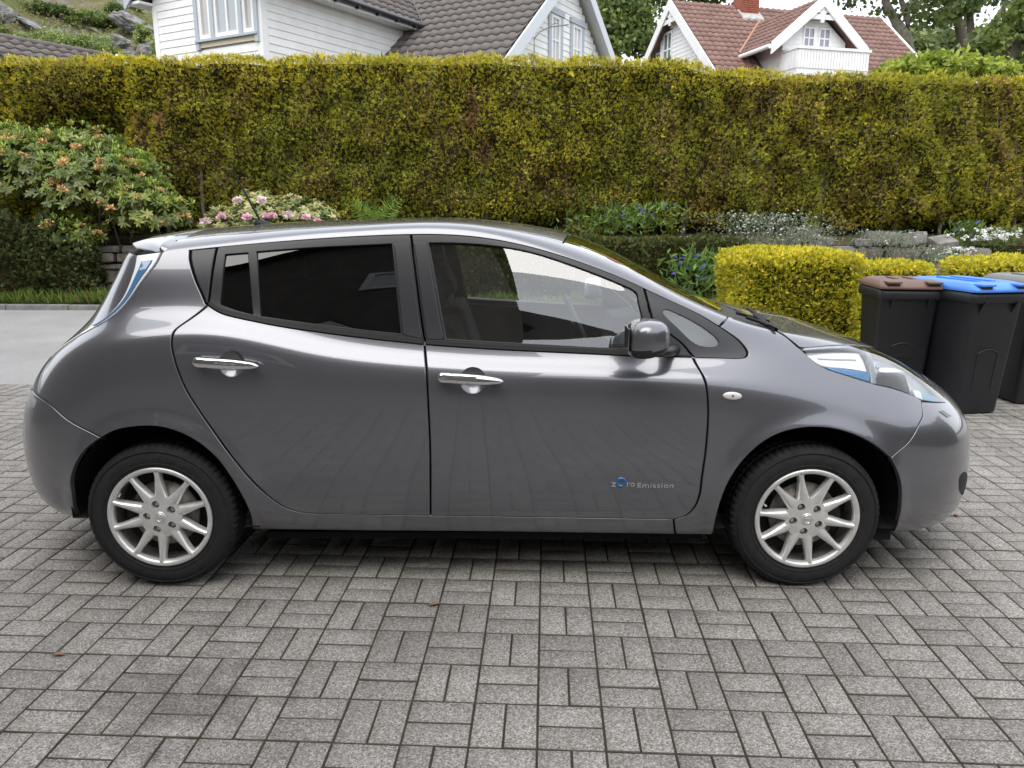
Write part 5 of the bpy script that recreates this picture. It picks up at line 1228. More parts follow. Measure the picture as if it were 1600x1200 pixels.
# ------------------------------------------------------------------ wheelie bins
M_bin = simple('black_bin_plastic', (.016, .017, .021), .45, spec=.45, noise=.2, nscale=3, bump=.08, bscale=250, rvar=.1)
def bin_(name, label, loc, rz, w, d, h, lid_col, taper=.80, lidmat=None):
    """origin at the foot of the front face centre; +y is towards the back (wheels and hinge)"""
    r_ = empty(name, loc, rz); tag(r_, label, 'bin', 'wheelie bins')
    hw = w / 2; t_ = taper; hb = h - .085
    def ring(s_, z, y0, y1, rad=.035, n=4):
        P = []
        for cx_, cy_, a0 in ((1, 0, -90), (1, 1, 0), (-1, 1, 90), (-1, 0, 180)):
            for k in range(n + 1):
                a = R(a0 + 90 * k / n); x = cx_ * (hw * s_ - rad) + rad * math.cos(a)
                y = (y1 - rad if cy_ else y0 + rad) + rad * math.sin(a); P.append((x, y, z))
        return P
    rows_ = [(t_ * .985, .012, .075, d * .80, .03), (t_, .03, .07, d * .82, .035), (.97, hb - .07, .006, d * .985, .035), (.985, hb - .065, .0, d, .035), (.985, hb - .012, 0, d, .035)]
    V = []; [V.extend(ring(s_, z, y0, y1, rd)) for s_, z, y0, y1, rd in rows_]; n = 20
    mb = MB(); mb.add(V, [(i * n + k, i * n + (k + 1) % n, (i + 1) * n + (k + 1) % n, (i + 1) * n + k) for i in range(len(rows_) - 1) for k in range(n)], True)
    mb.add(V[:n], [tuple(range(n))]); mb.build('body', M_bin, r_)
    # rim collar
    V = []; [V.extend(ring(s_, z, y0, y1, rd)) for s_, z, y0, y1, rd in ((1.0, hb - .085, -.012, d + .01, .04), (1.06, hb - .075, -.03, d + .03, .05), (1.06, hb - .015, -.03, d + .03, .05), (1.02, hb, -.015, d + .01, .045), (.93, hb - .002, .03, d - .04, .035))]
    mb = MB(); mb.add(V, [(i * n + k, i * n + (k + 1) % n, (i + 1) * n + (k + 1) % n, (i + 1) * n + k) for i in range(4) for k in range(n)], True); mb.build('rim', M_bin, r_)
    for x in (-.6, .6):
        mb = MB(); mb.prism([(0, 0), (.055, 0), (0, -.09)], hw * x - .008, hw * x + .008, lambda u_, v_, t: (t, .012 - u_, hb - .075 + v_)); mb.build('rim_rib', M_bin, r_)
    mb = MB(); yf = lambda z: .07 + (.006 - .07) * (z - .03) / (hb - .10)
    arc = [(-.09 + .18 * k / 12, .50 + .028 * math.sin(math.pi * k / 12)) for k in range(13)]
    mb.tube([(x, yf(z) - .002, z) for x, z in arc], .006, 5); mb.tube([(-.09, yf(.5) - .002, .50), (-.085, yf(.2) - .001, .2)], .003, 5); mb.tube([(.09, yf(.5) - .002, .50), (.085, yf(.2) - .001, .2)], .003, 5); mb.build('grip_recess', M_bin, r_)
    # lid: shallow dome with hand grips at the front corners
    lm = lidmat
    V = []
    for s_, z, y0, y1, rd in ((1.07, hb + .004, -.05, d + .02, .05), (1.075, hb + .018, -.055, d + .02, .05), (1.05, hb + .035, -.035, d + .01, .05), (.97, hb + .062, .02, d - .03, .05), (.86, hb + .074, .09, d - .08, .05), (.80, hb + .066, .13, d - .12, .04)):
        V.extend(ring(s_, z, y0, y1, rd))
    mb = MB(); mb.add(V, [(i * n + k, i * n + (k + 1) % n, (i + 1) * n + (k + 1) % n, (i + 1) * n + k) for i in range(5) for k in range(n)], True); mb.add(V[-n:], [tuple(range(n))]); lid = mb.build('lid', lm, r_)
    for sx in (-1, 1):
        mb = MB(); mb.box(sx * hw * .66 - hw * .24, sx * hw * .66 + hw * .24, -.07, .08, hb + .048, hb + .066); mb.build('lid_grip', lm, lid, bevel=.006)
        mb = MB(); mb.box(sx * hw * .66 - hw * .20, sx * hw * .66 + hw * .20, -.045, .02, hb + .022, hb + .0475); mb.build('grip_shadow', M_grip_shade, lid)  # dark block below the grip, its shade put in as colour
    for k in (-.28, .28):
        mb = MB(); mb.box(hw * k - .012, hw * k + .012, .14, d - .13, hb + .064, hb + .078); mb.build('lid_rib', lm, lid, bevel=.004)
    mb = MB(); mb.tube([(-hw * .9, d + .055, hb + .01), (hw * .9, d + .055, hb + .01)], .016, 8); mb.build('handle', M_bin, r_)
    for sx in (-1, 1):
        mb = MB(); mb.lathe([(.03, -.02), (.10, -.022), (.10, .022), (.03, .02)], 24, lambda a, b_, t: (sx * (hw * t_ + .0) + t, d * .82 + a, .10 + b_)); mb.build('wheel', M_rubber_bin, r_)
    return r_
M_grip_shade = simple('grip_shade', (.06, .03, .02), .6); M_rubber_bin = simple('bin_tyre', (.015, .015, .015), .8)
M_lid_brown = simple('brown_lid', (.13, .072, .053), .5, noise=.12, nscale=5); M_lid_blue = simple('blue_lid', (.06, .22, .68), .38, noise=.1, nscale=5); M_lid_grey = simple('grey_lid', (.16, .165, .16), .5)
fB = at_z(1527, 646)
bin_('wheelie_bin', 'black wheelie bin with bright blue lid at the right edge', (fB.x + .01, fB.y - .06, 0), R(11), .475, .72, 1.06, None, .80, M_lid_blue)
bin_('wheelie_bin', 'smaller black wheelie bin with brown lid beside the yellow hedge', (3.30, 2.27, 0), R(-6), .465, .50, 1.05, None, .82, M_lid_brown)
bin_('wheelie_bin', 'black wheelie bin with grey lid partly cut off by the right edge', (4.52, 2.30, 0), R(4), .475, .62, 1.07, None, .80, M_lid_grey)
for nm in ('x',):
    lp = MB(); lp.box(-.055, .055, -.004, .004, -.02, .02); lo = lp.build('label_plate', simple('label_dark', (.006, .006, .007), .25), [o for o in COL.objects if o.name.startswith('wheelie_bin')][1]); lo.location = (.02, .045, .40); lo.rotation_euler = (R(-4), 0, 0)
# paper sticking out under the blue lid
pp_ = pymesh('paper_scrap', [(0, 0, 0), (.16, .0, .004), (.17, .01, .028), (.02, .01, .03)], [(0, 1, 2, 3)], simple('white_paper', (.7, .7, .7), .7)); pp_.location = (fB.x + .10, fB.y - .045, .978); tag(pp_, 'scrap of white paper under the blue bin lid', 'paper')
# ------------------------------------------------------------------ the car
M_paint, _nt, _b = new_mat('grey_metallic_paint')
_b.inputs['Base Color'].default_value = (0.125, 0.125, 0.132, 1)
_b.inputs['Metallic'].default_value = 0.66
_b.inputs['Roughness'].default_value = 0.30
_b.inputs['Coat Weight'].default_value = 1.0
_b.inputs['Coat Roughness'].default_value = 0.025
_b.inputs['Coat IOR'].default_value = 1.62
_tc = _nt.nodes.new('ShaderNodeTexCoord')
_n1 = _nt.nodes.new('ShaderNodeTexNoise'); _n1.inputs['Scale'].default_value = 1400; _n1.inputs['Detail'].default_value = 1
_rp = _nt.nodes.new('ShaderNodeValToRGB'); _rp.color_ramp.elements[0].position = .3; _rp.color_ramp.elements[1].position = .75
_rp.color_ramp.elements[0].color = (.126, .128, .143, 1); _rp.color_ramp.elements[1].color = (.192, .194, .215, 1)
_nt.links.new(_tc.outputs['Object'], _n1.inputs['Vector']); _nt.links.new(_n1.outputs['Fac'], _rp.inputs['Fac'])
_nt.links.new(_rp.outputs['Color'], _b.inputs['Base Color'])
# faint road film: the gloss is a little uneven
_n2 = _nt.nodes.new('ShaderNodeTexNoise'); _n2.inputs['Scale'].default_value = 5; _n2.inputs['Detail'].default_value = 8; _n2.inputs['Roughness'].default_value = .65
_mr = _nt.nodes.new('ShaderNodeMapRange'); _mr.inputs['From Min'].default_value = .35; _mr.inputs['From Max'].default_value = .75
_mr.inputs['To Min'].default_value = .006; _mr.inputs['To Max'].default_value = .04
_nt.links.new(_tc.outputs['Object'], _n2.inputs['Vector']); _nt.links.new(_n2.outputs['Fac'], _mr.inputs['Value'])
_nt.links.new(_mr.outputs['Result'], _b.inputs['Coat Roughness'])

M_black = simple('black_trim', (.015, .015, .017), .36, spec=.5, bump=.02, bscale=900)
M_satin = simple('satin_black_pillar', (.028, .028, .031), .33, spec=.5)
M_rubber = simple('black_rubber', (.012, .012, .013), .6, spec=.35)
M_liner = simple('arch_liner', (.010, .010, .011), .85, spec=.2)
M_inner = simple('inner_shell', (.012, .012, .013), .9, spec=.1)
M_chrome = simple('chrome', (.82, .83, .85), .06, metal=1.0)
M_silver = simple('lamp_silver', (.78, .80, .83), .14, metal=.45)
M_white_lamp = simple('lamp_white', (.90, .91, .94), .18, coat=.6)
M_lampdark = simple('lamp_dark', (.05, .05, .055), .2, metal=.6)
M_blue = simple('lamp_blue', (.04, .24, .50), .12, coat=1.0)
M_glass = glass_mat('clear_glass', (.90, .94, .92), gain=3.3)
M_tint = glass_mat('tinted_glass', (.045, .043, .046), gain=1.25)
M_lens = glass_mat('lamp_lens', (.98, .99, 1.0), gain=1.3)
M_seat = simple('seat_fabric', (.030, .030, .033), .9, bump=.1, bscale=300)
M_dash = simple('dash_plastic', (.055, .060, .065), .55)
M_dash_light = simple('dash_upper', (.10, .115, .12), .6)

BG = build_grid()                                   # (NU, NV, 3)
_du = np.gradient(BG, axis=0); _dv = np.gradient(BG, axis=1)
BN = np.cross(_du, _dv)
_l = np.linalg.norm(BN, axis=-1, keepdims=True)
BN = BN / np.maximum(_l, 1e-9)
if BN[NU // 2, NV // 2, 1] > 0: BN = -BN
BN[0] = (-1, 0, 0) * 1 if False else BN[1]
BN[-1] = BN[-2]
BN[:, -1] = BN[:, -2]; BN[:, -1, 1] = 0
_bx = BG[..., 0] - CAM[0]; _by = BG[..., 1] - CAM[1]; _bz = CAM[2] - BG[..., 2]
_bd = _by * _c + _bz * _s
BP = np.stack([800 + FPX * _bx / _bd, 600 + FPX * (_bz * _c - _by * _s) / _bd], -1)
_view = BG - np.array(CAM)
BFACE = (BN * _view).sum(-1) < 0

def bil(A, u, v):
    u = min(max(u, 0), NU - 1.001); v = min(max(v, 0), NV - 1.001)
    i, j = int(u), int(v); a, b = u - i, v - j
    return (A[i, j] * (1 - a) * (1 - b) + A[i + 1, j] * a * (1 - b) + A[i, j + 1] * (1 - a) * b + A[i + 1, j + 1] * a * b)

_BPm = np.where(BFACE[..., None], BP, 1e6)
def uv(px, py):
    """body parameter of the point of the near flank that the photograph shows at a pixel"""
    d = (_BPm[..., 0] - px) ** 2 + (_BPm[..., 1] - py) ** 2
    u, v = np.unravel_index(int(d.argmin()), d.shape)
    u, v = float(u), float(v)
    for _ in range(5):
        p = bil(BP, u, v)
        J = np.stack([bil(BP, u + .5, v) - bil(BP, u - .5, v), bil(BP, u, v + .5) - bil(BP, u, v - .5)], 1)
        if abs(np.linalg.det(J)) < .3: break
        st = np.clip(np.linalg.solve(J, np.array([px, py]) - p), -2, 2)
        u += st[0]; v += st[1]
    return np.array([min(max(u, 0), NU - 1.01), min(max(v, 0), NV - 1.01)])
def UV(pts): return [uv(*p) for p in pts]
def surf(u, v, depth=0.0):
    p = bil(BG, u, v); n = bil(BN, u, v); n = n / max(np.linalg.norm(n), 1e-9)
    return p - n * depth, n

def smooth_curve(pts, closed=False, step=1.3):
    """Catmull-Rom through points, then resampled by arc length"""
    P = [np.asarray(p, float) for p in pts]; n = len(P); out = []
    rngi = range(n if closed else n - 1)
    for i in rngi:
        p0 = P[(i - 1) % n] if closed or i > 0 else 2 * P[0] - P[1]
        p1 = P[i]; p2 = P[(i + 1) % n]
        p3 = P[(i + 2) % n] if closed or i + 2 < n else 2 * P[-1] - P[-2]
        # centripetal
        t0 = 0; t1 = t0 + max(np.linalg.norm(p1 - p0), 1e-6) ** .5; t2 = t1 + max(np.linalg.norm(p2 - p1), 1e-6) ** .5; t3 = t2 + max(np.linalg.norm(p3 - p2), 1e-6) ** .5
        m = max(2, int(np.linalg.norm(p2 - p1) / step) + 1)
        for t in np.linspace(t1, t2, m, endpoint=False):
            A1 = (t1 - t) / (t1 - t0) * p0 + (t - t0) / (t1 - t0) * p1
            A2 = (t2 - t) / (t2 - t1) * p1 + (t - t1) / (t2 - t1) * p2
            A3 = (t3 - t) / (t3 - t2) * p2 + (t - t2) / (t3 - t2) * p3
            B1 = (t2 - t) / (t2 - t0) * A1 + (t - t0) / (t2 - t0) * A2
            B2 = (t3 - t) / (t3 - t1) * A2 + (t - t1) / (t3 - t1) * A3
            out.append((t2 - t) / (t2 - t1) * B1 + (t - t1) / (t2 - t1) * B2)
    if not closed: out.append(P[-1])
    return out
def line(*pts, step=1.6):
    P = [np.asarray(p, float) for p in pts]; out = []
    for a, b in zip(P[:-1], P[1:]):
        m = max(1, int(np.linalg.norm(b - a) / step))
        out += [a + (b - a) * t / m for t in range(m)]
    return out + [P[-1]]
def poly(*segs):
    out = []
    for s_ in segs:
        for p in s_:
            p = np.asarray(p, float)
            if not out or np.linalg.norm(p - out[-1]) > .25: out.append(p)
    while len(out) > 2 and np.linalg.norm(out[0] - out[-1]) < .25: out.pop()
    a = sum(out[i - 1][0] * out[i][1] - out[i][0] * out[i - 1][1] for i in range(len(out)))
    return out if a > 0 else out[::-1]
def inset(P, d):
    n = len(P); out = []
    for i in range(n):
        a = P[i] - P[i - 1]; b = P[(i + 1) % n] - P[i]
        na = np.array([-a[1], a[0]]) / max(np.linalg.norm(a), 1e-9); nb = np.array([-b[1], b[0]]) / max(np.linalg.norm(b), 1e-9)
        m = na + nb; l = np.linalg.norm(m)
        m = na if l < .2 else m / l
        k = min(1 / max(m @ na, .45), 1.8)
        out.append(P[i] + m * d * k)
    return out
def inpoly(P, pts):
    P = np.asarray(P); x, y = pts[:, 0], pts[:, 1]; r = np.zeros(len(pts), bool); n = len(P)
    for i in range(n):
        x1, y1 = P[i - 1]; x2, y2 = P[i]
        if y1 == y2: continue
        c_ = ((y1 > y) != (y2 > y)) & (x < (x2 - x1) * (y - y1) / (y2 - y1) + x1)
        r ^= c_
    return r

def mesh_with_normals(name, V, F, N, flip=False):
    V = np.array(V, float); N = np.array(N, float)
    if flip:
        V = V * (1, -1, 1); N = N * (1, -1, 1); F = [tuple(f[::-1]) for f in F]
    me = bpy.data.meshes.new(name)
    me.from_pydata([tuple(v) for v in V], [], F)
    me.polygons.foreach_set('use_smooth', [True] * len(me.polygons))
    me.update()
    if len(me.vertices) == len(N):
        me.normals_split_custom_set_from_vertices([tuple(n) for n in N])
    return me

def panel_geo(P, holes=(), depth=0.0, gap=.22, bev=.35, flange=.02, su=3, sv=2, both=False, dome=0.0):
    """body-surface sheet bounded by polygon P (in body parameters), with rolled edge and flange"""
    B = inset(P, gap); B1 = inset(B, bev)
    H = [inset(h[::-1], gap)[::-1] if False else h for h in holes]
    C = [Vector(p) for p in B1]; E = [(i, (i + 1) % len(B1)) for i in range(len(B1))]
    for h in H:
        b = len(C); C += [Vector(p) for p in h]; E += [(b + i, b + (i + 1) % len(h)) for i in range(len(h))]
    A = np.array(B1); u0, v0 = A.min(0); u1, v1 = A.max(0)
    gu, gv = np.meshgrid(np.arange(math.ceil(u0), u1, su), np.arange(math.ceil(v0), v1, sv), indexing='ij')
    g = np.stack([gu.ravel(), gv.ravel()], 1).astype(float)
    ok = inpoly(B1, g)
    allb = np.concatenate([A] + [np.array(h) for h in H])
    if len(g):
        for h in H: ok &= ~inpoly(h, g)
        g = g[ok]
        if len(g):
            dmin = np.sqrt(((g[:, None, :] - allb[None]) ** 2).sum(-1).min(1)); g = g[dmin > .9]
    C += [Vector(p) for p in g]
    vo, eo, fo, *_ = delaunay_2d_cdt(C, E, [], 0, 1e-4)
    vo = np.array([(p.x, p.y) for p in vo])
    cen = np.array([vo[list(f)].mean(0) for f in fo])
    keep = inpoly(B1, cen)
    for h in H: keep &= ~inpoly(h, cen)
    V, N, F = [], [], []
    for p in vo:
        q, n = surf(p[0], p[1], depth); V.append(q); N.append(n)
    for f, k in zip(fo, keep):
        if not k: continue
        a, b, c_ = (np.asarray(V[i]) for i in f[:3])
        nn = np.cross(b - a, c_ - a)
        F.append(tuple(f) if nn @ N[f[0]] > 0 else tuple(f[::-1]))
    if dome:
        pass
    def rim(loop_in, loop_out, sign):
        n = len(loop_in); b = len(V)
        for lp, d, mixn in ((loop_in, 0, 0), (loop_out, .0022, .75), (loop_out, .0026, 1), (loop_out, flange, 1)):
            for i in range(n):
                p = lp[i]; q, nm = surf(p[0], p[1], depth + d)
                a, _ = surf(*lp[i - 1], depth); c2, _ = surf(*lp[(i + 1) % n], depth)
                t = c2 - a; o = np.cross(t, nm) * sign; o /= max(np.linalg.norm(o), 1e-9)
                V.append(q); m = nm * (1 - mixn) + o * mixn; N.append(m / max(np.linalg.norm(m), 1e-9))
        for r_ in (0, 1, 2):
            for i in range(n):
                j = (i + 1) % n
                q = (b + r_ * n + i, b + r_ * n + j, b + (r_ + 1) * n + j, b + (r_ + 1) * n + i)
                a, bb, c_ = np.asarray(V[q[0]]), np.asarray(V[q[1]]), np.asarray(V[q[2]])
                nn = np.cross(bb - a, c_ - a)
                F.append(q if nn @ (N[q[2]] + N[q[0]]) > 0 else q[::-1])
    # outward sign: test on the first edge
    a, nm = surf(*B1[0], depth); c2, _ = surf(*B1[1], depth); o0, _ = surf(*((B[0] + B[1]) / 2), depth)
    sg = 1.0 if np.cross(c2 - a, nm) @ (o0 - (a + c2) / 2) > 0 else -1.0
    rim(B1, B, sg)
    for h in H:
        hb = inset(h, -.0) ; rim(h, inset(h, .25), sg if False else -sg)
    return V, F, N

def car_pair(name, geo, mat, parents, far=True):
    """a panel on the near flank and its mirror image on the far flank"""
    V, F, N = geo
    near = link_mesh(name, mesh_with_normals(name, V, F, N), mat, parents[0])
    if not far: return near, None
    return near, link_mesh(name, mesh_with_normals(name, V, F, N, True), mat, parents[1])

def car_whole(name, geo, mat, parent):
    """a panel that crosses the centre plane: both halves in one mesh"""
    V, F, N = geo; n = len(V)
    V2 = [tuple(v) for v in V] + [(v[0], -v[1], v[2]) for v in V]
    N2 = [tuple(v) for v in N] + [(v[0], -v[1], v[2]) for v in N]
    F2 = [tuple(f) for f in F] + [tuple(i + n for i in f[::-1]) for f in F]
    return link_mesh(name, mesh_with_normals(name, V2, F2, N2), mat, parent)

car = empty('parked_car', (0, 0, 0))
tag(car, 'dark grey metallic five door hatchback car parked sideways on the paved driveway', 'car')

# ---- outlines traced on the flank, converted to body parameters
c_rdoor = smooth_curve(UV([(325, 478), (297, 500), (275, 516), (269, 530), (270, 550), (278, 578), (291, 609), (312, 643), (344, 688), (375, 729), (406, 763), (428, 782), (447, 794), (469, 801), (500, 804)]))
c_split = smooth_curve(UV([(663.5, 533), (666, 564), (670, 635), (673, 700), (674, 806)]))
c_bot_r = line(*UV([(500, 804), (586, 805), (674, 806)]))
c_bot_f = line(*UV([(674, 806), (800, 807.5), (950, 809.5), (1054, 811)]))
c_fdoor = smooth_curve(UV([(1054, 811), (1070, 806.5), (1085, 794), (1094, 774), (1098, 745), (1104.5, 696), (1107.5, 643), (1104.5, 604), (1097, 582), (1083, 557)]))
c_belt_r = smooth_curve(UV([(325, 478), (352, 493), (405, 505), (510, 521.5), (615, 534), (663.5, 539)]))
c_belt_f = smooth_curve(UV([(665, 539), (755, 545), (848, 549.5), (983, 555.5), (1051, 557), (1083, 557.5)]))
c_archf = smooth_curve(UV([(1114, 836), (1122, 805), (1130.5, 776), (1144, 746), (1165, 716), (1195, 689), (1225, 674), (1264, 666.5), (1300, 668), (1330, 675.5), (1360, 689), (1393, 714)]))
c_archf2 = smooth_curve(UV([(1393, 714), (1402, 731), (1409.5, 755), (1410, 785), (1405, 812), (1396, 838)]))
c_archr = smooth_curve(UV([(159, 685), (181, 674), (212.5, 668.4), (244, 668), (272, 674), (306, 690), (337.5, 716), (359, 744), (378, 775.6), (391, 804), (402, 829)]))
c_archr2 = smooth_curve(UV([(127, 812), (114, 776), (111, 754), (119, 726), (134, 704), (159, 685)]))
c_drip = smooth_curve(UV([(297, 392), (339, 387.5), (457.5, 377), (562.5, 370), (641, 367), (727, 369), (798, 379), (869, 397), (940, 421.5), (1005, 449), (1083, 485), (1125, 509)]))
c_ctrim = smooth_curve(UV([(322, 476), (316, 462), (305, 437), (297, 408), (297, 392)]))
c_fbump = smooth_curve(UV([(1441, 626), (1443, 646), (1437, 661), (1419, 691), (1393, 714)]))
c_rbump = smooth_curve(UV([(52, 611), (78, 633), (112, 661), (159, 685)]))
c_hl_low = smooth_curve(UV([(1253, 545), (1272, 563), (1290, 574), (1329, 587), (1365, 598), (1398, 606), (1431, 618), (1441, 624)]))
c_tail = smooth_curve(UV([(253, 396), (240, 419), (212, 456), (187, 487), (163, 505), (115, 533), (80, 561)]))
VA = 12.12 / 14 * (NV - 1)                         # upper edge of the side frame
def u_at_x(x, v):
    col = BG[:, int(v), 0]; return float(np.interp(x, col, np.arange(NU)))

# side frame: rear quarter, roof rail, A pillar and sill in one piece
u_sp = uv(253, 396)[0]
pillar_top = uv(1139, 491.5)
top_edge = line(pillar_top, np.array([u_at_x(.98, VA), VA]), np.array([u_at_x(-1.3, VA), VA]), np.array([u_sp + 2, VA]))
quarter_low = smooth_curve([c_tail[-1], (c_tail[-1] + c_rbump[0]) / 2 + (-1, 0), c_rbump[0]])
sill_low = line(*UV([(402, 829), (500, 829.5), (700, 830), (900, 832), (1056, 834)]))
side_poly = poly(c_ctrim, c_drip, line(c_drip[-1], pillar_top), top_edge, c_tail, quarter_low, c_rbump, c_archr,
                 sill_low, line(sill_low[-1], c_bot_f[-1]), c_bot_f[::-1], c_bot_r[::-1], c_rdoor[::-1])
car_pair('side_frame', panel_geo(side_poly), M_paint, (car, car))

# doors
def dish_hole(px, py, r=21.3):
    return poly(UV([(px + r * math.cos(a), py - r * math.sin(a)) for a in np.linspace(0, 2 * math.pi, 30, endpoint=False)]))
rdoor_n, rdoor_f = car_pair('rear_door', panel_geo(poly(c_rdoor, c_bot_r, c_split[::-1], c_belt_r[::-1]), holes=[dish_hole(362.5, 569.5)]), M_paint, (car, car))
fdoor_n, fdoor_f = car_pair('front_door', panel_geo(poly(c_split, c_bot_f, c_fdoor, c_belt_f[::-1]), holes=[dish_hole(739.5, 594.5)]), M_paint, (car, car))
RD, FD = (rdoor_n, rdoor_f), (fdoor_n, fdoor_f)

# front wing
wing_top = smooth_curve(UV([(1139, 491.5), (1170, 501.5), (1222, 521), (1247, 540.5), (1253, 545)]))
c_qtrim = smooth_curve(UV([(1083, 557.5), (1120, 558.5), (1162, 558.5), (1168.5, 553), (1155, 531), (1125, 509)]))
wing_poly = poly(wing_top, c_hl_low, c_fbump, c_archf[::-1], line(*UV([(1114, 836), (1056, 834)])), line(sill_low[-1], c_bot_f[-1]), c_fdoor, c_qtrim)
car_pair('front_wing', panel_geo(wing_poly), M_paint, (car, car))

# bumpers
vb_r = c_rbump[0][1]
v_low = 2.0 / 14 * (NV - 1)
rb = poly(c_rbump[::-1], line(c_rbump[0], np.array([1.0, vb_r])), line(np.array([1.0, vb_r]), np.array([1.0, v_low])),
          line(np.array([1.0, v_low]), np.array([uv(95, 806)[0], v_low]), c_archr2[0]), c_archr2)
car_whole('rear_bumper', panel_geo(rb), M_paint, car)
hl_tip = uv(1478, 627)
v_fb = 9.6 / 14 * (NV - 1)
fb = poly(c_fbump[::-1], line(c_fbump[0], hl_tip, np.array([hl_tip[0] + 12, v_fb]), np.array([NU - 2.0, v_fb])),
          line(np.array([NU - 2.0, v_fb]), np.array([NU - 2.0, v_low])),
          line(np.array([NU - 2.0, v_low]), np.array([uv(1435, 828)[0], v_low]), c_archf2[-1]), c_archf2[::-1])
car_whole('front_bumper', panel_geo(fb), M_paint, car)

# roof, windscreen, bonnet
VC = NV - 1.02
u_wt, u_rt = u_at_x(.40, NV - 10), u_at_x(-1.36, NV - 10)
u_wt0 = u_at_x(.33, VA)
roof = poly(line(np.array([u_sp + 4, VA]), np.array([u_wt0, VA])), line(np.array([u_wt0, VA]), np.array([u_wt, VC])),
            line(np.array([u_wt, VC]), np.array([u_rt, VC])), line(np.array([u_rt, VC]), np.array([u_sp + 4, VA])))
car_whole('roof', panel_geo(roof, gap=.1, bev=.3), M_paint, car)
u_cw, u_cw0 = u_at_x(1.14, NV - 10), u_at_x(.99, VA)
ws = poly(line(np.array([u_wt0, VA]), np.array([u_cw0, VA])), smooth_curve([np.array([u_cw0, VA]), np.array([u_cw - 2, VA + 22]), np.array([u_cw, VC])]),
          line(np.array([u_cw, VC]), np.array([u_wt, VC])), line(np.array([u_wt, VC]), np.array([u_wt0, VA])))
car_whole('windscreen', panel_geo(ws, depth=.004, gap=.15, bev=.3, flange=.006), M_glass, car)
u_hc = u_at_x(1.24, NV - 10)
cowl = poly(smooth_curve([pillar_top, np.array([u_cw0, VA]), np.array([u_cw - 2, VA + 22]), np.array([u_cw, VC])]), line(np.array([u_cw, VC]), np.array([u_hc, VC])),
            smooth_curve([np.array([u_hc, VC]), np.array([u_hc - 1, VA + 22]), uv(1185, 500)]), line(uv(1185, 503), pillar_top))
car_whole('scuttle', panel_geo(cowl, depth=.012, gap=.1, bev=.2), M_black, car)
c_hood = UV([(1188, 503), (1222, 519), (1249, 540), (1256, 541.5), (1308, 537.6), (1351, 538.5), (1380, 543)])
hl_in = [uv(1400, 552), uv(1420, 565.5)]
u_hf = u_at_x(1.93, NV - 10)
hood = poly(smooth_curve(c_hood[:3]), smooth_curve(c_hood[2:]), line(c_hood[-1], hl_in[0] + (0, 3), np.array([u_hf + 20, v_fb + 30]), np.array([u_hf + 6, VC])),
            line(np.array([u_hf + 6, VC]), np.array([u_hc, VC])), smooth_curve([np.array([u_hc, VC]), np.array([u_hc - 1, VA + 22]), c_hood[0]]))
car_whole('bonnet', panel_geo(hood), M_paint, car)
# nose piece between bonnet and bumper, with the charging flap
nose = poly(line(c_hood[-1], hl_in[0] + (0, 3), np.array([u_hf + 20, v_fb + 30]), np.array([u_hf + 6, VC])), line(np.array([u_hf + 6, VC]), np.array([NU - 2., VC])),
            line(np.array([NU - 2., VC]), np.array([NU - 2., v_fb])), line(np.array([NU - 2., v_fb]), np.array([hl_tip[0] + 12, v_fb]), uv(1474, 614), uv(1452, 592.5), uv(1425, 568), c_hood[-1]))
car_whole('nose_panel', panel_geo(nose), M_paint, car)
# ---- inner shell (dark trim behind every gap and inside the cabin)
glass_zone = poly(c_ctrim, c_drip, c_qtrim[::-1], c_belt_f[::-1], c_belt_r[::-1])
hl_top = UV([(1474, 614), (1452, 592.5), (1425, 568), (1404, 553.5), (1380, 544), (1351, 539.5), (1308, 538.6), (1257, 542.5)])
hl_poly = poly(c_hl_low, line(c_hl_low[-1], hl_tip), smooth_curve([hl_tip] + hl_top), )
gu, gv = np.arange(0, NU, 5), np.arange(0, NV, 4)
gu[-1] = NU - 1; gv = np.r_[gv, NV - 1]
GI, GJ = np.meshgrid(gu, gv, indexing='ij')
SV = (BG[GI, GJ] - BN[GI, GJ] * .028)
SV[..., 1] = np.minimum(SV[..., 1], 0)
cu = (gu[:-1, None] + gu[1:, None]) / 2 + 0 * gv[None, :-1]; cv = (gv[None, :-1] + gv[None, 1:]) / 2 + 0 * gu[:-1, None]
cc = np.stack([cu.ravel(), cv.ravel()], 1)
drop = inpoly(glass_zone, cc) | inpoly(ws, cc) | inpoly(inset(hl_poly, -2), cc)
cpos = np.array([bil(BG, a, b) for a, b in cc])
for cxw in (-1.335, 1.345):
    drop |= (np.hypot(cpos[:, 0] - cxw, cpos[:, 2] - .325) < .415) & (cpos[:, 1] < -.55)
n2 = len(gv); F = []
for k in np.nonzero(~drop)[0]:
    i, j = divmod(int(k), n2 - 1)
    F.append((i * n2 + j, (i + 1) * n2 + j, (i + 1) * n2 + j + 1, i * n2 + j + 1))
V = SV.reshape(-1, 3)
V2 = np.concatenate([V, V * (1, -1, 1)]); n = len(V)
inner = pymesh('inner_shell', V2, F + [tuple(q + n for q in f[::-1]) for f in F], M_inner, car, smooth=True)

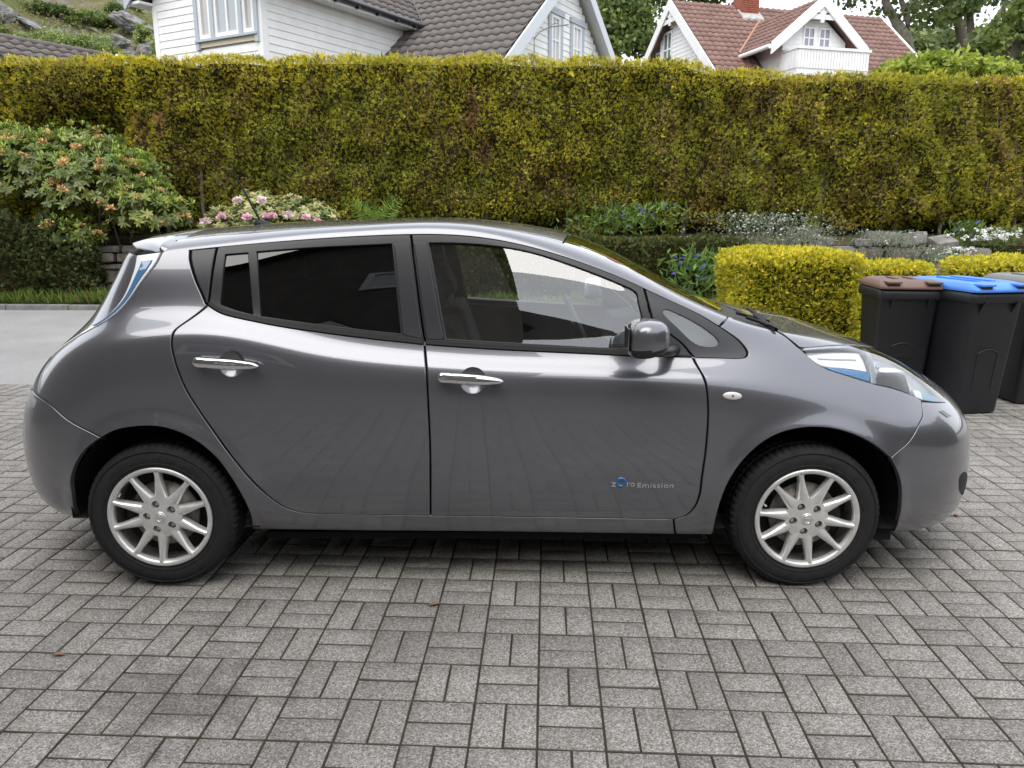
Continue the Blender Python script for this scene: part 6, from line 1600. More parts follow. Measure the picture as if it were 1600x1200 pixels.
# ---- window frames, mouldings and panes
u_c = lambda c, a, b: [p for p in c if a <= p[0] <= b]
i_b, i_c, i_a = uv(641.5, 367)[0], uv(340, 388)[0], uv(1006, 449.5)[0]
rf_out = poly(u_c(c_drip, i_c, i_b), line(*UV([(641.5, 368), (645, 399), (664, 534)])), smooth_curve(UV([(662, 533), (615, 528), (510, 515.5), (405, 498), (352, 486), (327, 473)])), line(*UV([(327, 473), (340, 388.5)])))
g_q = poly(line(*UV([(351, 398), (388.5, 395), (397, 493.5)])), smooth_curve(UV([(397, 493.5), (370, 486.5), (342.5, 477)])), line(*UV([(342.5, 477), (351, 398)])))
g_m = poly(smooth_curve(UV([(400, 393.5), (500, 386), (613, 380.5)])), line(*UV([(613, 380.5), (628, 522.5)])), smooth_curve(UV([(628, 522.5), (510, 509.5), (406, 495)])), line(*UV([(406, 495), (400, 393.5)])))
fr_n, fr_f = car_pair('window_frame', panel_geo(rf_out, holes=[g_q, g_m], gap=.15, bev=.2, flange=.03), M_black, RD)
car_pair('window_pane', panel_geo(inset(g_m, -1.2), depth=.010, gap=0, bev=.2, flange=.004), M_tint, RD)
car_pair('quarter_pane', panel_geo(inset(g_q, -1.2), depth=.010, gap=0, bev=.2, flange=.004), M_tint, RD)
car_pair('pillar_trim', panel_geo(poly(line(*UV([(615, 381), (639.5, 378.5), (661, 531), (629.5, 523), (615, 381)]))), depth=-.003, gap=.1, bev=.3, flange=.01), M_satin, RD)
car_pair('belt_moulding', panel_geo(poly(c_belt_r, line(c_belt_r[-1], uv(663, 530)), smooth_curve(UV([(663, 530), (615, 525), (510, 512.5), (405, 496), (352, 484), (327, 472)]))), depth=-.006, gap=.1, bev=.35, flange=.02), M_rubber, RD)

ff_out = poly(u_c(c_drip, i_b + .4, i_a), smooth_curve(UV([(1006, 450.5), (1012, 474), (1017.5, 497)])), smooth_curve(UV([(1017.5, 497), (1047, 522), (1065, 536), (1083, 556)])),
              smooth_curve(UV([(1083, 556), (1000, 551.5), (848, 545), (755, 539.5), (665, 533)])), line(*UV([(665, 533), (646, 399), (643, 368)])))
g_f = poly(smooth_curve(UV([(668.5, 379), (727, 379.5), (762, 382), (834, 394), (905, 417), (985, 449)])), smooth_curve(UV([(985, 449), (994.5, 455), (1000, 475), (1006, 500)])), line(*UV([(1006, 500), (1012, 546)])),
           smooth_curve(UV([(1012, 546), (930, 542.5), (848, 538.5), (697, 530)])), line(*UV([(697, 530), (668.5, 379)])))
car_pair('window_frame', panel_geo(ff_out, holes=[g_f], gap=.15, bev=.2, flange=.03), M_black, FD)
car_pair('window_pane', panel_geo(inset(g_f, -1.2), depth=.010, gap=0, bev=.2, flange=.004), M_glass, FD)
car_pair('pillar_trim', panel_geo(poly(line(*UV([(645, 377), (666, 378.5), (695, 531), (667.5, 531), (645, 377)]))), depth=-.003, gap=.1, bev=.3, flange=.01), M_satin, FD)
car_pair('belt_moulding', panel_geo(poly(c_belt_f, line(c_belt_f[-1], uv(1081, 553.5)), smooth_curve(UV([(1081, 553.5), (983, 547.5), (848, 541), (755, 536.5), (666, 530.5)]))), depth=-.006, gap=.1, bev=.35, flange=.02), M_rubber, FD)

ct = poly(c_ctrim, line(c_ctrim[-1], uv(339, 388)), line(*UV([(339, 388), (326, 473), (322, 476)])))
car_pair('rear_pillar_trim', panel_geo(ct, gap=.25, bev=.5, depth=.002), M_satin, (car, car))
qt = poly(u_c(c_drip, i_a + .4, 1e9), smooth_curve(UV([(1125, 509), (1155, 531), (1168.5, 553), (1162, 558.5), (1120, 558.5), (1084, 557.5)])), smooth_curve(UV([(1084, 556), (1066, 535.5), (1048, 521.5), (1019, 496.5)])), smooth_curve(UV([(1019, 496.5), (1013.5, 474), (1008, 451)])))
qg = poly(smooth_curve(UV([(1035, 486), (1044, 482.5), (1080, 498.5), (1119, 525), (1124.5, 535), (1118, 541), (1094, 539.5), (1058, 511)]), closed=True))
qn = car_pair('front_quarter_trim', panel_geo(qt, holes=[qg], gap=.2, bev=.35, depth=.001), M_satin, (car, car))
car_pair('quarter_pane', panel_geo(inset(qg, -.8), depth=.006, gap=0, bev=.2, flange=.004), M_glass, qn)
# printed corner mark on the quarter pane
q0, n0 = surf(*uv(1105, 530))

# ---- headlights
hl = car_pair('headlight', panel_geo(inset(hl_poly, -.3), depth=.035, gap=0, bev=.3), M_silver, (car, car))
car_pair('lens', panel_geo(hl_poly, depth=.0, gap=.15, bev=.35, flange=.012), M_lens, hl)
car_pair('lamp_shelf', panel_geo(poly(smooth_curve(UV([(1264, 551), (1300, 546), (1345, 545.5)])), line(*UV([(1345, 545.5), (1360, 576)])), smooth_curve(UV([(1360, 576), (1325, 571), (1288, 567), (1264, 551)]))), depth=.018, gap=0, bev=.5), M_white_lamp, hl)
car_pair('blue_insert', panel_geo(poly(smooth_curve(UV([(1294, 570), (1328, 574), (1364, 580)])), line(*UV([(1364, 580), (1362, 592)])), smooth_curve(UV([(1362, 592), (1330, 583), (1300, 574.5), (1294, 570)]))), depth=.012, gap=0, bev=.3), M_blue, hl)
car_pair('lamp_divider', panel_geo(poly(line(*UV([(1349, 541), (1354.5, 541), (1372, 597), (1364, 597), (1349, 541)]))), depth=.006, gap=0, bev=.3), simple('lamp_grey', (.42, .44, .47), .25, metal=.5), hl)
car_pair('projector_housing', panel_geo(poly(smooth_curve(UV([(1376, 582), (1400, 578), (1418, 581), (1424, 596), (1429, 614)])), smooth_curve(UV([(1429, 614), (1400, 604), (1371, 596.5), (1376, 582)]))), depth=.014, gap=0, bev=.4), M_lampdark, hl)
car_pair('lamp_ridge', panel_geo(poly(smooth_curve(UV([(1378, 570), (1400, 571), (1417, 577)])), smooth_curve(UV([(1417, 577), (1400, 578), (1378, 577), (1378, 570)]))), depth=.010, gap=0, bev=.4), M_white_lamp, hl)
car_pair('lamp_end', panel_geo(poly(smooth_curve(UV([(1430, 606), (1440, 607), (1450, 622)])), line(*UV([(1450, 622), (1436, 618), (1430, 606)]))), depth=.010, gap=0, bev=.3), M_white_lamp, hl)
car_pair('blue_insert', panel_geo(poly(smooth_curve(UV([(1443, 610), (1455, 612), (1466, 618), (1472, 625)])), smooth_curve(UV([(1472, 625), (1458, 624), (1446, 620), (1443, 610)]))), depth=.007, gap=0, bev=.3), simple('pale_lamp_blue', (.22, .45, .58), .15, coat=1.), hl)

car_pair('lamp_slot', panel_geo(poly(line(*UV([(1279, 555), (1341, 555.5), (1343, 559), (1283, 557.5), (1279, 555)]))), depth=.016, gap=0, bev=.1, flange=.004), simple('lamp_slot_grey', (.30, .32, .36), .2, metal=.5), hl)
car_pair('chrome_edge', panel_geo(poly(smooth_curve(UV([(1376, 560), (1400, 562), (1416, 571)])), smooth_curve(UV([(1416, 571), (1400, 567.5), (1377, 566.5), (1376, 560)]))), depth=.020, gap=0, bev=.2), M_chrome, hl)
# ---- tail lights and tailgate
tl_rear = [p - np.array([13 - 9.5 * (k / (len(c_tail) - 1)) ** .8, 0]) for k, p in enumerate(c_tail)]
tl_poly = poly(c_tail, tl_rear[::-1])
tl = car_pair('tail_light', panel_geo(tl_poly, gap=.25, bev=.5, depth=-.004), simple('tail_lamp_white', (.74, .77, .81), .12, coat=1.0), (car, car))
def along(cv, a, b, d0, d1):
    m = len(cv) - 1; return [cv[k] - np.array([d0 + (d1 - d0) * k / m, 0]) for k in range(int(a * m), int(b * m) + 1)]
car_pair('blue_lens', panel_geo(poly(along(c_tail, .07, .62, 1.6, 1.3), along(c_tail, .07, .62, 7.2, 3.4)[::-1]), depth=-.008, gap=0, bev=.6), simple('tail_blue', (.07, .17, .31), .08, coat=1.0), tl)
tg = poly(tl_rear, smooth_curve([tl_rear[-1], (tl_rear[-1] + c_rbump[0]) / 2 + (-2, 0), c_rbump[0]]), line(c_rbump[0], np.array([1., vb_r])), line(np.array([1., vb_r]), np.array([1., VC - 2])), line(np.array([1., VC - 2]), tl_rear[0]))
tgr = inset(tg, 6)
rw = poly([p for p in [np.array([2., 175.]), np.array([50., 178.]), np.array([78., 190.]), np.array([90., 225.]), np.array([60., 262.]), np.array([2., 268.])]])
gate = car_whole('tailgate', panel_geo(tg), M_paint, car)
# a piece of quarter panel between lamp tip and bumper
ql = poly(smooth_curve([c_tail[-1], (c_tail[-1] + c_rbump[0]) / 2 + (-1, 0), c_rbump[0]]), smooth_curve([c_rbump[0], (tl_rear[-1] + c_rbump[0]) / 2 + (-2, 0), tl_rear[-1]]), line(tl_rear[-1], c_tail[-1]))

# ---- spoiler
ws_ = np.linspace(0, .655, 41); rows = []
_iu = int(u_at_x(-1.33, NV - 40)); _sec = BG[_iu, NV // 2:]; _o = np.argsort(-_sec[:, 1])
def roof_z(w): return float(np.interp(w, -_sec[_o, 1], _sec[_o, 2]))
_sw, _sz = -_sec[::-1, 1], _sec[::-1, 2]
_tw = [0, .15, .3, .45, .52, .57, .61, .655]
_tp = [Vector((-1.66, 0, 1.428)), Vector((-1.635, -.15, 1.428)), Vector((-1.585, -.3, 1.428)), at_y(206, 382, -.45), at_y(213, 388, -.52), at_y(226, 391.5, -.57), at_y(239, 394, -.61), at_y(251, 395.5, -.655)]
for w in ws_:
    t = w / .655
    xt = float(np.interp(w, _tw, [p_.x for p_ in _tp])); zt = float(np.interp(w, _tw, [p_.z for p_ in _tp]))
    xs = -1.33; zs = float(np.interp(w, _sw, _sz)) + .0025
    xm = (xs + xt) / 2; zm = (zs + zt) / 2 + .012 * (1 - .4 * t)
    rows.append([(xs + .05, zs - .02), (xs, zs), ((xs + xm) / 2, (zs + zm) / 2 + .004), (xm, zm), ((xm + xt) / 2, (zm + zt) / 2 + .004), (xt + .008, zt + .004), (xt, zt), (xt + .003, zt - .008), (xt + .02, zt - .014), (xm, zt - .020 - .02 * (1 - t)), (xs, zs - .045 - .06 * (1 - t))])
t3 = lambda k: (k / (len(ws_) - 1)) ** 3
m = len(rows[0]); V = []; 
for sgn in (-1, 1):
    for k, w in enumerate(ws_):
        for x, z in rows[k]: V.append((x, sgn * w, z))
F = []; nb = len(ws_) * m
for hb in (0, 1):
    for k in range(len(ws_) - 1):
        for j in range(m - 1):
            q = (hb * nb + k * m + j, hb * nb + k * m + j + 1, hb * nb + (k + 1) * m + j + 1, hb * nb + (k + 1) * m + j)
            F.append(q if hb == 0 else q[::-1])
    e = [hb * nb + (len(ws_) - 1) * m + j for j in range(m)]
    F.append(tuple(e))
sp = MB(); sp.add(V, F, True); sp.build('roof_spoiler', M_paint, car, weld=True)

# ---- door handles with dished recesses
def frame_at(px0, px1, off=0.0):
    a, na = surf(*uv(*px0)); b, nb_ = surf(*uv(*px1))
    n_ = na + nb_; n_ /= np.linalg.norm(n_)
    X = b - a; L = np.linalg.norm(X); X /= L
    n_ = n_ - X * (n_ @ X); n_ /= np.linalg.norm(n_)
    Zv = np.cross(X, n_)
    if Zv[2] < 0: Zv = -Zv
    return (a + b) / 2, X, Zv, n_, L
def flipV(V): return [(v[0], -v[1], v[2]) for v in V]
def both(name, V, F, mat, parents, smooth=True):
    a = MB(); a.add(V, F, smooth); o1 = a.build(name, mat, parents[0])
    b = MB(); b.add(flipV(V), F, smooth); o2 = b.build(name, mat, parents[1])
    return o1, o2
M_dish = M_paint
for (p0, p1, pc, par) in (((307, 565.5), (409, 571.5), (362.5, 569.5), RD), ((686, 590), (787.5, 596), (739.5, 594.5), FD)):
    o, X, Zv, nn, L = frame_at(p0, p1)
    V, F = [], []; ns, nc = 25, 12
    for i in range(ns):
        t = i / (ns - 1); s0 = (t - .5) * L
        hh = .0205 * (1 - .55 * max(0, (t - .55) / .45) ** 1.6) * min(1, ((t + .004) / .03)) ** .4 * min(1, ((1 - t + .004) / .07)) ** .5
        out = .030 + .010 * math.sin(math.pi * min(1, max(0, t)))
        if abs(t - .2) < .012: hh *= .93
        for k in range(nc):
            a = 2 * math.pi * k / nc
            ca, sa = math.cos(a), math.sin(a)
            V.append(o + X * s0 + Zv * hh * (abs(sa) ** .7 * (1 if sa > 0 else -1)) + nn * (out + .011 * (abs(ca) ** .8 * (1 if ca > 0 else -1))))
    F = [(i * nc + k, i * nc + (k + 1) % nc, (i + 1) * nc + (k + 1) % nc, (i + 1) * nc + k) for i in range(ns - 1) for k in range(nc)] + [tuple(range(nc)), tuple(range((ns - 1) * nc, ns * nc))]
    hd = both('door_handle', V, F, M_chrome, par)
    # feet of the handle
    for t in (.1, .86):
        mb = MB(); q = o + X * (t - .5) * L
        mb.box(-.016, .016, -.011, .011, -.005, .03, Matrix(((X[0], Zv[0], nn[0], q[0]), (X[1], Zv[1], nn[1], q[1]), (X[2], Zv[2], nn[2], q[2]), (0, 0, 0, 1))))
        both('handle_mount', mb.V, mb.F, M_rubber, par, False)
    # dish: a shallow bowl whose rim stands 1 mm proud of the skin
    V, F = [], []; na = 40; rings = 9
    oc, nc_ = surf(*uv(*pc))
    for r_ in range(rings):
        t = r_ / (rings - 1)
        for k in range(na):
            a = 2 * math.pi * k / na
            q, n_ = surf(*uv(pc[0] + 21.6 * t * math.cos(a), pc[1] - 21.6 * t * math.sin(a)))
            V.append(q + n_ * (-.0015 - .026 * (1 - t ** 2.4)))
    F = [(i * na + k, i * na + (k + 1) % na, (i + 1) * na + (k + 1) % na, (i + 1) * na + k) for i in range(rings - 1) for k in range(na)]
    both('handle_recess', V, F, M_dish, par)

# ---- side repeaters
o, X, Zv, nn, L = frame_at((1130, 617), (1160, 618.5))
V = []; F = []; na, nr = 28, 6
for r_ in range(nr):
    ph = r_ / (nr - 1) * math.pi / 2
    for k in range(na):
        a = 2 * math.pi * k / na
        V.append(o + X * L / 2 * math.cos(ph) * math.cos(a) + Zv * .0165 * math.cos(ph) * math.sin(a) + nn * (.001 + .007 * math.sin(ph)))
F = [(i * na + k, i * na + (k + 1) % na, (i + 1) * na + (k + 1) % na, (i + 1) * na + k) for i in range(nr - 1) for k in range(na)]
rep = both('side_indicator', V, F, simple('indicator_lens', (.62, .60, .58), .12, coat=1.0), (car, car))
V = [o + X * .006 * math.cos(a) + Zv * .005 * math.sin(a) + nn * (.0085 - .0003) for a in np.linspace(0, 2 * math.pi, 12, endpoint=False)]
both('indicator_bulb', V, [tuple(range(12))], simple('indicator_dark', (.16, .14, .13), .3), rep)

# ---- door mirrors
mc = at_y(1014, 529, -.985)
def mirror_geo(sel):
    V, F = [], []; na, nb2 = 40, 26
    for i in range(nb2 + 1):
        th = -math.pi / 2 + math.pi * i / nb2
        for k in range(na):
            a = 2 * math.pi * k / na
            e = lambda c_, p: (abs(c_) ** p) * (1 if c_ >= 0 else -1)
            x = e(math.cos(th), .55) * e(math.cos(a), .55); y = e(math.cos(th), .55) * e(math.sin(a), .75); z = e(math.sin(th), .62)
            X_ = .081 * x * (1 - .05 * z); Y_ = .105 * y * (1 - .42 * max(0, x)); Z_ = .072 * z * (1 - .16 * max(0, x)) + .006 * x
            V.append((mc.x + X_, mc.y + Y_ + .02, mc.z + Z_))
    for i in range(nb2):
        for k in range(na):
            q = (i * na + k, i * na + (k + 1) % na, (i + 1) * na + (k + 1) % na, (i + 1) * na + k)
            cz = sum(V[j][2] for j in q) / 4 - mc.z; cx_ = sum(V[j][0] for j in q) / 4 - mc.x
            blk = cz < -.034 + .10 * max(0, cx_) or cx_ < -.071
            if blk == sel: F.append(q)
    return V, F
mir = both('door_mirror', *mirror_geo(False), M_paint, FD)
both('mirror_base', *mirror_geo(True), M_black, FD)
mb = MB()
a0 = at_y(1042, 551, -.93); a1, _ = surf(*uv(1052, 545))
mb.tube([(a0.x - .03, a0.y, a0.z + .002), (a0.x + .01, a0.y + .03, a0.z), (a1[0] + .005, a1[1] - .01, a1[2] + .0), (a1[0] + .01, a1[1] + .06, a1[2])], [.02, .021, .024, .026], 12)
both('mirror_arm', mb.V, mb.F, M_black, FD)
mgl = MB(); mgl.box(mc.x - .0835, mc.x - .0815, mc.y - .05, mc.y + .06, mc.z - .045, mc.z + .045)
both('mirror_glass', mgl.V, mgl.F, M_chrome, FD, False)

# ---- badge lettering on the front door
def text_mesh(txt, size, depth, spacing=1.0):
    cu_ = bpy.data.curves.new('t', 'FONT'); cu_.body = txt; cu_.size = size; cu_.extrude = depth; cu_.space_character = spacing
    cu_.offset = .0; cu_.resolution_u = 3
    ob = bpy.data.objects.new('t', cu_); COL.objects.link(ob)
    dg = bpy.context.evaluated_depsgraph_get()
    me = bpy.data.meshes.new_from_object(ob.evaluated_get(dg))
    V = np.array([v.co[:] for v in me.vertices]); F = [tuple(p.vertices) for p in me.polygons]
    bpy.data.objects.remove(ob); bpy.data.curves.remove(cu_); bpy.data.meshes.remove(me)
    return V, F
M_badge = simple('badge_silver', (.78, .79, .82), .22, metal=.9)
def lettering(txt, px0, px1, py, size, name, par, sp=1.0):
    V, F = text_mesh(txt, size, .0014, sp)
    V[:, 0] -= V[:, 0].min(); wd = V[:, 0].max()
    o, X, Zv, nn, L = frame_at((px0, py), (px1, py))
    V[:, 0] *= L / wd
    W = [o + X * (v[0] - L / 2) + Zv * v[1] + nn * (v[2] + .0015) for v in V]
    mb = MB(); mb.add(W, F, False); return mb.build(name, M_badge, par)
lettering('z', 956, 963.5, 759.5, .040, 'badge_letter', fdoor_n)
lettering('ro', 980.5, 992.5, 759.5, .040, 'badge_letter', fdoor_n, 1.05)
lettering('Emission', 997, 1053, 761, .030, 'badge_letter', fdoor_n, 1.1)
o, X, Zv, nn, L = frame_at((962, 753), (981, 753.2))
Mx = lambda r_, a, d: o + X * r_ * math.cos(a) + Zv * r_ * math.sin(a) + nn * d
A_ = np.linspace(R(-35), R(290), 40); V, F = [], []
for a in A_:
    V += [Mx(.0225, a, .0005), Mx(.0215, a, .004), Mx(.014, a, .004), Mx(.0125, a, .0005)]
F = [(4 * i + j, 4 * i + j + 1, 4 * i + 5 + j, 4 * i + 4 + j) for i in range(len(A_) - 1) for j in range(3)]
M_bb = simple('badge_blue', (.02, .16, .42), .15, coat=1.0, metal=.3)
mb = MB(); mb.add(V, F, True)
V = [o + X * x + Zv * z + nn * d for x, z, d in [(-.013, -.003, .003), (.019, -.003, .003), (.019, .003, .003), (-.013, .003, .003)]]
mb.add(V, [(0, 1, 2, 3)]); mb.build('badge_emblem', M_bb, fdoor_n)

# ---- aerial and wipers
b0 = at_y(408, 347, 0.0); t0 = at_y(359, 259, 0.0)
zr = float(bil(BG, u_at_x(b0.x, NV - 3), NV - 2)[2])
mb = MB(); mb.tube([(b0.x, 0, zr), (b0.x - .01, 0, zr + .03), tuple(t0)], [.008, .006, .0028], 8)
aer = mb.build('aerial', M_rubber, car)
mb = MB()
for i in range(1):
    V = []
    for t in np.linspace(0, 1, 7):
        for a in np.linspace(0, 2 * math.pi, 10, endpoint=False):
            rr = (1 - t ** 1.5)
            V.append((b0.x + .025 - .055 * t * .8 + .06 * rr * math.cos(a), .022 * rr * math.sin(a), zr - .006 + .034 * t))
    mb.add(V, [(i_ * 10 + k, i_ * 10 + (k + 1) % 10, (i_ + 1) * 10 + (k + 1) % 10, (i_ + 1) * 10 + k) for i_ in range(6) for k in range(10)], True)
mb.build('aerial_base', M_rubber, aer)
for pts in ([(1165, 499), (1185, 505), (1212, 518)], [(1150, 492), (1180, 500), (1200, 506)]):
    mb = MB(); P = []
    for p in pts:
        q, n_ = surf(*uv(*p)); P.append(q + n_ * .012)
    P.append(P[-1] + np.array([-.02, .25, .03]))
    mb.tube([tuple(q) for q in P], .008, 6); mb.build('wiper', M_rubber, car)
# hidden-looking headlamp washer cap on the bumper
V, F, N = panel_geo(poly(line(*UV([(1467, 641), (1474, 639.5), (1488, 648.5), (1481, 651), (1467, 641)]))), depth=-.002, gap=0, bev=.2, flange=.004)
car_pair('washer_cap', (V, F, N), simple('cap_dark', (.02, .02, .022), .3, coat=.6), (car, car))
# lower grille opening and blue nose emblem
V, F, N = panel_geo(poly(smooth_curve(UV([(1500, 745), (1508, 735), (1513, 748), (1507, 770), (1500, 765)]), closed=True)), depth=-.001, gap=0, bev=.2, flange=.004)
car_pair('fog_lamp_recess', (V, F, N), M_rubber, (car, car))
# chin lip
# ---- wheels
M_tyre = simple('tyre', (.018, .018, .019), .75, spec=.3, noise=.25, nscale=30, bump=.15, bscale=120)
M_rim = simple('alloy', (.70, .695, .68), .32, metal=.55, noise=.10, nscale=25)
M_rim_in = simple('alloy_barrel', (.46, .44, .42), .45, metal=.8, noise=.35, nscale=18)
M_disc = simple('brake_disc', (.30, .275, .25), .5, metal=.6, noise=.4, nscale=40)
M_dark = simple('wheel_dark', (.012, .012, .012), .8)
WO = .868
def wheel_meshes():
    res = {}
    fn = lambda a, b, t: (a, t, b)
    # tyre: t measured inwards from the outer face (+ = away from camera)
    prof = [(.214, .020), (.218, .010), (.232, .004), (.255, .000), (.280, .004), (.297, .014), (.304, .020), (.3105, .028), (.313, .045), (.314, .075), (.308, .076), (.308, .084), (.314, .085), (.3145, .115), (.308, .116), (.308, .124), (.314, .125), (.312, .160), (.305, .180), (.285, .197), (.255, .204), (.22, .19), (.214, .18)]
    n = 64 * 5; V = []; 
    for i, (r_, t) in enumerate(prof):
        for k in range(n):
            a = 2 * math.pi * k / n
            rr = r_
            if r_ > .3 and .016 < t < .19 and r_ != .308 and (k + (2 if t < .1 else 0)) % 5 == 0: rr -= .0065 if t > .022 else .003
            V.append((rr * math.cos(a), t, rr * math.sin(a)))
    F = [(i * n + k, i * n + (k + 1) % n, (i + 1) * n + (k + 1) % n, (i + 1) * n + k) for i in range(len(prof) - 1) for k in range(n)]
    me = MB(); me.add(V, F, True)
    # sidewall rings
    for r_ in (.236, .288):
        me.lathe([(r_ - .003, .0025), (r_ - .002, -.0005 + .002), (r_ + .002, .0015), (r_ + .003, .004)], 96, fn)
    res['tyre'] = me
    b = MB(); b.lathe([(.216, .012), (.212, .018), (.204, .028), (.200, .05), (.196, .10), (.200, .17), (.214, .185)], 96, fn)
    res['barrel'] = b
    rm = MB()
    rm.lathe([(.214, .016), (.2185, .010), (.219, .005), (.2165, .0015), (.210, .000), (.203, .002), (.199, .006), (.196, .012), (.1945, .026)], 120, fn)
    # spokes
    for k in range(5):
        for d in (-16.5, 16.5):
            aa = R(92 + 18 + 72 * k + d); lean = R(1.0 if d > 0 else -1.0) * 0
            ar = R(92 + 18 + 72 * k + d * 1.08)
            # root (wide, at hub) to tip (narrow, at rim)
            rows_ = []
            for t in np.linspace(0, 1, 9):
                r_ = .070 + (.201 - .070) * t
                a = ar + (aa - ar) * t ** .7
                hw = .0175 * (1 - t) ** 1.2 + .0100 + .006 * max(0, t - .85) / .15
                dep = -.002 + .012 * (1 - t) ** 1.2 + .002 * t
                c0 = np.array([math.cos(a), math.sin(a)]); s0 = np.array([-c0[1], c0[0]])
                sec = [(-hw, dep + .034), (-hw * .90, dep + .012), (-hw * .5, dep + .0035), (0, dep), (hw * .5, dep + .0035), (hw * .90, dep + .012), (hw, dep + .034)]
                rows_.append([((c0 * r_ + s0 * q)[0], dd, (c0 * r_ + s0 * q)[1]) for q, dd in sec])
            V = [p for r2 in rows_ for p in r2]; m_ = 7
            rm.add(V, [(i * m_ + j, i * m_ + j + 1, (i + 1) * m_ + j + 1, (i + 1) * m_ + j) for i in range(8) for j in range(m_ - 1)], True)
    # hub disc with five lug wells
    from_ring = []
    LUG = [R(110 + 72 * k) for k in range(5)]
    hubr = .090
    C = []; E = []
    ring = [(hubr * math.cos(a), hubr * math.sin(a)) for a in np.linspace(0, 2 * math.pi, 60, endpoint=False)]
    C += ring; E += [(i, (i + 1) % 60) for i in range(60)]
    wells = []
    for a in LUG:
        c0 = (.057 * math.cos(a), .057 * math.sin(a)); b0_ = len(C)
        w_ = [(c0[0] + .0165 * math.cos(q), c0[1] + .0165 * math.sin(q)) for q in np.linspace(0, 2 * math.pi, 20, endpoint=False)]
        wells.append(w_); C += w_; E += [(b0_ + i, b0_ + (i + 1) % 20) for i in range(20)]
    for r_ in (.028, .045, .07):
        for a in np.linspace(0, 2 * math.pi, 30, endpoint=False):
            p = np.array([(r_ * math.cos(a), r_ * math.sin(a))])
            if not any(np.hypot(p[0, 0] - .057 * math.cos(q), p[0, 1] - .057 * math.sin(q)) < .019 for q in LUG): C.append(tuple(p[0]))
    vo, _e, fo, *_ = delaunay_2d_cdt([Vector(p) for p in C], E, [], 0, 1e-6)
    vo = np.array([(p.x, p.y) for p in vo]); fo = [f for f in fo]
    cen = np.array([vo[list(f)].mean(0) for f in fo]); keep = inpoly(ring, cen)
    for w_ in wells: keep &= ~inpoly(w_, cen)
    rad = np.hypot(vo[:, 0], vo[:, 1])
    dep = np.interp(rad, [0, .03, .06, .090], [.006, .0055, .0085, .014])
    rm.add([(p[0], d, p[1]) for p, d in zip(vo, dep)], [f for f, k in zip(fo, keep) if k], True)
    for w_ in wells:
        rr = [np.interp(math.hypot(*p), [0, .03, .06, .090], [.006, .0055, .0085, .014]) for p in w_]
        V = [(p[0], d, p[1]) for p, d in zip(w_, rr)] + [(p[0], .038, p[1]) for p in w_]
        rm.add(V, [(i, (i + 1) % 20, 20 + (i + 1) % 20, 20 + i) for i in range(20)], True)
    res['rim'] = rm
    ng = MB()
    for a in LUG:
        c0 = (.057 * math.cos(a), .057 * math.sin(a))
        pl = [(c0[0] + .0095 * math.cos(q), c0[1] + .0095 * math.sin(q)) for q in np.linspace(0, 2 * math.pi, 6, endpoint=False)]
        ng_ = MB(); ng_.prism(pl, .024, .040, lambda u_, v_, t: (u_, t, v_)); res.setdefault('nuts', []).append(ng_)
    well = MB()
    for w_ in wells: well.prism(w_, .0385, .040, lambda u_, v_, t: (u_, t, v_))
    res['well'] = well
    cap = MB(); cap.lathe([(.0, .0015), (.012, .0016), (.022, .0025), (.0255, .004), (.0265, .009)], 40, fn); res['cap'] = cap
    em = MB(); em.lathe([(.0185, .0022), (.0180, .0005), (.0150, .0003), (.0145, .0018)], 40, fn)
    em.box(-.021, .021, .0000, .0018, -.0035, .0035); res['emblem'] = em
    d = MB(); d.lathe([(.050, .055), (.075, .052), (.078, .062), (.141, .062), (.141, .080), (.05, .082)], 64, fn); res['disc'] = d
    cal = MB(); P = [(r_ * math.cos(a), r_ * math.sin(a)) for r_, a in [(.095, R(-22)), (.152, R(-26)), (.158, R(0)), (.152, R(26)), (.095, R(22))]]
    cal.prism(P, .048, .095, lambda u_, v_, t: (u_, t, v_)); res['caliper'] = cal
    bk = MB(); bk.lathe([(.0, .100), (.198, .100)], 40, fn); res['back'] = bk
    vv = MB(); vv.tube([(-.172, .03, .085), (-.166, .004, .082)], .0042, 8); res['valve'] = vv
    return res
WM = wheel_meshes()
def to_me(mb, name, mat):
    o = mb.build(name, mat); me = o.data; bpy.data.objects.remove(o); return me
W_ME = dict(barrel=to_me(WM['barrel'], 'wheel', M_rim_in), tyre=to_me(WM['tyre'], 'tyre', M_tyre), rim=to_me(WM['rim'], 'rim', M_rim), well=to_me(WM['well'], 'lug_well', M_dark),
            cap=to_me(WM['cap'], 'centre_cap', M_rim), emblem=to_me(WM['emblem'], 'wheel_emblem', M_chrome), disc=to_me(WM['disc'], 'brake_disc', M_disc), caliper=to_me(WM['caliper'], 'caliper', M_dark),
            back=to_me(WM['back'], 'hub_back', M_dark), valve=to_me(WM['valve'], 'valve', M_silver))
NUTS = [to_me(q, 'wheel_nut', M_rim_in) for q in WM['nuts']]
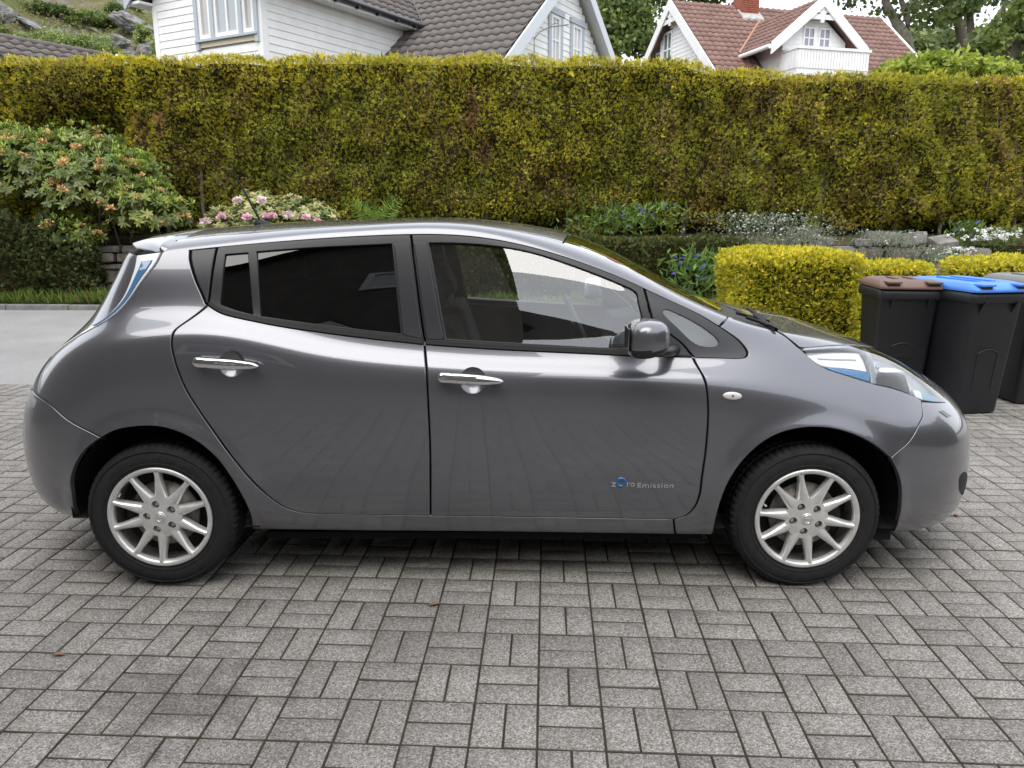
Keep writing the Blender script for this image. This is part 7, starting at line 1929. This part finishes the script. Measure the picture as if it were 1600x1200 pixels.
for wx in (-1.35, 1.35):
    for sgn in (-1, 1):
        rot = (0, 0, 0) if sgn < 0 else (0, 0, math.pi)
        spin = {(-1.35, -1): R(4), (1.35, -1): R(-8)}.get((wx, sgn), R(30))
        wo = link_mesh('wheel', W_ME['barrel'], None, car, (wx, sgn * WO, .3145))
        wo.rotation_euler = (0, spin, 0) if sgn < 0 else (0, spin, math.pi)
        for nm, key in (('tyre', 'tyre'), ('rim', 'rim'), ('lug_well', 'well'), ('centre_cap', 'cap'), ('wheel_emblem', 'emblem'), ('brake_disc', 'disc'), ('caliper', 'caliper'), ('hub_back', 'back'), ('valve', 'valve')):
            ch = link_mesh(nm, W_ME[key], None, wo)
            if key == 'emblem': ch.rotation_euler = (0, -spin, 0)
            if key == 'caliper': ch.rotation_euler = (0, -spin + (R(180) if wx < 0 else 0), 0)
        for nme in NUTS: link_mesh('wheel_nut', nme, None, wo)
# arch liners
for cxw in (-1.335, 1.345):
    for sgn in (-1, 1):
        V, F = [], []; n = 40
        for yy, rr in ((-.885, .396), (-.80, .398), (-.58, .40), (-.575, .0)):
            for k in range(n + 1):
                a = R(-35) + R(250) * k / n
                y_ = yy
                if yy == -.885:
                    y_ = -.835
                V.append((cxw + rr * math.cos(a), -sgn * y_ * 1 if sgn > 0 else y_, max(.30 if cxw < 0 and math.cos(a) < 0 else .262, .325 + rr * math.sin(a))))
        F = [(i * (n + 1) + k, i * (n + 1) + k + 1, (i + 1) * (n + 1) + k + 1, (i + 1) * (n + 1) + k) for i in range(3) for k in range(n)]
        mb = MB(); mb.add(V, F, True); mb.build('arch_liner', M_liner, car)
mb = MB(); mb.box(1.60, 1.74, -.80, -.70, .195, .245); mb.build('deflector', M_liner, car)
mb = MB(); mb.box(-.95, .95, -.74, .74, .17, .20); mb.build('underbody', M_liner, car)

# ---- cabin
def seat(y0, x0):
    s_ = MB()
    Mb = Matrix.Translation((x0, y0, .55)) @ Matrix.Rotation(R(-20), 4, 'Y')
    s_.box(-.08, .06, -.24, .24, 0, .56, Mb)
    so = s_.build('seat', M_seat, car, bevel=.045)
    c_ = MB(); c_.box(x0 - .02, x0 + .50, y0 - .25, y0 + .25, .38, .56); c_.build('seat_cushion', M_seat, so, bevel=.05)
    h_ = MB(); h_.box(-.055, .05, -.13, .13, .60, .78, Mb); h_.build('headrest', M_seat, so, bevel=.04)
    for d in (-.07, .07):
        t_ = MB(); t_.tube([Mb @ Vector((0, d, .5)), Mb @ Vector((0, d, .64))], .007, 6); t_.build('headrest_post', M_silver, so)
seat(-.36, -.02); seat(.36, -.02)
mb = MB(); mb.box(-1.02, -.90, -.62, .62, .5, 1.08, Matrix.Translation((.05, 0, 0)) @ Matrix.Shear('XY', 4, (0, 0)) if False else None); mb.build('rear_seat_back', M_seat, car, bevel=.05)
mb = MB(); P = [(.66, .62), (.64, .88), (.72, .955), (.95, .985), (1.12, 1.0), (1.12, .5), (.75, .5)]
mb.prism(P, -.70, .70, lambda u_, v_, t: (u_, t, v_)); mb.build('dashboard', M_dash_light, car, bevel=.02)
mb = MB(); mb.prism([(.63, .90), (.66, 1.02), (.78, 1.035), (.86, .99), (.80, .93)], .20, .52, lambda u_, v_, t: (u_, t, v_)); mb.build('instrument_hood', M_dash, car, bevel=.02)
mb = MB(); mb.box(.60, .70, -.12, .12, .70, .93); mb.build('centre_screen', M_dash, car, bevel=.015)
# steering wheel
tor = MB(); V, F = [], []; n1, n2_ = 48, 10
Ms = Matrix.Translation((.49, .36, .93)) @ Matrix.Rotation(R(-24), 4, 'Y') @ Matrix.Rotation(R(90), 4, 'Y')
for i in range(n1):
    a = 2 * math.pi * i / n1
    for k in range(n2_):
        b = 2 * math.pi * k / n2_; r_ = .185 + .016 * math.cos(b)
        V.append(Ms @ Vector((r_ * math.cos(a), r_ * math.sin(a), .016 * math.sin(b))))
F = [(i * n2_ + k, i * n2_ + (k + 1) % n2_, ((i + 1) % n1) * n2_ + (k + 1) % n2_, ((i + 1) % n1) * n2_ + k) for i in range(n1) for k in range(n2_)]
tor.add(V, F, True); stw = tor.build('steering_wheel', M_dash, car)
hb_ = MB(); hb_.box(-.06, .06, -.075, .075, -.03, .02, Ms); hb_.build('airbag_boss', M_dash, stw, bevel=.015)
for a in (90, -90, 0):
    sp_ = MB(); q = Ms @ Matrix.Rotation(R(a), 4, 'Z'); sp_.box(.05, .185, -.016, .016, -.012, .004, q); sp_.build('spoke', M_silver, stw)
mb = MB(); mb.box(-.04, .04, -.10, .10, 1.29, 1.36, Matrix.Translation((.62, 0, -.06))); mb.build('rear_view_mirror', M_dash, car, bevel=.015)
# inside door cards
for sgn in (-1, 1):
    mb = MB(); mb.box(-.95, .75, sgn * .745, sgn * .765, .42, 1.0); mb.build('door_card', M_dash, car)
